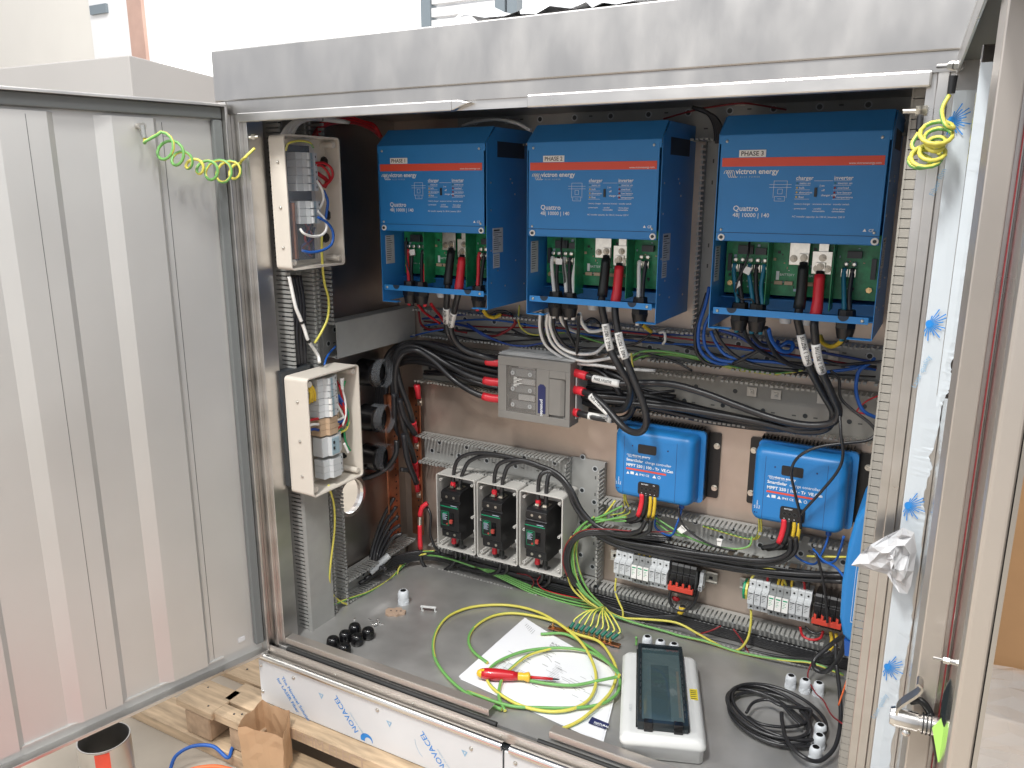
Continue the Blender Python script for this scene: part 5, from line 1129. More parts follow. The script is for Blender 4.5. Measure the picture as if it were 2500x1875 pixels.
# ---- wires below the inverters (inside the upper trunking and hanging)
loopw = [
 ('white_cable', .0045, 'white cable hanging in the outermost loop under the second inverter', [(1319, 765, -.15), (1318, 800, -.12), (1328, 835, -.10), (1352, 860, -.09), (1400, 885, -.08), (1460, 892, -.08), (1520, 900, -.07), (1600, 905, -.06)]),
 ('white_cable', .0045, 'white cable in the second loop under the second inverter', [(1337, 765, -.17), (1335, 800, -.14), (1348, 838, -.12), (1380, 866, -.10), (1430, 882, -.09), (1500, 872, -.07), (1560, 862, -.05)]),
 ('white_cable', .0045, 'white cable in the third loop under the second inverter', [(1344, 762, -.18), (1344, 800, -.15), (1364, 842, -.12), (1400, 862, -.11), (1450, 862, -.09), (1476, 842, -.07), (1500, 825, -.05)]),
 ('white_cable', .0045, 'short white loop between the left glands of the second inverter', [(1366, 758, -.19), (1372, 785, -.16), (1388, 802, -.13), (1410, 812, -.10)]),
 ('white_cable', .0050, 'white cable curling below the middle gland of the second inverter', [(1415, 765, -.19), (1422, 790, -.16), (1440, 808, -.14), (1470, 805, -.12), (1478, 795, -.10)]),
 ('black_cable', .0042, 'black cable hanging beside the white loops of the second inverter', [(1325, 768, -.14), (1326, 810, -.11), (1345, 850, -.09), (1390, 880, -.07), (1440, 888, -.06)]),
 ('black_cable', .0042, 'black cable inside the white loops of the second inverter', [(1350, 765, -.18), (1354, 805, -.14), (1378, 842, -.12), (1410, 860, -.10)]),
 ('black_cable', .0046, 'black cable from the left gland of the second inverter', [(1375, 768, -.20), (1385, 805, -.15), (1400, 838, -.12), (1412, 855, -.10)]),
 ('black_cable', .0046, 'black cable from the middle gland of the second inverter', [(1412, 768, -.20), (1412, 810, -.15), (1408, 850, -.12), (1410, 870, -.10)]),
 ('black_cable', .0044, 'black wire bowed between the second inverter and its right gland', [(1425, 790, -.05), (1445, 778, -.05), (1462, 790, -.05), (1470, 815, -.05)]),
 ('black_cable', .0034, 'long thin black wire across the upper trunking below the second inverter', [(1250, 805, -.05), (1290, 822, -.06), (1340, 828, -.06), (1430, 850, -.06), (1540, 842, -.05), (1590, 815, -.05)]),
 ('navy_cable', .0030, 'thin blue wire sagging over the trunking edge left of the second inverter', [(1140, 790, -.06), (1180, 815, -.07), (1230, 838, -.075), (1280, 845, -.075), (1335, 838, -.06), (1420, 850, -.05)]),
 ('blue_cable', .0024, 'thin light blue wire crossing left under the first inverter', [(1002, 822, -.05), (1040, 812, -.06), (1082, 804, -.07)]),
 ('navy_cable', .0040, 'bundle of dark blue wire under the first inverter', [(1108, 790, -.05), (1150, 800, -.06), (1180, 818, -.07), (1215, 832, -.06)]),
 ('dull_red_cable', .0036, 'dark red wire sagging below the gap between first and second inverter', [(1180, 818, -.04), (1210, 820, -.05), (1240, 806, -.05), (1256, 790, -.05), (1252, 775, -.05), (1225, 768, -.05)]),
 ('dull_red_cable', .0036, 'second dark red wire below the gap between first and second inverter', [(1190, 810, -.03), (1222, 812, -.04), (1250, 800, -.045), (1262, 786, -.04)]),
 ('red_cable', .0042, 'red wire from the left gland of the first inverter', [(1020, 742, -.17), (1032, 758, -.13), (1046, 770, -.08), (1075, 790, -.05)]),
 ('red_cable', .0046, 'red wire from the middle gland of the first inverter', [(1052, 742, -.18), (1062, 755, -.14), (1074, 770, -.09), (1090, 795, -.05)]),
 ('dull_red_cable', .0036, 'dark red wire sagging in the left end of the upper trunking', [(1022, 760, -.03), (1028, 790, -.04), (1050, 805, -.05), (1085, 802, -.04), (1140, 812, -.04)]),
 ('black_cable', .0036, 'black wire arching over the yellow sleeve right of the first inverter', [(1192, 770, -.05), (1215, 760, -.05), (1240, 762, -.04), (1258, 780, -.04)]),
 ('pe', .0026, 'green and yellow wire sagging left of the second inverter', [(1268, 745, -.02), (1266, 785, -.04), (1280, 808, -.05), (1310, 818, -.05), (1380, 812, -.04)]),
 ('pe', .0030, 'green and yellow wire crossing under the second inverter', [(1415, 818, -.06), (1440, 828, -.06), (1476, 838, -.06)]),
 ('pe', .0034, 'green wire across the upper trunking right of the second inverter', [(1540, 870, -.06), (1570, 858, -.06), (1620, 858, -.06), (1700, 872, -.05), (1790, 896, -.05), (1880, 912, -.05), (1950, 905, -.05), (1975, 895, -.05)]),
 ('pe', .0034, 'second green wire across the upper trunking right of the second inverter', [(1545, 880, -.05), (1580, 868, -.05), (1640, 866, -.05), (1720, 880, -.04), (1800, 902, -.04), (1900, 914, -.04)]),
 ('pe', .0026, 'short green and yellow wire end standing up behind the thick cables', [(1545, 896, -.09), (1543, 880, -.09), (1541, 862, -.09)]),
 ('black_cable', .0034, 'thin black wire from the second to the third inverter through the trunking', [(1478, 850, -.05), (1560, 860, -.06), (1640, 880, -.06), (1690, 905, -.06)]),
 ('white_cable', .0036, 'short white wire hook under the right gland of the second inverter', [(1610, 812, -.05), (1622, 812, -.06), (1624, 830, -.06), (1618, 840, -.05)]),
 ('blue_cable', .0046, 'bright blue cable falling in a long loop left of the third inverter', [(1732, 700, -.10), (1722, 745, -.11), (1706, 800, -.11), (1708, 850, -.10), (1735, 880, -.09), (1775, 888, -.08), (1820, 870, -.08)]),
 ('black_cable', .0046, 'black cable falling left of the third inverter beside the blue one', [(1726, 715, -.08), (1712, 760, -.09), (1698, 810, -.10), (1702, 862, -.09), (1735, 890, -.08), (1790, 884, -.08), (1860, 852, -.08)]),
 ('blue_cable', .0044, 'blue cable in the inner loop left of the third inverter', [(1738, 760, -.10), (1720, 800, -.10), (1722, 845, -.10), (1750, 876, -.10), (1800, 885, -.09)]),
 ('black_cable', .0044, 'black cable crossing below the left foot of the third inverter', [(1745, 805, -.12), (1765, 840, -.11), (1800, 872, -.10), (1860, 895, -.09), (1950, 905, -.08)]),
 ('blue_cable', .0042, 'blue cable slanting below the left foot of the third inverter', [(1735, 808, -.10), (1750, 840, -.10), (1775, 868, -.10), (1830, 880, -.09), (1900, 885, -.08), (1960, 898, -.07)]),
 ('black_cable', .0050, 'black cable from the far left gland of the third inverter', [(1816, 800, -.20), (1822, 822, -.17), (1840, 845, -.14), (1880, 870, -.11), (1930, 890, -.09)]),
 ('black_cable', .0050, 'black cable from the left gland of the third inverter', [(1832, 800, -.20), (1838, 820, -.17), (1860, 842, -.14), (1895, 848, -.12)]),
 ('navy_cable', .0050, 'dark blue cable curving from the left gland of the third inverter', [(1836, 825, -.15), (1858, 846, -.13), (1890, 846, -.12), (1900, 832, -.11)]),
 ('black_cable', .0056, 'black cable from the second gland of the third inverter', [(1870, 800, -.20), (1876, 830, -.17), (1892, 862, -.14), (1925, 888, -.11), (1965, 900, -.09)]),
 ('blue_cable', .0050, 'blue cable looping from the second gland of the third inverter', [(1876, 803, -.20), (1885, 832, -.17), (1905, 855, -.15), (1928, 858, -.13), (1936, 842, -.12), (1925, 835, -.11), (1905, 845, -.10)]),
 ('navy_cable', .0038, 'dark blue cable crossing under the left glands of the third inverter', [(1755, 806, -.09), (1800, 820, -.09), (1850, 850, -.09), (1900, 880, -.08)]),
 ('black_cable', .0044, 'black cable crossing rightwards under the blue loops of the third inverter', [(1790, 888, -.10), (1840, 862, -.12), (1862, 845, -.13)]),
 ('blue_cable', .0040, 'blue network cable along the right end of the upper trunking', [(2020, 908, -.07), (2080, 900, -.08), (2120, 888, -.09), (2135, 875, -.10)]),
 ('blue_cable', .0044, 'blue cable hanging down at the right end of the thick cables', [(2125, 885, -.09), (2098, 905, -.10), (2090, 940, -.10), (2094, 975, -.10), (2110, 1005, -.10), (2145, 1022, -.08)]),
 ('black_cable', .0036, 'black cable across the trunking to the right trunking', [(2005, 878, -.06), (2050, 890, -.08), (2090, 888, -.09), (2160, 882, -.12)]),
 ('black_cable', .0036, 'thin black cable arcing far right past the thick cables to the right controller', [(2028, 905, -.14), (2048, 925, -.13), (2052, 970, -.13), (2080, 1000, -.13), (2120, 1030, -.13), (2138, 1055, -.13), (2118, 1075, -.14), (2060, 1082, -.15), (1995, 1092, -.16), (1950, 1115, -.16), (1932, 1150, -.15), (1940, 1200, -.14), (1952, 1250, -.13), (1955, 1290, -.12)]),
 ('black_cable', .0036, 'thin black cable falling over the right charge controller display', [(2050, 1010, -.14), (2053, 1060, -.16), (2058, 1110, -.16), (2045, 1150, -.15), (2005, 1200, -.14), (1960, 1250, -.13), (1950, 1275, -.12)]),
 ('red_cable', .0020, 'thin red wire at the right end of the thick cable trunking', [(2148, 965, -.08), (2115, 980, -.09), (2092, 1004, -.10), (2110, 1010, -.10), (2146, 1018, -.08)]),
 ('black_cable', .0040, 'black cable from the right gland of the third inverter', [(2068, 805, -.20), (2066, 822, -.18), (2050, 840, -.15), (2020, 845, -.12), (2005, 830, -.10)]),
]
for m_, r_, lab, path in loopw: cable('wire' if r_ < .0031 else 'cable', lab, path, r_, m_, n=8)
cable('yellow_sleeved_cable', 'yellow sleeved wires curving under the right gland of the third inverter', [(2062, 822, -.19), (2048, 838, -.17), (2030, 846, -.15), (2010, 838, -.13), (2003, 820, -.11)], .0052, 'yellow_sleeve')
cable('yellow_sleeved_cable', 'yellow sleeved wires under the right corner of the first inverter', [(1180, 757, -.14), (1190, 770, -.10), (1205, 775, -.08), (1222, 768, -.06)], .0058, 'yellow_sleeve')
cable('yellow_sleeved_cable', 'yellow sleeved wire under the right gland of the second inverter', [(1565, 780, -.17), (1572, 795, -.14), (1590, 810, -.10)], .0050, 'yellow_sleeve')
# roof wires, top left
for i in range(4):
    cable('red_wire', '%s red wire of the bundle at the cabinet top left' % ['lowest', 'second', 'third', 'highest'][i], [(762+i*4, 345, 'x', .25), (775+i*3, 318-i*5, 'x', .25), (810, 300-i*5, 'x', .25), (850, 297-i*4, 'x', .25), (882, 303-i*2, 'x', .25), (912, 318-i*4, 'x', .26), (930, 335, 'x', .28)], .0062, 'red_cable' if i % 2 else 'dull_red_cable')
for i in range(3):
    cable('white_wire', '%s white cable arching over the upper cream enclosure' % ['left', 'middle', 'right'][i], [(690+i*10, 330, 'x', .30), (705+i*10, 308-i*2, 'x', .29), (735+i*6, 290+i*1, 'x', .28), (775, 286+i*2, 'x', .27), (810+i*20, 292+i*3, 'x', .25)], .0064, 'white_cable')
cable('white_wire', 'grey white cable arching between the tops of the first two inverters', [(1130, 308, -.10), (1160, 298, -.11), (1210, 292, -.12), (1260, 300, -.13), (1296, 318, -.14)], .0050, 'sticker_grey')
cable('red_wire', 'thin dark red wire pair along the roof above the third inverter', [(1620, 290, -.04), (1700, 268, -.05), (1760, 258, -.06), (1810, 252, -.06), (1850, 256, -.05), (1920, 268, -.04)], .0022, 'dull_red_cable')
for i in range(4): cable('cable', 'dark cable behind the upper left corner of the third inverter, %s' % ['outermost', 'second', 'third', 'innermost'][i], [(1690+i*8, 262+i*3, -.06), (1722+i*7, 272+i*4, -.06), (1742+i*6, 300+i*3, -.06), (1750+i*5, 350, -.06)], .0045, 'dark_cable')
# left wall wires
cable('earth_wire', 'green and yellow wire hanging between the two cream enclosures', [(785, 575, 'x', .33), (787, 640, 'x', .31), (792, 690, 'x', .30), (802, 730, 'x', .30), (800, 775, 'x', .30), (785, 810, 'x', .30), (768, 838, 'x', .29)], .0034, 'pe')
cable('earth_wire', 'green and yellow wire hanging from the lower cream enclosure to the floor trunking', [(802, 1185, 'x', .34), (815, 1230, 'x', .31), (817, 1290, 'x', .30), (808, 1370, 'x', .29), (805, 1420, 'x', .28), (815, 1455, 'x', .27), (850, 1476, 'x', .27), (900, 1474, 'x', .27), (945, 1452, 'x', .28), (965, 1420, 'x', .28), (975, 1385, 'x', .28), (1000, 1362, 'x', .28), (1040, 1352, 'y', -.08)], .0030, 'pe')
cable('earth_wire', 'second green and yellow wire along the floor trunking on the left wall', [(808, 1478, 'x', .27), (850, 1462, 'x', .27), (900, 1445, 'x', .28), (950, 1415, 'x', .28), (985, 1380, 'x', .28), (1015, 1350, 'y', -.08), (1060, 1345, 'y', -.07)], .0030, 'pe')
cable('white_wire', 'white cable with black ties hanging below the upper cream enclosure', [(706, 675, 'x', .30), (714, 715, 'x', .30), (722, 750, 'x', .30), (732, 775, 'x', .30), (742, 800, 'x', .30), (752, 830, 'x', .30), (765, 850, 'x', .29), (777, 870, 'x', .29), (780, 885, 'x', .30)], .0048, 'white_cable', sleeves=((.42, .45, 'gasket', 1.15, 'cable_tie'), (.62, .65, 'gasket', 1.15, 'cable_tie')))
for i in range(4): cable('cable', 'black cable in the trunking between the cream enclosures, %s from the left' % ['first', 'second', 'third', 'fourth'][i], [(705+i*8, 672, 'x', .26), (718+i*7, 740, 'x', .27), (714+i*9, 820, 'x', .27), (722+i*7, 900, 'x', .26)], .0075, 'dark_cable')
cable('cable', 'thin blue wire above the lower cream enclosure', [(820, 845, 'x', .27), (800, 868, 'x', .29), (792, 890, 'x', .31)], .0028, 'blue_cable')
# inside the upper cream enclosure
cable('wire', 'red wire loop right of the breakers in the upper cream enclosure', [(768, 398, 'x', .325), (790, 398, 'x', .33), (808, 410, 'x', .335), (812, 430, 'x', .335), (800, 448, 'x', .33), (782, 456, 'x', .32)], .0034, 'red_cable')
cable('wire', 'second red wire loop in the upper cream enclosure', [(768, 404, 'x', .32), (785, 405, 'x', .325), (800, 420, 'x', .33), (805, 438, 'x', .325), (790, 455, 'x', .32), (775, 440, 'x', .32)], .0034, 'red_cable')
cable('wire', 'thick red wire crossing behind the red loops in the upper cream enclosure', [(770, 420, 'x', .315), (785, 430, 'x', .318), (798, 442, 'x', .318), (792, 458, 'x', .31)], .0055, 'red_cable')
cable('wire', 'white wire arc between the breaker groups of the upper cream enclosure', [(772, 440, 'x', .33), (785, 460, 'x', .335), (790, 485, 'x', .335), (782, 505, 'x', .33), (775, 512, 'x', .33)], .0034, 'white_cable')
cable('wire', 'large white wire loop low in the upper cream enclosure', [(775, 515, 'x', .335), (792, 535, 'x', .34), (797, 558, 'x', .342), (785, 574, 'x', .342), (762, 577, 'x', .342), (742, 570, 'x', .342), (732, 558, 'x', .335)], .0034, 'white_cable')
cable('wire', 'large blue wire loop low in the upper cream enclosure', [(776, 530, 'x', .34), (800, 545, 'x', .345), (813, 568, 'x', .347), (810, 595, 'x', .347), (790, 610, 'x', .345), (760, 616, 'x', .34), (738, 612, 'x', .335)], .0036, 'blue_cable')
cable('wire', 'blue wire beside the lower breakers of the upper cream enclosure', [(790, 465, 'x', .33), (800, 490, 'x', .335), (798, 515, 'x', .335), (795, 535, 'x', .33)], .0036, 'blue_cable')
cable('earth_wire', 'green and yellow wire arching above the breakers of the upper cream enclosure', [(697, 368, 'x', .33), (705, 350, 'x', .335), (730, 344, 'x', .335), (755, 348, 'x', .335), (765, 360, 'x', .33)], .0028, 'pe')
b = MB(); pp_ = [P(u, v, 'x', .338) for u, v in ((698, 352), (764, 352), (776, 630), (712, 640))]
b.hexa(pp_, [v+Vector((.0008, 0, 0)) for v in pp_]); o = b.build('clear_cover', 'clear_bag'); tag(o, 'clear plastic film over the breakers of the upper cream enclosure', 'clear film')
for i in range(7):
    b = random.Random(i); cable('wire', '%s tangled wire below the breakers in the upper cream enclosure' % ['first purple', 'second red', 'third dark', 'fourth red', 'fifth dark', 'sixth purple', 'seventh dark'][i], [(738+i*5, 545+b.uniform(-5, 15), 'x', .31), (742+b.uniform(0, 25), 580, 'x', .315), (735+i*5, 605, 'x', .31), (745+b.uniform(0, 20), 625, 'x', .30)], .0028, ['navy', 'dull_red_cable', 'dark_cable'][i % 3])
# inside the lower cream enclosure
ww = [('dull_red_cable', (822, 930), (838, 960), (846, 1010), (845, 1030), (825, 1042)), ('red_cable', (825, 985), (838, 1000), (846, 1022), (838, 1038), (822, 1042)), ('blue_cable', (826, 965), (842, 990), (845, 1012), (835, 1028), (822, 1030)), ('white_cable', (822, 985), (834, 1008), (838, 1018), (828, 1024), (815, 1028)), ('navy_cable', (824, 970), (840, 1000), (848, 1020), (835, 1034), (820, 1036)), ('green_deep', (842, 930), (836, 955), (842, 985), (850, 1010), (848, 1040)), ('red_cable', (828, 940), (834, 965), (840, 1000), (840, 1030), (824, 1046)), ('white_cable', (838, 922), (836, 950), (842, 975), (844, 1010), (836, 1040)), ('green_deep', (820, 1052), (838, 1050), (842, 1070), (846, 1085), (855, 1100)), ('pe', (852, 1030), (845, 1048), (832, 1056), (825, 1068), (822, 1090))]
nmw = ['dark red', 'red', 'blue', 'white', 'dark blue', 'green', 'long red', 'long white', 'lower green', 'green and yellow']
for i, w_ in enumerate(ww): cable('wire', '%s wire right of the modules in the lower cream enclosure' % nmw[i], [(u, v, 'x', .335+.002*(i % 4)) for u, v in w_[1:]], .0032, w_[0])
for i in range(3): cable('yellow_sleeved_wire', '%s yellow sleeve at the left of the lower cream enclosure' % ['upper', 'middle', 'lower'][i], [(748+i*1, 935+i*8, 'x', .335), (760-i, 942+i*8, 'x', .338), (768-i*5, 958+i*8, 'x', .338), (769-i*7, 978+i*3, 'x', .33)], .0038, 'yellow_sleeve')
for i, m_ in enumerate(('red_cable', 'white_cable', 'navy_cable')): cable('wire', '%s wire stub entering the beige terminals of the lower cream enclosure' % ['red', 'white', 'blue'][i], [(752, 1028+i*12, 'x', .33), (765, 1024+i*12, 'x', .335), (778, 1022+i*14, 'x', .335)], .0038, m_)
b = MB(); a, c = P(833, 924, 'x', .345), P(836, 950, 'x', .345); b.cyl(a, c, .0042, n=12); o = b.build('white_sleeve', 'label_white'); tag(o, 'white sleeve below the top gland in the lower cream enclosure', 'sleeve')
b = MB(); a, c = P(840, 1083, 'x', .345), P(850, 1104, 'x', .345); b.cyl(a, c, .0040, n=12); o = b.build('white_sleeve', 'label_white'); tag(o, 'white sleeve before the bottom gland in the lower cream enclosure', 'sleeve')

for i in range(6):
    cable('battery_cable', 'black cable of the dense bundle arching over the busbars, %s from the top' % ['first', 'second', 'third', 'fourth', 'fifth', 'sixth'][i], [(1225, 880+i*14, -.035), (1160, 868+i*13, -.055), (1100, 850+i*12, -.07), (1045, 838+i*10, -.08), (995, 838+i*9, -.09), (955, 856+i*9, -.10), (934+i*4, 895+i*4, -.12), (918+i*4, 925+i*5, -.12)], .0088, 'black_cable', n=10)
rr_ = random.Random(31)
for i in range(5):
    z0 = rr_.uniform(.85, .90); xs = [.32, .55, .80, 1.05, 1.30, 1.64]; m_ = ['black_cable', 'dark_cable', 'navy_cable', 'dull_red_cable', 'blue_cable', 'black_cable'][i % 6]
    cable('trunking_wire', '%s %s wire lying along the trunking below the inverters' % (['first', 'second', 'third', 'fourth', 'fifth', 'sixth', 'seventh', 'eighth', 'ninth', 'tenth', 'eleventh', 'twelfth'][i], ['black', 'dark', 'navy', 'dark red', 'blue', 'black'][i % 6]), None, rr_.uniform(.0022, .0036), m_, cat='wire', pts=crom([Vector((x, -.018-rr_.uniform(0, .03), z0+rr_.uniform(-.022, .022))) for x in xs], 6))
for i in range(5):
    cable('trunking_wire', '%s black wire lying along the trunking behind the thick cables' % ['first', 'second', 'third', 'fourth', 'fifth'][i], None, .0042, 'dark_cable', cat='wire', pts=crom([Vector((x, -.02-rr_.uniform(0, .025), .735+rr_.uniform(-.03, .02))) for x in [.32, .5, .7, .95, 1.15]], 6))
# ---- dark cables and earth wires right of the breaker boxes
for i in range(3):
    cable('cable', 'black cable, %s of the loop between breaker boxes and left surge row' % ['outermost', 'middle', 'innermost'][i], [(1640, 1312+i*5, -.05), (1560, 1305+i*4, -.07), (1480, 1296+i*4, -.09), (1425, 1300+i*4, -.10), (1390+i*4, 1328, -.11), (1380+i*4, 1368, -.11), (1392+i*4, 1410, -.10), (1435+i*2, 1457-i*3, -.08), (1495, 1492-i*4, -.06), (1570, 1512-i*4, -.05), (1625, 1512-i*4, -.05), (1655+i*2, 1500, -.05), (1664+i*3, 1480, -.055)], .0050, 'black_cable', n=8, sleeves=((.93, .995, 'yellow_sleeve', 1.15, 'yellow_sleeve'),))
cable('wire', 'thin red wire along the black loop between breaker boxes and left surge row', [(1640, 1298, -.09), (1560, 1298, -.10), (1480, 1292, -.115), (1420, 1296, -.125), (1385, 1325, -.13), (1374, 1368, -.13), (1385, 1408, -.12)], .0018, 'dull_red_cable')
for i in range(4):
    cable('cable', 'black cable in the lowest trunking right of the loop, %s' % ['upper', 'second', 'third', 'lower'][i], [(1400+i*3, 1300, -.045), (1392, 1370+i*6, -.05), (1430, 1440+i*4, -.05), (1500, 1488+i*4, -.05), (1600, 1530+i*4, -.045), (1750, 1567+i*5, -.045), (1880, 1598+i*4, -.045), (1960, 1606+i*3, -.055), (2020, 1600, -.08), (2048, 1585, -.09)], .0042, ['black_cable', 'dark_cable'][i % 2])
pes = [[(1395, 1310), (1380, 1345), (1385, 1400), (1400, 1440), (1440, 1475), (1468, 1488)], [(1410, 1300), (1390, 1350), (1396, 1410), (1430, 1462), (1470, 1490)], [(1450, 1262), (1415, 1290), (1400, 1340), (1405, 1400), (1428, 1446), (1475, 1488)], [(1480, 1262), (1430, 1290), (1408, 1330), (1412, 1385), (1435, 1440), (1478, 1486)], [(1520, 1235), (1480, 1255), (1425, 1280), (1400, 1310), (1390, 1370), (1402, 1425), (1450, 1470), (1474, 1492)], [(1530, 1262), (1490, 1268), (1440, 1282), (1405, 1320), (1396, 1380), (1415, 1435), (1462, 1478)], [(1502, 1222), (1485, 1245), (1460, 1270), (1420, 1300), (1402, 1345), (1400, 1405), (1440, 1462)], [(1560, 1265), (1520, 1272), (1462, 1268), (1440, 1275), (1412, 1305)], [(1380, 1130), (1384, 1200), (1390, 1250), (1395, 1310)]]
nth = ['first', 'second', 'third', 'fourth', 'fifth', 'sixth', 'seventh', 'eighth', 'ninth', 'tenth', 'eleventh']
for i, pth in enumerate(pes[:8]): cable('earth_wire', 'green and yellow wire bending down beside the right breaker box, %s from the outside' % nth[i], [(u, v, -.085-.006*(i % 3)) for u, v in pth], .0031, 'pe')
for i in range(4): cable('earth_wire', 'green and yellow wire from the lowest trunking left of the earth bar, %s' % ['uppermost', 'second', 'third', 'lowest'][i], [(1130+i*6, 1362+i*5, -.045), (1220, 1398+i*4, -.05), (1320, 1440+i*6, -.055), (1400, 1462+i*7, -.06), (1450, 1472+i*6, -.07), (1475, 1490, -.09)], .0028, 'pe')
cable('earth_wire', 'green and yellow wire over the lowest trunking behind the breaker boxes', [(1035, 1355, -.06), (1070, 1358, -.07), (1110, 1368, -.07), (1160, 1385, -.06)], .0030, 'pe')
cable('wire', 'thin red wire running with the yellow wires towards the earth bar', [(1320, 1405, -.05), (1312, 1420, -.06), (1330, 1440, -.065), (1400, 1458, -.07), (1448, 1462, -.07)], .0016, 'red_cable')
cable('wire', 'thin dark red wire curling under the right breaker box', [(1262, 1400, -.06), (1290, 1405, -.06), (1303, 1420, -.06), (1298, 1434, -.06)], .0018, 'dull_red_cable')
# the long ones in the lowest trunking to the right
cable('earth_wire', 'yellow wire swinging up from the lowest trunking to the right surge row', [(1478, 1490, -.09), (1520, 1508, -.08), (1580, 1512, -.075), (1650, 1520, -.075), (1700, 1545, -.075), (1745, 1570, -.07), (1785, 1588, -.065), (1808, 1583, -.065), (1825, 1560, -.065), (1832, 1530, -.06), (1834, 1500, -.055), (1832, 1480, -.05)], .0034, 'yellow')
cable('earth_wire', 'green and yellow wire lying on the right half of the lowest trunking', [(1480, 1495, -.09), (1540, 1518, -.085), (1620, 1540, -.08), (1660, 1552, -.08), (1720, 1565, -.08), (1790, 1588, -.08), (1850, 1602, -.08), (1920, 1612, -.08), (1980, 1618, -.08), (2040, 1640, -.08), (2058, 1648, -.07)], .0034, 'pe')
cable('earth_wire', 'yellow wire dropping from the left surge row into the lowest trunking', [(1504, 1412, -.05), (1502, 1440, -.055), (1508, 1462, -.06), (1520, 1490, -.07), (1521, 1505, -.075)], .0030, 'yellow')
cable('earth_wire', 'yellow wire arching above the right surge row', [(1832, 1432, -.045), (1836, 1410, -.055), (1855, 1393, -.06), (1880, 1390, -.06), (1905, 1400, -.055), (1920, 1430, -.045)], .0034, 'yellow')
cable('earth_wire', 'green and yellow wire in the trunking under the charge controllers', [(1600, 1264, -.06), (1650, 1295, -.065), (1700, 1320, -.07), (1750, 1335, -.07), (1800, 1340, -.07), (1830, 1332, -.06), (1836, 1310, -.05)], .0028, 'pe')
cable('earth_wire', 'short green and yellow wire in front of the trunking under the left charge controller', [(1602, 1276, -.05), (1640, 1302, -.06), (1680, 1310, -.06)], .0030, 'pe')
cable('cable', 'thin black cable from the left charge controller along the trunking', [(1656, 1238, -.085), (1664, 1275, -.085), (1700, 1310, -.085), (1750, 1335, -.08), (1800, 1345, -.07)], .0032, 'black_cable')
for i in range(3): cable('pv_cable', '%s black cable of the bundle crossing above the right surge row' % ['upper', 'middle', 'lower'][i], [(1460, 1300+i*6, -.05), (1560, 1318+i*6, -.05), (1700, 1346+i*6, -.05), (1850, 1378+i*5, -.05), (1980, 1398+i*4, -.06), (2060, 1402+i*3, -.07)], .0064, 'black_cable')
for i in range(2): cable('pv_lead', '%s red ferruled wire above the right surge row' % ['left', 'right'][i], [(1873+i*92, 1440+i*16, -.045), (1874+i*90, 1418+i*10, -.05), (1875+i*84, 1400+i*4, -.05)], .0034, 'red_cable')
cable('pv_lead', 'red wire hooking down under the right surge row', [(1953, 1530, -.045), (1960, 1552, -.05), (1980, 1562, -.055), (2002, 1558, -.055), (2010, 1540, -.05)], .0036, 'red_cable')
cable('pv_lead', 'black wire hooking down under the right surge row', [(1965, 1530, -.04), (1985, 1545, -.045), (2012, 1545, -.045)], .0034, 'black_cable')
cable('pv_lead', 'black wire loop above the right surge row', [(1936, 1438, -.045), (1938, 1408, -.05), (1958, 1396, -.05), (1974, 1412, -.05), (1974, 1440, -.045)], .0036, 'black_cable')
for i, u in enumerate((1902, 1912, 1935)): cable('pv_lead', '%s short yellow sleeve on top of the grey arrester of the right row' % ['left', 'middle', 'right'][i], [(u, 1437, -.045), (u-2, 1424, -.05), (u+2, 1412, -.05)], .0036, 'yellow_sleeve')
for i, u in enumerate((1562, 1574, 1588)): cable('pv_lead', '%s short yellow sleeve on top of the grey arrester of the left row' % ['left', 'middle', 'right'][i], [(u, 1362+i*2, -.045), (u-1, 1350, -.05), (u+2, 1340, -.05)], .0034, 'yellow_sleeve')
for i in range(2): cable('pv_lead', '%s yellow sleeved wire under the right isolator' % ['left', 'right'][i], [(2028+i*13, 1542+i*4, -.06), (2030+i*11, 1565, -.065), (2022+i*2, 1590, -.07)], .0042, 'yellow_sleeve')
for i in range(2): cable('pv_lead', 'black cable from the yellow sleeves to the floor corner, %s' % ['front', 'rear'][i], [(2024+i*3, 1588, -.07), (2005, 1604-i*4, -.08), (1990, 1600-i*4, -.09)], .0042, 'black_cable')
cable('cable', 'black cable drop circle under the left isolator', [(1638, 1440, -.05), (1634, 1462, -.055), (1645, 1482, -.055), (1668, 1490, -.055), (1690, 1478, -.055), (1700, 1458, -.05), (1704, 1435, -.045)], .0048, 'black_cable')
b = MB(); p = P(1650, 1462, 'y', -.045); b.ball(p, .010, sc=(1.2, .6, .7)); o = b.build('red_bung', 'red_cable'); tag(o, 'small red cap hanging in the cable circle under the left isolator', 'bung')
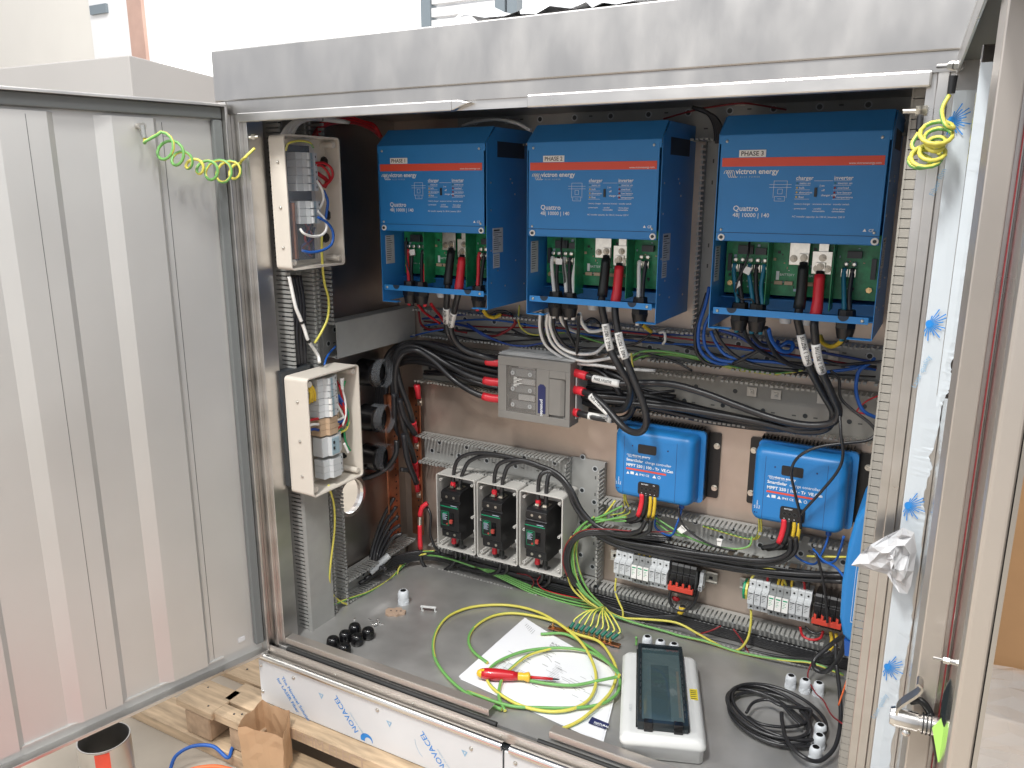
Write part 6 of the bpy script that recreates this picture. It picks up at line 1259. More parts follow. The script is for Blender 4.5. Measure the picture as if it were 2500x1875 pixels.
# cables at the far right
right_ = [('black_cable', .0060, 'thick black cable hanging in front of the right isolator to the floor', [(2090, 1490, -.30), (2075, 1530, -.28), (2060, 1580, -.25), (2040, 1620, -.22), (2012, 1640, -.18), (1990, 1632, -.17), (1988, 1612, -.15), (2010, 1590, -.14), (2040, 1565, -.14), (2085, 1535, -.20)]),
 ('black_cable', .0048, 'black cable falling from the right trunking to the coil on the floor', [(2040, 1570, -.20), (2042, 1620, -.22), (2050, 1690, -.28), (2052, 1760, -.34), (2040, 1820, -.40), (2012, 1852, -.44), (1985, 1858, -.46), (1950, 1840, -.46), (1920, 1805, -.42), (1910, 1765, -.36), (1908, 1740, -.33)]),
 ('blue_cable', .0030, 'blue network cable from the third charge controller behind the right isolator', [(2060, 1310, -.16), (2052, 1340, -.14), (2038, 1370, -.12), (2010, 1372, -.10), (1990, 1350, -.09)]),
 ('blue_cable', .0030, 'blue network cable crossing to the third charge controller', [(1985, 1340, -.09), (2010, 1368, -.12), (2040, 1385, -.15), (2062, 1410, -.18)]),
 ('black_cable', .0036, 'black cable falling through the right surge row to the floor corner', [(1975, 1345, -.10), (1995, 1360, -.11), (2010, 1420, -.11), (2018, 1480, -.11), (2020, 1520, -.11)]),
 ('red_cable', .0026, 'red wire running down inside the right trunking', [(2085, 1545, -.40), (2080, 1580, -.42), (2078, 1630, -.45), (2078, 1665, -.47)]),
 ('navy_cable', .0026, 'dark blue wire running down inside the right trunking', [(2088, 1560, -.38), (2078, 1575, -.40), (2084, 1600, -.42)]),
 ('dull_red_cable', .0018, 'thin dark red wire from the lowest trunking to the floor at the right', [(1985, 1610, -.10), (1972, 1650, -.14), (1990, 1690, -.20), (2010, 1710, -.26), (2030, 1745, -.32), (2058, 1768, -.38)]),
 ('orange', .0020, 'orange red wire end near the right trunking foot', [(2068, 1660, -.36), (2058, 1690, -.36), (2047, 1722, -.36)]),
 ('dull_red_cable', .0022, 'dark red wire hanging across the middle of the lowest trunking', [(1760, 1528, -.04), (1735, 1540, -.05), (1700, 1550, -.05)]),
 ('dull_red_cable', .0022, 'dark red wire crossing the lowest trunking under the right surge row', [(1790, 1535, -.045), (1812, 1565, -.05), (1832, 1602, -.06)]),
 ('yellow', .0030, 'yellow wire crossing behind the left end of the third charge controller', [(1970, 1358, -.06), (2050, 1360, -.07), (2070, 1360, -.08)])]
for m_, r_, lab, path in right_: cable('wire' if r_ < .0031 else 'cable', lab, path, r_, m_, n=8)

# ================================================================== EARTH BAR
ZF0 = .0502
t = thing('earth_bar', 'copper earth bar with brass bolts and green ring lugs on the cabinet floor', 'earth bar', (.98, -.213, ZF0))
a, c = P(1340, 1529, 'z', .06), P(1514, 1575, 'z', .06); dx = (c-a).normalized(); dn = Vector((-dx.y, dx.x, 0))
b = MB(); b.hexa([a-dn*.008-Vector((0, 0, .004)), c-dn*.008-Vector((0, 0, .004)), c+dn*.008-Vector((0, 0, .004)), a+dn*.008-Vector((0, 0, .004))], [a-dn*.008, c-dn*.008, c+dn*.008, a+dn*.008]); bar = b.build('bar', 'copper', t, bevel=.0006)
for f in (.1, .9):
    p = a.lerp(c, f); b = MB(); b.cyl((p.x, p.y, ZF0), (p.x, p.y, .056), .008, n=10); b.build('standoff', 'component', t)
for i in range(12):
    p = a.lerp(c, .06+i*.073)
    if i in (1, 2): continue
    b = MB(); b.cyl((p.x, p.y, .060), (p.x, p.y, .0625), .0052, n=6, smooth=False); b.cyl((p.x, p.y, .0625), (p.x, p.y, .076), .0022, n=8); b.cyl((p.x, p.y, .066), (p.x, p.y, .069), .0050, n=6, smooth=False); b.build('brass_bolt', 'brass', t)
    if i > 2:
        k = i-3; q0 = p+Vector((.002, .010, .006)); q1 = p+Vector((.005+.001*k, .026, .016))
        b = MB(); b.cyl(q0, q1, .0050, .0042, 10); b.build('green_lug', 'earth_teal', t)
        hub = P(1478, 1488, 'y', -.105)+Vector((-.004*(k % 4), 0, .003*(k % 3)))
        mid = q1.lerp(hub, .45)+Vector((0, .0, .018)); cable('earth_wire', 'green and yellow wire fanning out to the earth bar, %s from its left end' % nth[k], None, .0029, 'pe', pts=crom([q1, q1+Vector((.002, .010, .008)), mid, hub], 6))
# ================================================================== FLOOR ITEMS
def cap_gland(name, label, u, v, m, s=1.0, z=ZF0, nut_=True, tilt=0, grp=None):
    p = P(u, v, 'z', z+.012*s); p.z = z
    t = thing(name, label, 'cable gland', tuple(p), grp); M = T(*p) @ Rz(random.Random(u).uniform(0, 60)) @ Rx(tilt)
    b = MB(M); b.cyl((0, 0, 0), (0, 0, .008*s), .0145*s, n=18)
    b.cyl((0, 0, .008*s), (0, 0, .014*s), .0150*s, n=6, smooth=False); b.build('gland_body', m, t, bevel=.0008)
    b = MB(M); lp = [(.0138, .014), (.0142, .018), (.0142, .027), (.0125, .033), (.0098, .0355), (.0078, .0355)]
    b.loft([[(r_*s*math.cos(2*PI*k/16)*(1 if k % 2 else .97), r_*s*math.sin(2*PI*k/16)*(1 if k % 2 else .97), h*s) for k in range(16)] for r_, h in lp], 0, False, False); b.build('dome_nut', m, t)
    b = MB(M); b.loft([[(r_*s*math.cos(2*PI*k/16), r_*s*math.sin(2*PI*k/16), h*s) for k in range(16)] for r_, h in ((.0079, .0353), (.0070, .024))], 0, False, True); b.build('gland_bore', 'hole_black', t)
    return t
for i, (u, v, w_) in enumerate([(866, 1538, 'rearmost, at the top of the cluster'), (899, 1548, 'rightmost of the cluster'), (843, 1556, 'left of the rearmost one'), (872, 1563, 'in the middle of the cluster'), (813, 1570, 'leftmost of the cluster'), (841, 1587, 'nearest to the door sill')]):
    p = P(u, v, 'z', ZF0+.012); p.z = ZF0
    t = thing('gland_nut', 'black dome nut on the cabinet floor, %s' % w_, 'gland nut', tuple(p), 'black dome nuts in a cluster on the floor')
    b = MB(T(*p)); lp = [(.0168, 0), (.0185, .003), (.0185, .015), (.0170, .024), (.0140, .0295), (.0095, .031)]
    b.loft([[(r_*math.cos(2*PI*k/20)*(1 if k % 2 else .965), r_*math.sin(2*PI*k/20)*(1 if k % 2 else .965), h) for k in range(20)] for r_, h in lp], 0, True, False); b.build('dome', 'gloss_black', t)
    b = MB(T(*p)); b.loft([[(r_*math.cos(2*PI*k/16), r_*math.sin(2*PI*k/16), h) for k in range(16)] for r_, h in ((.0097, .0308), (.0085, .022))], 0, False, True); b.build('bore', 'hole_black', t)
cap_gland('cable_gland', 'single white cable gland standing at the rear left of the floor', 985, 1462, 'gland_grey', 1.22)
for u, v, w_ in ((1580, 1572, 'left'), (1612, 1582, 'middle'), (1645, 1590, 'right')): cap_gland('cable_gland', '%s of the three light grey cable glands behind the smoked window enclosure' % w_, u, v, 'gland_grey', 1.0, z=.062)
for u, v, w_ in ((1930, 1668, 'left'), (1965, 1678, 'middle'), (1998, 1686, 'right')): cap_gland('cable_gland', '%s of the three light grey cable glands behind the black cable coil' % w_, u, v, 'gland_grey', .98)
for u, v, w_ in ((2002, 1790, 'upper'), (1999, 1815, 'middle'), (1990, 1845, 'lower')): cap_gland('cable_gland', '%s of the three light grey cable glands beside the front of the cable coil' % w_, u, v, 'gland_grey', .98)
# brown terminal, white clip, tiny screws
t = thing('terminal_block', 'loose brown terminal block lying on the cabinet floor', 'terminal', tuple(P(967, 1497, 'z', ZF0)))
p = P(967, 1497, 'z', ZF0); M = T(p.x, p.y, ZF0) @ Rz(28) @ Matrix.Scale(1.25, 4)
b = MB(M); b.prism([(-.024, -.010), (-.016, -.017), (-.004, -.015), (.004, -.019), (.010, -.012), (.022, -.009), (.024, .003), (.014, .006), (.012, .015), (-.002, .016), (-.006, .011), (-.020, .013), (-.026, .004)], 0, .007, 'z'); b.build('block', 'terminal_brown', t, bevel=.0008)
b = MB(M)
for x, y in ((-.012, 0), (.002, -.002), (.012, -.002)): b.cyl((x, y, .007), (x, y, .0073), .0022, n=8, smooth=False)
b.build('terminal_hole', 'component', t)['kind'] = 'stuff'
p = P(1046, 1492, 'z', ZF0); M = T(p.x, p.y, ZF0) @ Rz(18); t = thing('plastic_bracket', 'small white plastic bracket standing on the cabinet floor', 'bracket', tuple(p))
b = MB(M); b.box(-.024, .024, -.004, .004, .012, .0155); b.build('plate', 'white_plastic', t, bevel=.0006)
for x in (-.021, .019):
    b = MB(M); b.box(x, x+.003, -.003, .003, 0, .012); b.box(x-.0005, x+.006, -.003, .003, .0, .0018); b.build('leg', 'white_plastic', t)
for i, (u, v) in enumerate([(907, 1518), (914, 1524), (921, 1514), (926, 1520), (932, 1524), (918, 1529), (866, 1511), (902, 1512)]):
    p = P(u, v, 'z', ZF0+.001); a_ = i*50; d_ = Vector((math.cos(R(a_)), math.sin(R(a_)), 0)); b = MB(); b.cyl(p-d_*.006, p+d_*.003, .0012, n=6); b.cyl(p+d_*.003, p+d_*.006, .0028, n=8); o = b.build('small_screw', 'bright_steel'); tag(o, 'small screw on the floor by the black nuts, %s' % ['left of the heap', 'in the heap front', 'at the heap back', 'right of the heap', 'far right of the heap', 'nearest the sill', 'behind the rearmost nut', 'alone towards the trunking'][i], 'screw')
# paper sheets
quad_ = [P(u, v, 'z', ZF0+.0012) for u, v in ((1282, 1513), (1120, 1655), (1468, 1812), (1511, 1648))]
def sheet(name, label, corners, z0, amp, seed_):
    n = 14; vs = []; rnd = random.Random(seed_); ph = [rnd.uniform(0, 6) for _ in range(4)]
    for i in range(n+1):
        for j in range(n+1):
            s, tt = i/n, j/n; p = corners[0]*(1-s)*(1-tt)+corners[1]*s*(1-tt)+corners[2]*s*tt+corners[3]*(1-s)*tt
            h = amp*(.5+.5*math.sin(3*s+ph[0]))*(.5+.5*math.sin(4*tt+ph[1])); vs.append(Vector((p.x, p.y, z0+h)))
    return n, vs
t = thing('drawing_sheets', 'stack of white wiring diagram sheets lying on the cabinet floor', 'paper', tuple(quad_[0]))
for li in range(3):
    off = [Vector((0, 0, 0)), Vector((.006, -.004, 0)), Vector((-.004, .006, 0))][li]
    n, vs = sheet('', '', [c_+off for c_ in quad_], ZF0+.001+.0012*(2-li), .007, 3)
    b = MB(); b.add(vs, [(i*(n+1)+j, (i+1)*(n+1)+j, (i+1)*(n+1)+j+1, i*(n+1)+j+1) for i in range(n) for j in range(n)], 0, True); po = b.build('sheet', 'paper', t, fix=False)
    if li == 0: top = po; vs0 = vs
def onp(s, tt, dz=.0006):
    s = min(max(s, 0), .9999)*n; tt = min(max(tt, 0), .9999)*n; i, j = int(s), int(tt); a_, b_ = s-i, tt-j
    g_ = lambda i, j: vs0[i*(n+1)+j]
    return g_(i, j)*(1-a_)*(1-b_)+g_(i+1, j)*a_*(1-b_)+g_(i+1, j+1)*a_*b_+g_(i, j+1)*(1-a_)*b_+Vector((0, 0, dz))
b = MB(); rnd = random.Random(12)
def pl(s0, t0, s1, t1, w_=.0009):
    w_ *= 1.6
    p0, p1 = onp(s0, t0), onp(s1, t1); d_ = (p1-p0); nn_ = Vector((-d_.y, d_.x, 0)).normalized()*w_*.5; b.add([p0-nn_, p1-nn_, p1+nn_, p0+nn_], [(0, 1, 2, 3)], 0)
for k in range(16):
    s0 = rnd.uniform(.22, .65); t0 = rnd.uniform(.38, .80); pl(s0, t0, s0+rnd.choice([0, .06, .0]), t0+rnd.choice([.05, .08]), .0007)
for k in range(14):
    s0 = .35+.02*k; pl(s0, .50+.004*(k % 3), s0, .56+.01*(k % 4), .0006)
for k in range(6): pl(.05+.004*k, .06+.02*k, .09+.01*k, .06+.02*k, .0008)
for k in range(14):
    s0, t0 = rnd.uniform(.1, .85), rnd.uniform(.1, .9); pl(s0, t0, s0, t0+.05, .0011)
for k in range(9): pl(.62+.015*k, .15, .62+.015*k, .45, .0004)
for k in range(6): pl(.62, .15+.05*k, .74, .15+.05*k, .0004)
ex_ = (onp(.5, .6)-onp(.5, .4)).normalized(); ey_ = (onp(.4, .5)-onp(.6, .5)).normalized()
b.text('BUILDING', .011, onp(.12, .36, .002), ex_, ey_); b.text('SITE', .011, onp(.16, .36, .002), ex_, ey_); b.text('MPPT 1', .007, onp(.24, .40, .002), ex_, ey_)
b.build('diagram_print', 'module_dark', top, fix=False)['kind'] = 'stuff'
b = MB(); q = [onp(.78, .835, .0012), onp(.90, .76, .0012), onp(.965, .90, .0012), onp(.86, .97, .0012)]
c0_, c1_, c2_, c3_ = [P(u, v, 'z', ZF0+.0075) for u, v in ((1436, 1765), (1445, 1750), (1488, 1768), (1478, 1780))]
b.hexa([c0_, c3_, c2_, c1_], [v+Vector((0, 0, .0006)) for v in (c0_, c3_, c2_, c1_)]); lo_ = b.build('title_block', 'navy', top)
b = MB(); exl = (c3_-c0_).normalized(); eyl = (c1_-c0_).normalized(); b.text('NATURAL', .0085, c0_+exl*.012+eyl*.006+Vector((0, 0, .001)), exl, eyl, 0, 'LEFT', .03); b.text('GENERATION', .0040, c0_+exl*.012+eyl*.0015+Vector((0, 0, .001)), exl, eyl); b.build('title_lettering', 'print_white', lo_, fix=False)
# screwdriver
t = thing('screwdriver', 'red and yellow insulated screwdriver lying across the diagram sheets', 'screwdriver', tuple(P(1170, 1650, 'z', .065)))
A_, B_ = P(1164, 1643, 'z', .073), P(1366, 1659, 'z', .066); d_ = (B_-A_); L_ = d_.length; d_.normalize()
def seg(name, prof_, m):
    b = MB(); b.tube([A_+d_*(L_*f) for f, r_ in prof_], [r_*.86 for f, r_ in prof_], 14); b.build(name, m, t, fix=False)
seg('handle_end', [(0, .004), (.01, .009), (.04, .0135), (.075, .015)], 'screw_yellow')
seg('handle', [(.06, .0148), (.12, .0172), (.22, .0180), (.32, .0172), (.42, .0150), (.50, .0120)], 'screw_red')
seg('collar', [(.49, .0118), (.52, .0120), (.57, .0112), (.60, .0135), (.625, .0150), (.64, .013), (.65, .006)], 'screw_yellow')
seg('shaft', [(.65, .0046), (.80, .0044), (.92, .0042)], 'screw_red')
seg('blade', [(.92, .003), (.97, .003), (1.0, .0012)], 'component')
b = MB(); p = A_+d_*(L_*.10)+Vector((-.002, -.006, .0125)); b.cyl(p, p+Vector((0, -.0005, .0018)), .0035, n=12); b.build('handle_dot', 'screw_yellow', t)
# green and yellow coil
def gz(pts_, z=.056): return [(u, v, 'z', z+(dz if False else 0)) for u, v in pts_]
coil = [(1510, 1652, .12), (1460, 1662, .075), (1400, 1673, .066), (1330, 1668, .064), (1260, 1655, .060), (1205, 1652, .060)]
big = [(1225, 1732, .060), (1150, 1700, .060), (1090, 1650, .057), (1060, 1600, .057), (1062, 1550, .057), (1090, 1508, .057), (1140, 1485, .057), (1200, 1477, .057), (1260, 1480, .059), (1320, 1497, .062), (1375, 1530, .066), (1420, 1570, .070), (1448, 1620, .072), (1455, 1665, .070), (1440, 1705, .066), (1400, 1730, .064), (1340, 1737, .062), (1270, 1722, .060), (1215, 1690, .060), (1190, 1660, .060), (1196, 1632, .060), (1230, 1608, .064), (1290, 1588, .066), (1370, 1582, .068), (1440, 1592, .070), (1490, 1622, .074), (1512, 1650, .076), (1508, 1690, .070), (1470, 1718, .066), (1405, 1728, .064), (1330, 1728, .060), (1240, 1722, .060), (1140, 1688, .058)]
cable('earth_wire_coil', 'long green and yellow earth wire lying in loops over the paper, outermost loop', [(u, v, 'z', z) for u, v, z in big], .0041, 'pe', cat='wire', k=7, n=10)
sec = [(1233, 1735, .058), (1218, 1700, .058), (1225, 1660, .064), (1245, 1635, .066), (1290, 1600, .066), (1350, 1582, .066)]
inner = [(1190, 1618, .060), (1155, 1590, .057), (1144, 1560, .057), (1160, 1530, .057), (1200, 1505, .057), (1250, 1497, .058), (1310, 1505, .060), (1360, 1520, .062), (1400, 1545, .066), (1460, 1565, .070), (1490, 1600, .072), (1505, 1640, .074), (1490, 1690, .070), (1440, 1740, .066), (1405, 1765, .060), (1370, 1780, .057)]
cable('earth_wire_coil', 'green and yellow earth wire in a smaller loop over the screwdriver and paper', [(u, v, 'z', z) for u, v, z in inner], .0041, 'pe', cat='wire', k=7, n=10)
cable('earth_wire_coil', 'green and yellow earth wire end crossing under the screwdriver handle', [(u, v, 'z', z) for u, v, z in sec], .0041, 'pe', cat='wire', k=7, n=10)
cable('earth_wire_coil', 'green and yellow earth wire crossing behind the diagram sheets to the smoked window enclosure', [(1320, 1548, 'z', .06), (1380, 1548, 'z', .062), (1440, 1580, 'z', .064), (1480, 1612, 'z', .07), (1512, 1648, 'z', .09)], .0041, 'pe', cat='wire', k=7, n=10)
cable('earth_wire_coil', 'green wire curving over the lower middle of the paper below the screwdriver', [(u, v, 'z', z) for u, v, z in coil], .0041, 'pe', cat='wire', k=7, n=10)
cable('earth_wire', 'short green wire end standing up behind the smoked window enclosure', [(1553, 1575, 'z', .06), (1554, 1562, 'z', .075), (1553, 1556, 'z', .085)], .0032, 'green')
# ---- enclosure with smoked window, lying on its back
t = thing('window_enclosure', 'light grey distribution box with smoked hinged window lying on the cabinet floor', 'enclosure', (1.26, -.42, ZF0))
fl_, fr_, nr_, nl_ = [P(u, v, 'z', ZF0) for u, v in ((1520, 1610), (1700, 1610), (1732, 1842), (1507, 1845))]
ctr = (P(1530, 1600, 'z', .10)+P(1690, 1600, 'z', .10)+P(1727, 1812, 'z', .10)+P(1510, 1812, 'z', .10))/4
ax_y = (P(1610, 1600, 'z', .10)-P(1618, 1812, 'z', .10)).normalized(); ax_x = Vector((ax_y.y, -ax_y.x, 0))
ME = Matrix(((ax_x.x, ax_y.x, 0, ctr.x), (ax_x.y, ax_y.y, 0, ctr.y), (0, 0, 1, ZF0), (0, 0, 0, 1)))
Lh = (P(1610, 1600, 'z', .10)-P(1618, 1812, 'z', .10)).length/2; Wh = (P(1510, 1812, 'z', .10)-P(1727, 1812, 'z', .10)).length/2-.008
b = MB(ME)
def rl(w_, l_, r_, z, c_=0): return [(x, y+c_, z) for x, y in rr(2*w_, 2*l_, r_, 5)]
b.loft([rl(Wh-.006, Lh-.006, .012, .0), rl(Wh, Lh, .014, .004), rl(Wh+.001, Lh, .014, .032), rl(Wh+.005, Lh+.003, .016, .036), rl(Wh+.005, Lh+.003, .016, .044), rl(Wh-.004, Lh-.006, .014, .056), rl(Wh-.016, Lh-.012, .012, .058)], 0)
b.build('case', 'white_plastic', t)
b = MB(ME); ww_ = Wh*.62; b.box(-ww_-.004, ww_+.004, -Lh+.030, Lh+.006, .056, .0605); b.build('window_seat', 'black_plastic', t, bevel=.001)
b = MB(ME); b.box(-ww_+.008, ww_-.008, -Lh+.045, Lh-.012, .0605, .0612); b.build('inner_panel', 'window_inner', t)
b = MB(ME); b.box(-.024, .020, -Lh+.052, Lh-.065, .0612, .0622); b.build('module_opening', 'component', t)
b = MB(ME); b.box(.038, .044, -Lh+.075, Lh-.085, .0612, .0618); b.build('brown_strip', 'terminal_beige', t)
b = MB(ME); b.loft([rl(ww_, Lh-.020, .006, .060, .008), rl(ww_, Lh-.020, .006, .074, .008), rl(ww_-.004, Lh-.024, .005, .078, .008), rl(ww_-.012, Lh-.034, .004, .0788, .008)], 0, False, True, False); b.build('smoked_window', 'smoked_window', t)
b = MB(ME)
for y in (-Lh+.028, Lh-.004):
    b.box(-ww_, ww_, y-.005, y+.005, .060, .080)
    b.build('window_edge_bar', 'frame_smoke', t); b = MB(ME)
for s_ in (-1, 1):
    b = MB(ME); b.box(s_*(ww_-.009), s_*(ww_+.001), -Lh+.032, Lh-.008, .0605, .0796); b.build('window_side_bar', 'frame_smoke', t, bevel=.001)
for x in (-.032, .034):
    b = MB(ME); b.box(x-.010, x+.010, -Lh+.018, -Lh+.034, .058, .082); b.build('window_catch', 'gloss_black', t, bevel=.0015)
for s_ in (-1, 1):
    b = MB(ME)
    for k in range(9): b.box(s_*(ww_-.006)-.0012, s_*(ww_-.006)+.0012, -Lh+.050+k*.026, -Lh+.066+k*.026, .0792, .0800)
    b.build('hinge_teeth', 'component', t)['kind'] = 'stuff'
b = MB(ME); b.box(ww_+.012, ww_+.030, -.018, .024, .0575, .0583); wl = b.build('warning_label', 'warn_yellow', t)
b = MB(ME)
for k in range(5): b.box(ww_+.014, ww_+.0275, -.015+k*.0075, -.0135+k*.0075+.001, .0583, .0586)
b.build('warning_print', 'component', wl, fix=False)
b = MB(ME); b.text('ABLES', .010, (-ww_-.013, -.085, .0586), (0, 1, 0), (-1, 0, 0)); b.build('moulded_lettering', 'sticker_grey', t, fix=False)
# ---- black cable coil
pts = []; rnd = random.Random(2); c_ = Vector((1.515, -.325, 0))
for k in range(5*20+1):
    a_ = 2*PI*k/20; lay = k/20
    rx, ry = .118-.006*(lay % 3)+.004*math.sin(a_*.4+lay), .082+.010*math.sin(lay*1.9)
    ang = R(-28+5*math.sin(lay*2)); x = rx*math.cos(a_+1.2); y = ry*math.sin(a_+1.2)
    pts.append(Vector((c_.x+.012*math.sin(lay*2.1)+x*math.cos(ang)-y*math.sin(ang), c_.y+.014*math.cos(lay*1.7)+x*math.sin(ang)+y*math.cos(ang), ZF0+.006+.0035*lay+.004*abs(math.sin(a_*.5)))))
cable('cable_coil', 'coil of thin black cable lying on the floor at the right', None, .0042, 'black_cable', cat='cable coil', pts=crom(pts, 3), n=8)
cable('cable_coil', 'loose black cable crossing over the coil on the floor', [(1822, 1740, 'z', .075), (1840, 1715, 'z', .08), (1875, 1708, 'z', .085), (1905, 1722, 'z', .085), (1950, 1728, 'z', .08), (1980, 1735, 'z', .075), (1965, 1765, 'z', .07), (1920, 1775, 'z', .07), (1860, 1768, 'z', .07), (1825, 1750, 'z', .065)], .0038, 'black_cable', cat='cable')
cable('cable_coil', 'straight black cable lying diagonally on the coil', [(1905, 1715, 'z', .09), (1930, 1745, 'z', .085), (1955, 1770, 'z', .08)], .0036, 'black_cable', cat='cable')

# ================================================================== SPIRAL EARTH LEADS
def helix(label, ctrl, r, turns, wire, plane_u, plane_v, lead0, lead1):
    cs = crom(ctrl, 12); pts = []
    N_ = turns*14
    for k in range(N_+1):
        f = k/N_; p = sample(cs, f); a_ = 2*PI*turns*f
        rr_ = r*(.75+.25*math.sin(f*9+1)); pts.append(p+plane_u*math.cos(a_)*rr_+plane_v*math.sin(a_)*rr_)
    cable('spiral_earth_lead', label, None, wire, 'pe', cat='earth lead', pts=crom(list(lead0), 5)[:-1]+pts+crom(list(lead1), 5)[1:] if lead0 else pts, n=10)
s0 = DL @ Vector((.205, .036, 1.414)); s0b = s0+Vector((.004, 0, -.03))
cA = [P(390, 350, 'x', .225), P(440, 385, 'x', .24), P(490, 408, 'x', .245), P(540, 418, 'x', .25), P(585, 415, 'x', .255)]
e0 = P(598, 385, 'y', -.69); e1_ = P(622, 362, 'y', -.665)
helix('coiled green and yellow earth lead hanging between the left door and its jamb', cA, .026, 7, .0034, Vector((0, .25, 1)).normalized(), Vector((1, .35, 0)).normalized(), [s0, s0b, P(355, 345, 'x', .22), cA[0]+Vector((0, .25, 1)).normalized()*.023], [cA[-1]+Vector((0, .25, 1)).normalized()*.02, e0, P(605, 378, 'y', -.68), e1_])
cB = [P(2288, 318, 'y', -.74), P(2285, 345, 'y', -.74), P(2270, 375, 'y', -.74), P(2245, 395, 'y', -.74)]
helix('coiled green and yellow earth lead hanging at the right door hinge', cB, .022, 6, .0032, Vector((1, .2, .15)).normalized(), Vector((-.2, .6, .55)).normalized(), [P(2318, 232, 'y', -.72), P(2300, 268, 'y', -.73), P(2308, 305, 'y', -.75), cB[0]+Vector((.022, 0, 0))], [cB[-1]+Vector((.02, 0, 0)), P(2228, 360, 'y', -.72), P(2242, 325, 'y', -.71)])
b = MB(); a_, c_ = P(2290, 162, 'y', -.70), P(2345, 160, 'y', -.73); b.cyl(a_, a_.lerp(c_, .7), .0032, n=10); nut(b, a_.lerp(c_, .55), c_-a_, .0065, .010); nut(b, a_.lerp(c_, .85), c_-a_, .0065, .008); o = b.build('earth_bolt', 'bright_steel'); tag(o, 'long bolt with two nuts at the upper hinge of the right door', 'bolt')
b = MB(); a_, c_ = P(2205, 272, 'y', -.66), P(2255, 270, 'y', -.66); b.cyl(a_, c_, .0040, n=10); nut(b, a_.lerp(c_, .62), c_-a_, .0075, .009); nut(b, a_.lerp(c_, .86), c_-a_, .0075, .009); o = b.build('earth_bolt', 'zinc'); tag(o, 'threaded bolt with copper coloured nuts on the right jamb', 'bolt')
b = MB(); a_, c_ = P(2328, 185, 'y', -.72), P(2322, 228, 'y', -.72); b.cyl(a_, c_, .006, .0052, 10); o = b.build('rubber_boot', 'black_plastic'); tag(o, 'black rubber boot at the top of the right spiral lead', 'boot')
b = MB(); a_, c_ = P(2247, 285, 'y', -.68), P(2243, 320, 'y', -.70); b.cyl(a_, c_, .005, .0045, 10); o = b.build('rubber_boot', 'black_plastic'); tag(o, 'black rubber boot on the right jamb below the copper coloured nuts', 'boot')
b = MB(); a_, c_ = P(608, 336, 'y', -.665), P(630, 334, 'y', -.655); b.cyl(a_, c_, .0035, n=10); nut(b, a_.lerp(c_, .3), c_-a_, .0065, .008); o = b.build('earth_bolt', 'zinc'); tag(o, 'small bolt with nut on the left jamb above the spiral lead end', 'bolt')
b = MB(); b.cyl(s0+Vector((0, 0, .004)), s0+Vector((.003, 0, -.022)), .0048, n=10); o = b.build('rubber_boot', 'module_dark'); tag(o, 'grey boot at the stud on the left door', 'boot')
b = MB(); b.box(1.742, 1.746, -.56, -.55, .70, 1.0); o = b.build('metal_rod', 'zinc'); tag(o, 'thin upright metal strip beside the right trunking', 'strip')

# ================================================================== OUTSIDE
# pallet
t = thing('wooden_pallet', 'worn wooden pallet under the cabinet with pencilled writing on its front board', 'pallet', (.8, -.4, -.262))
zt_ = -.1205
def board(x0, x1, y0, y1, z0, z1, name='deck_board', m='wood', sk=0):
    b = MB(); b.hexa([(x0, y0, z0), (x1, y0+sk, z0), (x1, y1+sk, z0), (x0-.004, y1, z0)], [(x0, y0, z1), (x1, y0+sk, z1), (x1, y1+sk, z1), (x0-.004, y1, z1)]); return b.build(name, m, t, bevel=.003, seg=1)
fb = board(.10, 1.75, -.735, -.650, zt_-.038, zt_, sk=.0)
board(-.022, .125, -.800, -.690, zt_-.024, zt_, sk=.0); board(.115, .26, -.790, -.745, zt_-.030, zt_-.001)
board(-.01, 1.70, -.640, -.545, zt_-.024, zt_-.001); board(-.01, 1.70, -.50, -.40, zt_-.024, zt_-.001); board(-.01, 1.7, -.30, -.2, zt_-.024, zt_-.001)
for x, y in ((.005, -.765), (.17, -.755), (.02, -.47), (.9, -.66), (1.6, -.66), (.9, -.30), (.02, -.25)):
    b = MB(); b.box(x, x+.10, y-.03, y+.075, -.222, zt_-.025 if y > -.7 else zt_-.030); b.build('block', 'wood_end', t, bevel=.004, seg=1)
board(-.26, 1.72, -.80, -.70, -.262, -.224, 'bottom_board'); board(-.26, 1.72, -.52, -.42, -.262, -.224, 'bottom_board')
b = MB(); b.text('3MMM ELECT', .045, (.345, -.7355, zt_-.034), (1, 0, 0), (0, 0, 1), 0, 'LEFT', -.005); b.build('pencil_writing', 'terminal_brown', fb, fix=False)
for x, y in ((.02, -.72), (.09, -.78), (.05, -.60), (.18, -.77), (.20, -.76)):
    b = MB(); b.cyl((x, y, zt_-.002), (x, y, zt_+.0008), .003, n=6); b.build('nail', 'component', t)
# paper bag
t = thing('paper_bag', 'crumpled open brown paper bag standing beside the pallet', 'bag', (.36, -.86, -.262))
b = MB(); rnd = random.Random(8)
def bagpt(x, y, z): return Vector((x+rnd.uniform(-.0018, .0018), y+rnd.uniform(-.0018, .0018), z))
tl, tr, br_, bl = P(580, 1772, 'z', -.085), P(640, 1706, 'z', -.065), P(708, 1738, 'z', -.075), P(690, 1800, 'z', -.10)
lo = [v+Vector((.03, -.02, 0)) for v in (tl, tr, br_, bl)]
ring_t = []; ring_b = []
cs4 = [tl, tr, br_, bl]
for i in range(4):
    p0, p1 = cs4[i], cs4[(i+1) % 4]
    for k in range(6):
        f = k/6; v = p0.lerp(p1, f); cen_ = sum(cs4, Vector())/4; v = v.lerp(cen_, .10*math.sin(PI*f)) if i in (1, 3) else v
        ring_t.append(bagpt(v.x, v.y, v.z+rnd.uniform(-.006, .006))); g2 = cen_+(v-cen_)*.92; ring_b.append(Vector((g2.x+.004, g2.y-.004, -.262)))
levels = [ring_t]
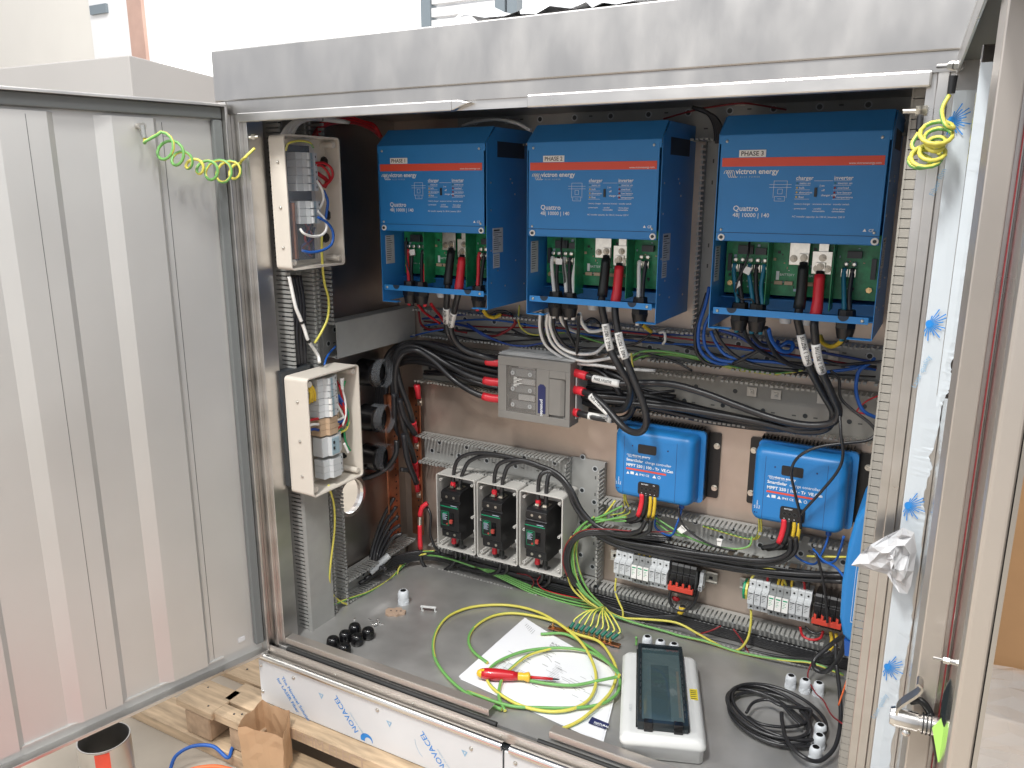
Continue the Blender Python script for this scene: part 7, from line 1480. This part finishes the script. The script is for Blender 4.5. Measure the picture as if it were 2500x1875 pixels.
for q in (.12, .25, .4, .55, .7, .85): levels.append([bagpt(*(ring_t[k].lerp(ring_b[k], q))) for k in range(24)])
levels.append(ring_b); b.loft(levels, 0, False, True, False)
lv2 = [[v+Vector((0, 0, 0)) for v in ring_t], [(sum(cs4, Vector())/4).lerp(v, .93)+Vector((0, 0, -.08)) for v in ring_t]]
bg = b.build('bag_sides', 'kraft', t, fix=False)
# steel pipe
t = thing('steel_pipe', 'upright steel pipe with a red paint mark below the left door', 'pipe', (.085, -1.055, -.262))
pc_ = P(253, 1800, 'z', -.05); rp_ = (P(192, 1800, 'z', -.05)-P(312, 1800, 'z', -.05)).length/2
b = MB(); b.cyl((pc_.x, pc_.y, -.262), (pc_.x, pc_.y, -.05), rp_, n=32, cap=False); b.cyl((pc_.x, pc_.y, -.262), (pc_.x, pc_.y, -.0505), rp_*.95, n=32, cap=False); b.ring((pc_.x, pc_.y, -.052), (0, 0, 1), rp_*.95, rp_, .002, 32)
b.build('pipe_wall', 'steel', t)
b = MB(); aa0 = math.atan2(CAM.y-pc_.y, CAM.x-pc_.x)-.15
for k in range(5):
    a0_, a1_ = aa0+(k-2.5)*.11, aa0+(k-1.5)*.11
    b.quad(*[(pc_.x+(rp_+.0008)*math.cos(a), pc_.y+(rp_+.0008)*math.sin(a), z) for a, z in ((a0_, -.20-.01*(k % 2)), (a1_, -.20+.008*(k % 3)), (a1_, -.055), (a0_, -.055))])
b.build('red_mark', 'stripe_red', t, fix=False)
cable('hose', 'blue hose arching over the floor beside the paper bag', [(415, 1880, 'z', -.25), (430, 1845, 'z', -.22), (470, 1822, 'z', -.20), (520, 1822, 'z', -.20), (556, 1850, 'z', -.22), (568, 1825, 'z', -.22), (590, 1800, 'z', -.24)], .005, 'blue_cable')
cable('strap', 'orange strap on the floor beside the paper bag', [(440, 1890, 'z', -.255), (480, 1876, 'z', -.252), (530, 1872, 'z', -.252), (580, 1884, 'z', -.255)], .006, 'orange', cat='strap')
# second steel cabinet behind the left door
t = thing('second_cabinet', 'second grey steel cabinet standing behind the left door', 'cabinet', (-1.2, -.3, -.26))
zz_ = 1.66
c1 = P(315, 134, 'z', zz_); c2 = P(-140, 180, 'z', zz_); c3_ = P(700, 232, 'z', zz_)
ed1 = (c2-c1); ed2 = (c3_-c1)
c4_ = c2+ed2
b = MB(); b.hexa([Vector((v.x, v.y, -.262)) for v in (c1, c2, c4_, c3_)], [Vector((v.x, v.y, zz_)) for v in (c1, c2, c4_, c3_)]); b.build('shell', 'cabinet_grey', t, bevel=.004)
# wall and pillar behind
def slab(name, label, u0, u1, y, z0, z1, m, th=.15, cat='wall', v=60):
    a_, c_ = P(u0, v, 'y', y), P(u1, v, 'y', y); b = MB(); b.box(a_.x, c_.x, y, y+th, z0, z1); o = b.build(name, m); return tag(o, label, cat)
slab('wall_panel', 'cream wall panel far behind the left door', -900, 232, 4.0, -.262, 7.5, 'wall_cream')
t = thing('pillar', 'white and brown painted pillar behind the second cabinet', 'pillar', tuple(P(300, 60, 'y', 3.9)))
a_, c_, d_, e_ = [P(u, 60, 'y', 3.9).x for u in (222, 284, 318, 372)]
b = MB(); b.box(a_, d_, 3.9, 4.2, -.262, 7.5); b.build('white_face', 'pillar_white', t); b = MB(); b.box(d_, e_-.12, 3.88, 3.92, -.262, 7.5); b.build('brown_face', 'pillar_brown', t)
pz = P(250, 18, 'y', 3.89).z; b = MB(); b.box(P(222, 18, 'y', 3.89).x, P(262, 18, 'y', 3.89).x, 3.87, 3.9, pz-.06, pz+.03); b.build('bracket', 'frame_grey', t)
# grey rack seen over the canopy
t = thing('grey_rack', 'grey metal rack with light shelves seen above the cabinet', 'rack', tuple(P(1100, 20, 'y', 1.6)))
for u0, u1 in ((1027, 1050), (1208, 1232), (1238, 1262)):
    a_, c_ = P(u0, 30, 'y', 1.6), P(u1, 30, 'y', 1.6); b = MB(); b.box(a_.x, c_.x, 1.6, 1.66, -.262, 3.2); b.build('post', 'frame_grey', t)
for v0, v1 in ((-40, 2), (12, 34), (42, 60)):
    a_, c_ = P(1050, v0, 'y', 1.6), P(1208, v1, 'y', 1.6); z0, z1 = sorted((P(1130, v0, 'y', 1.62).z, P(1130, v1, 'y', 1.62).z)); b = MB(); b.box(a_.x, c_.x, 1.61, 1.65, z0, z1); b.build('shelf', 'pillar_white', t)
a_, c_ = P(1050, 30, 'y', 2.2), P(1262, 30, 'y', 2.2); b = MB(); b.box(a_.x, c_.x, 2.2, 2.24, -.2, 3.4); b.build('back_sheet', 'blind_grey', t)
# crumpled film on the cabinet roof
b = MB(); rnd = random.Random(21); nx, ny = 26, 7; vs = []
for i in range(nx+1):
    for j in range(ny+1):
        vs.append((.86+.70*i/nx+rnd.uniform(-.012, .012), -.655+.30*j/ny+rnd.uniform(-.01, .01), 1.602+rnd.random()**2*.048*(1 if 0 < j else .25)))
b.add(vs, [(i*(ny+1)+j, (i+1)*(ny+1)+j, (i+1)*(ny+1)+j+1, i*(ny+1)+j+1) for i in range(nx) for j in range(ny)]); o = b.build('roof_film', 'film_torn', fix=False); tag(o, 'crumpled silver film lying on top of the cabinet', 'film')
# right side beyond the door
b = MB(); b.box(1.872, 2.9, .32, 1.3, P(2450, 1640, 'y', .32).z, 2.6); o = b.build('cardboard_box', 'cardboard', bevel=.01); tag(o, 'tall brown cardboard box beyond the right door', 'box')
zw = P(2450, 1680, 'y', .2).z
b = MB(); rnd = random.Random(5); nx = 14; vs = []
for i in range(nx+1):
    for j in range(nx+1):
        vs.append((1.84+.9*i/nx+rnd.uniform(-.012, .012), -.12+.42*j/nx+rnd.uniform(-.012, .012), zw-.12+rnd.uniform(-.012, .016)+.13*(j/nx)**.7))
b.add(vs, [(i*(nx+1)+j, (i+1)*(nx+1)+j, (i+1)*(nx+1)+j+1, i*(nx+1)+j+1) for i in range(nx) for j in range(nx)], 0, False); o = b.build('plastic_wrap', 'wrap', fix=False); tag(o, 'crumpled clear plastic wrap on the stone coloured block beyond the right door', 'wrap')
b = MB(); b.box(1.85, 2.8, -.14, .30, -.262, zw-.14); o = b.build('stone_block', 'stone', bevel=.02); tag(o, 'rough stone coloured block under plastic wrap beyond the right door', 'block')
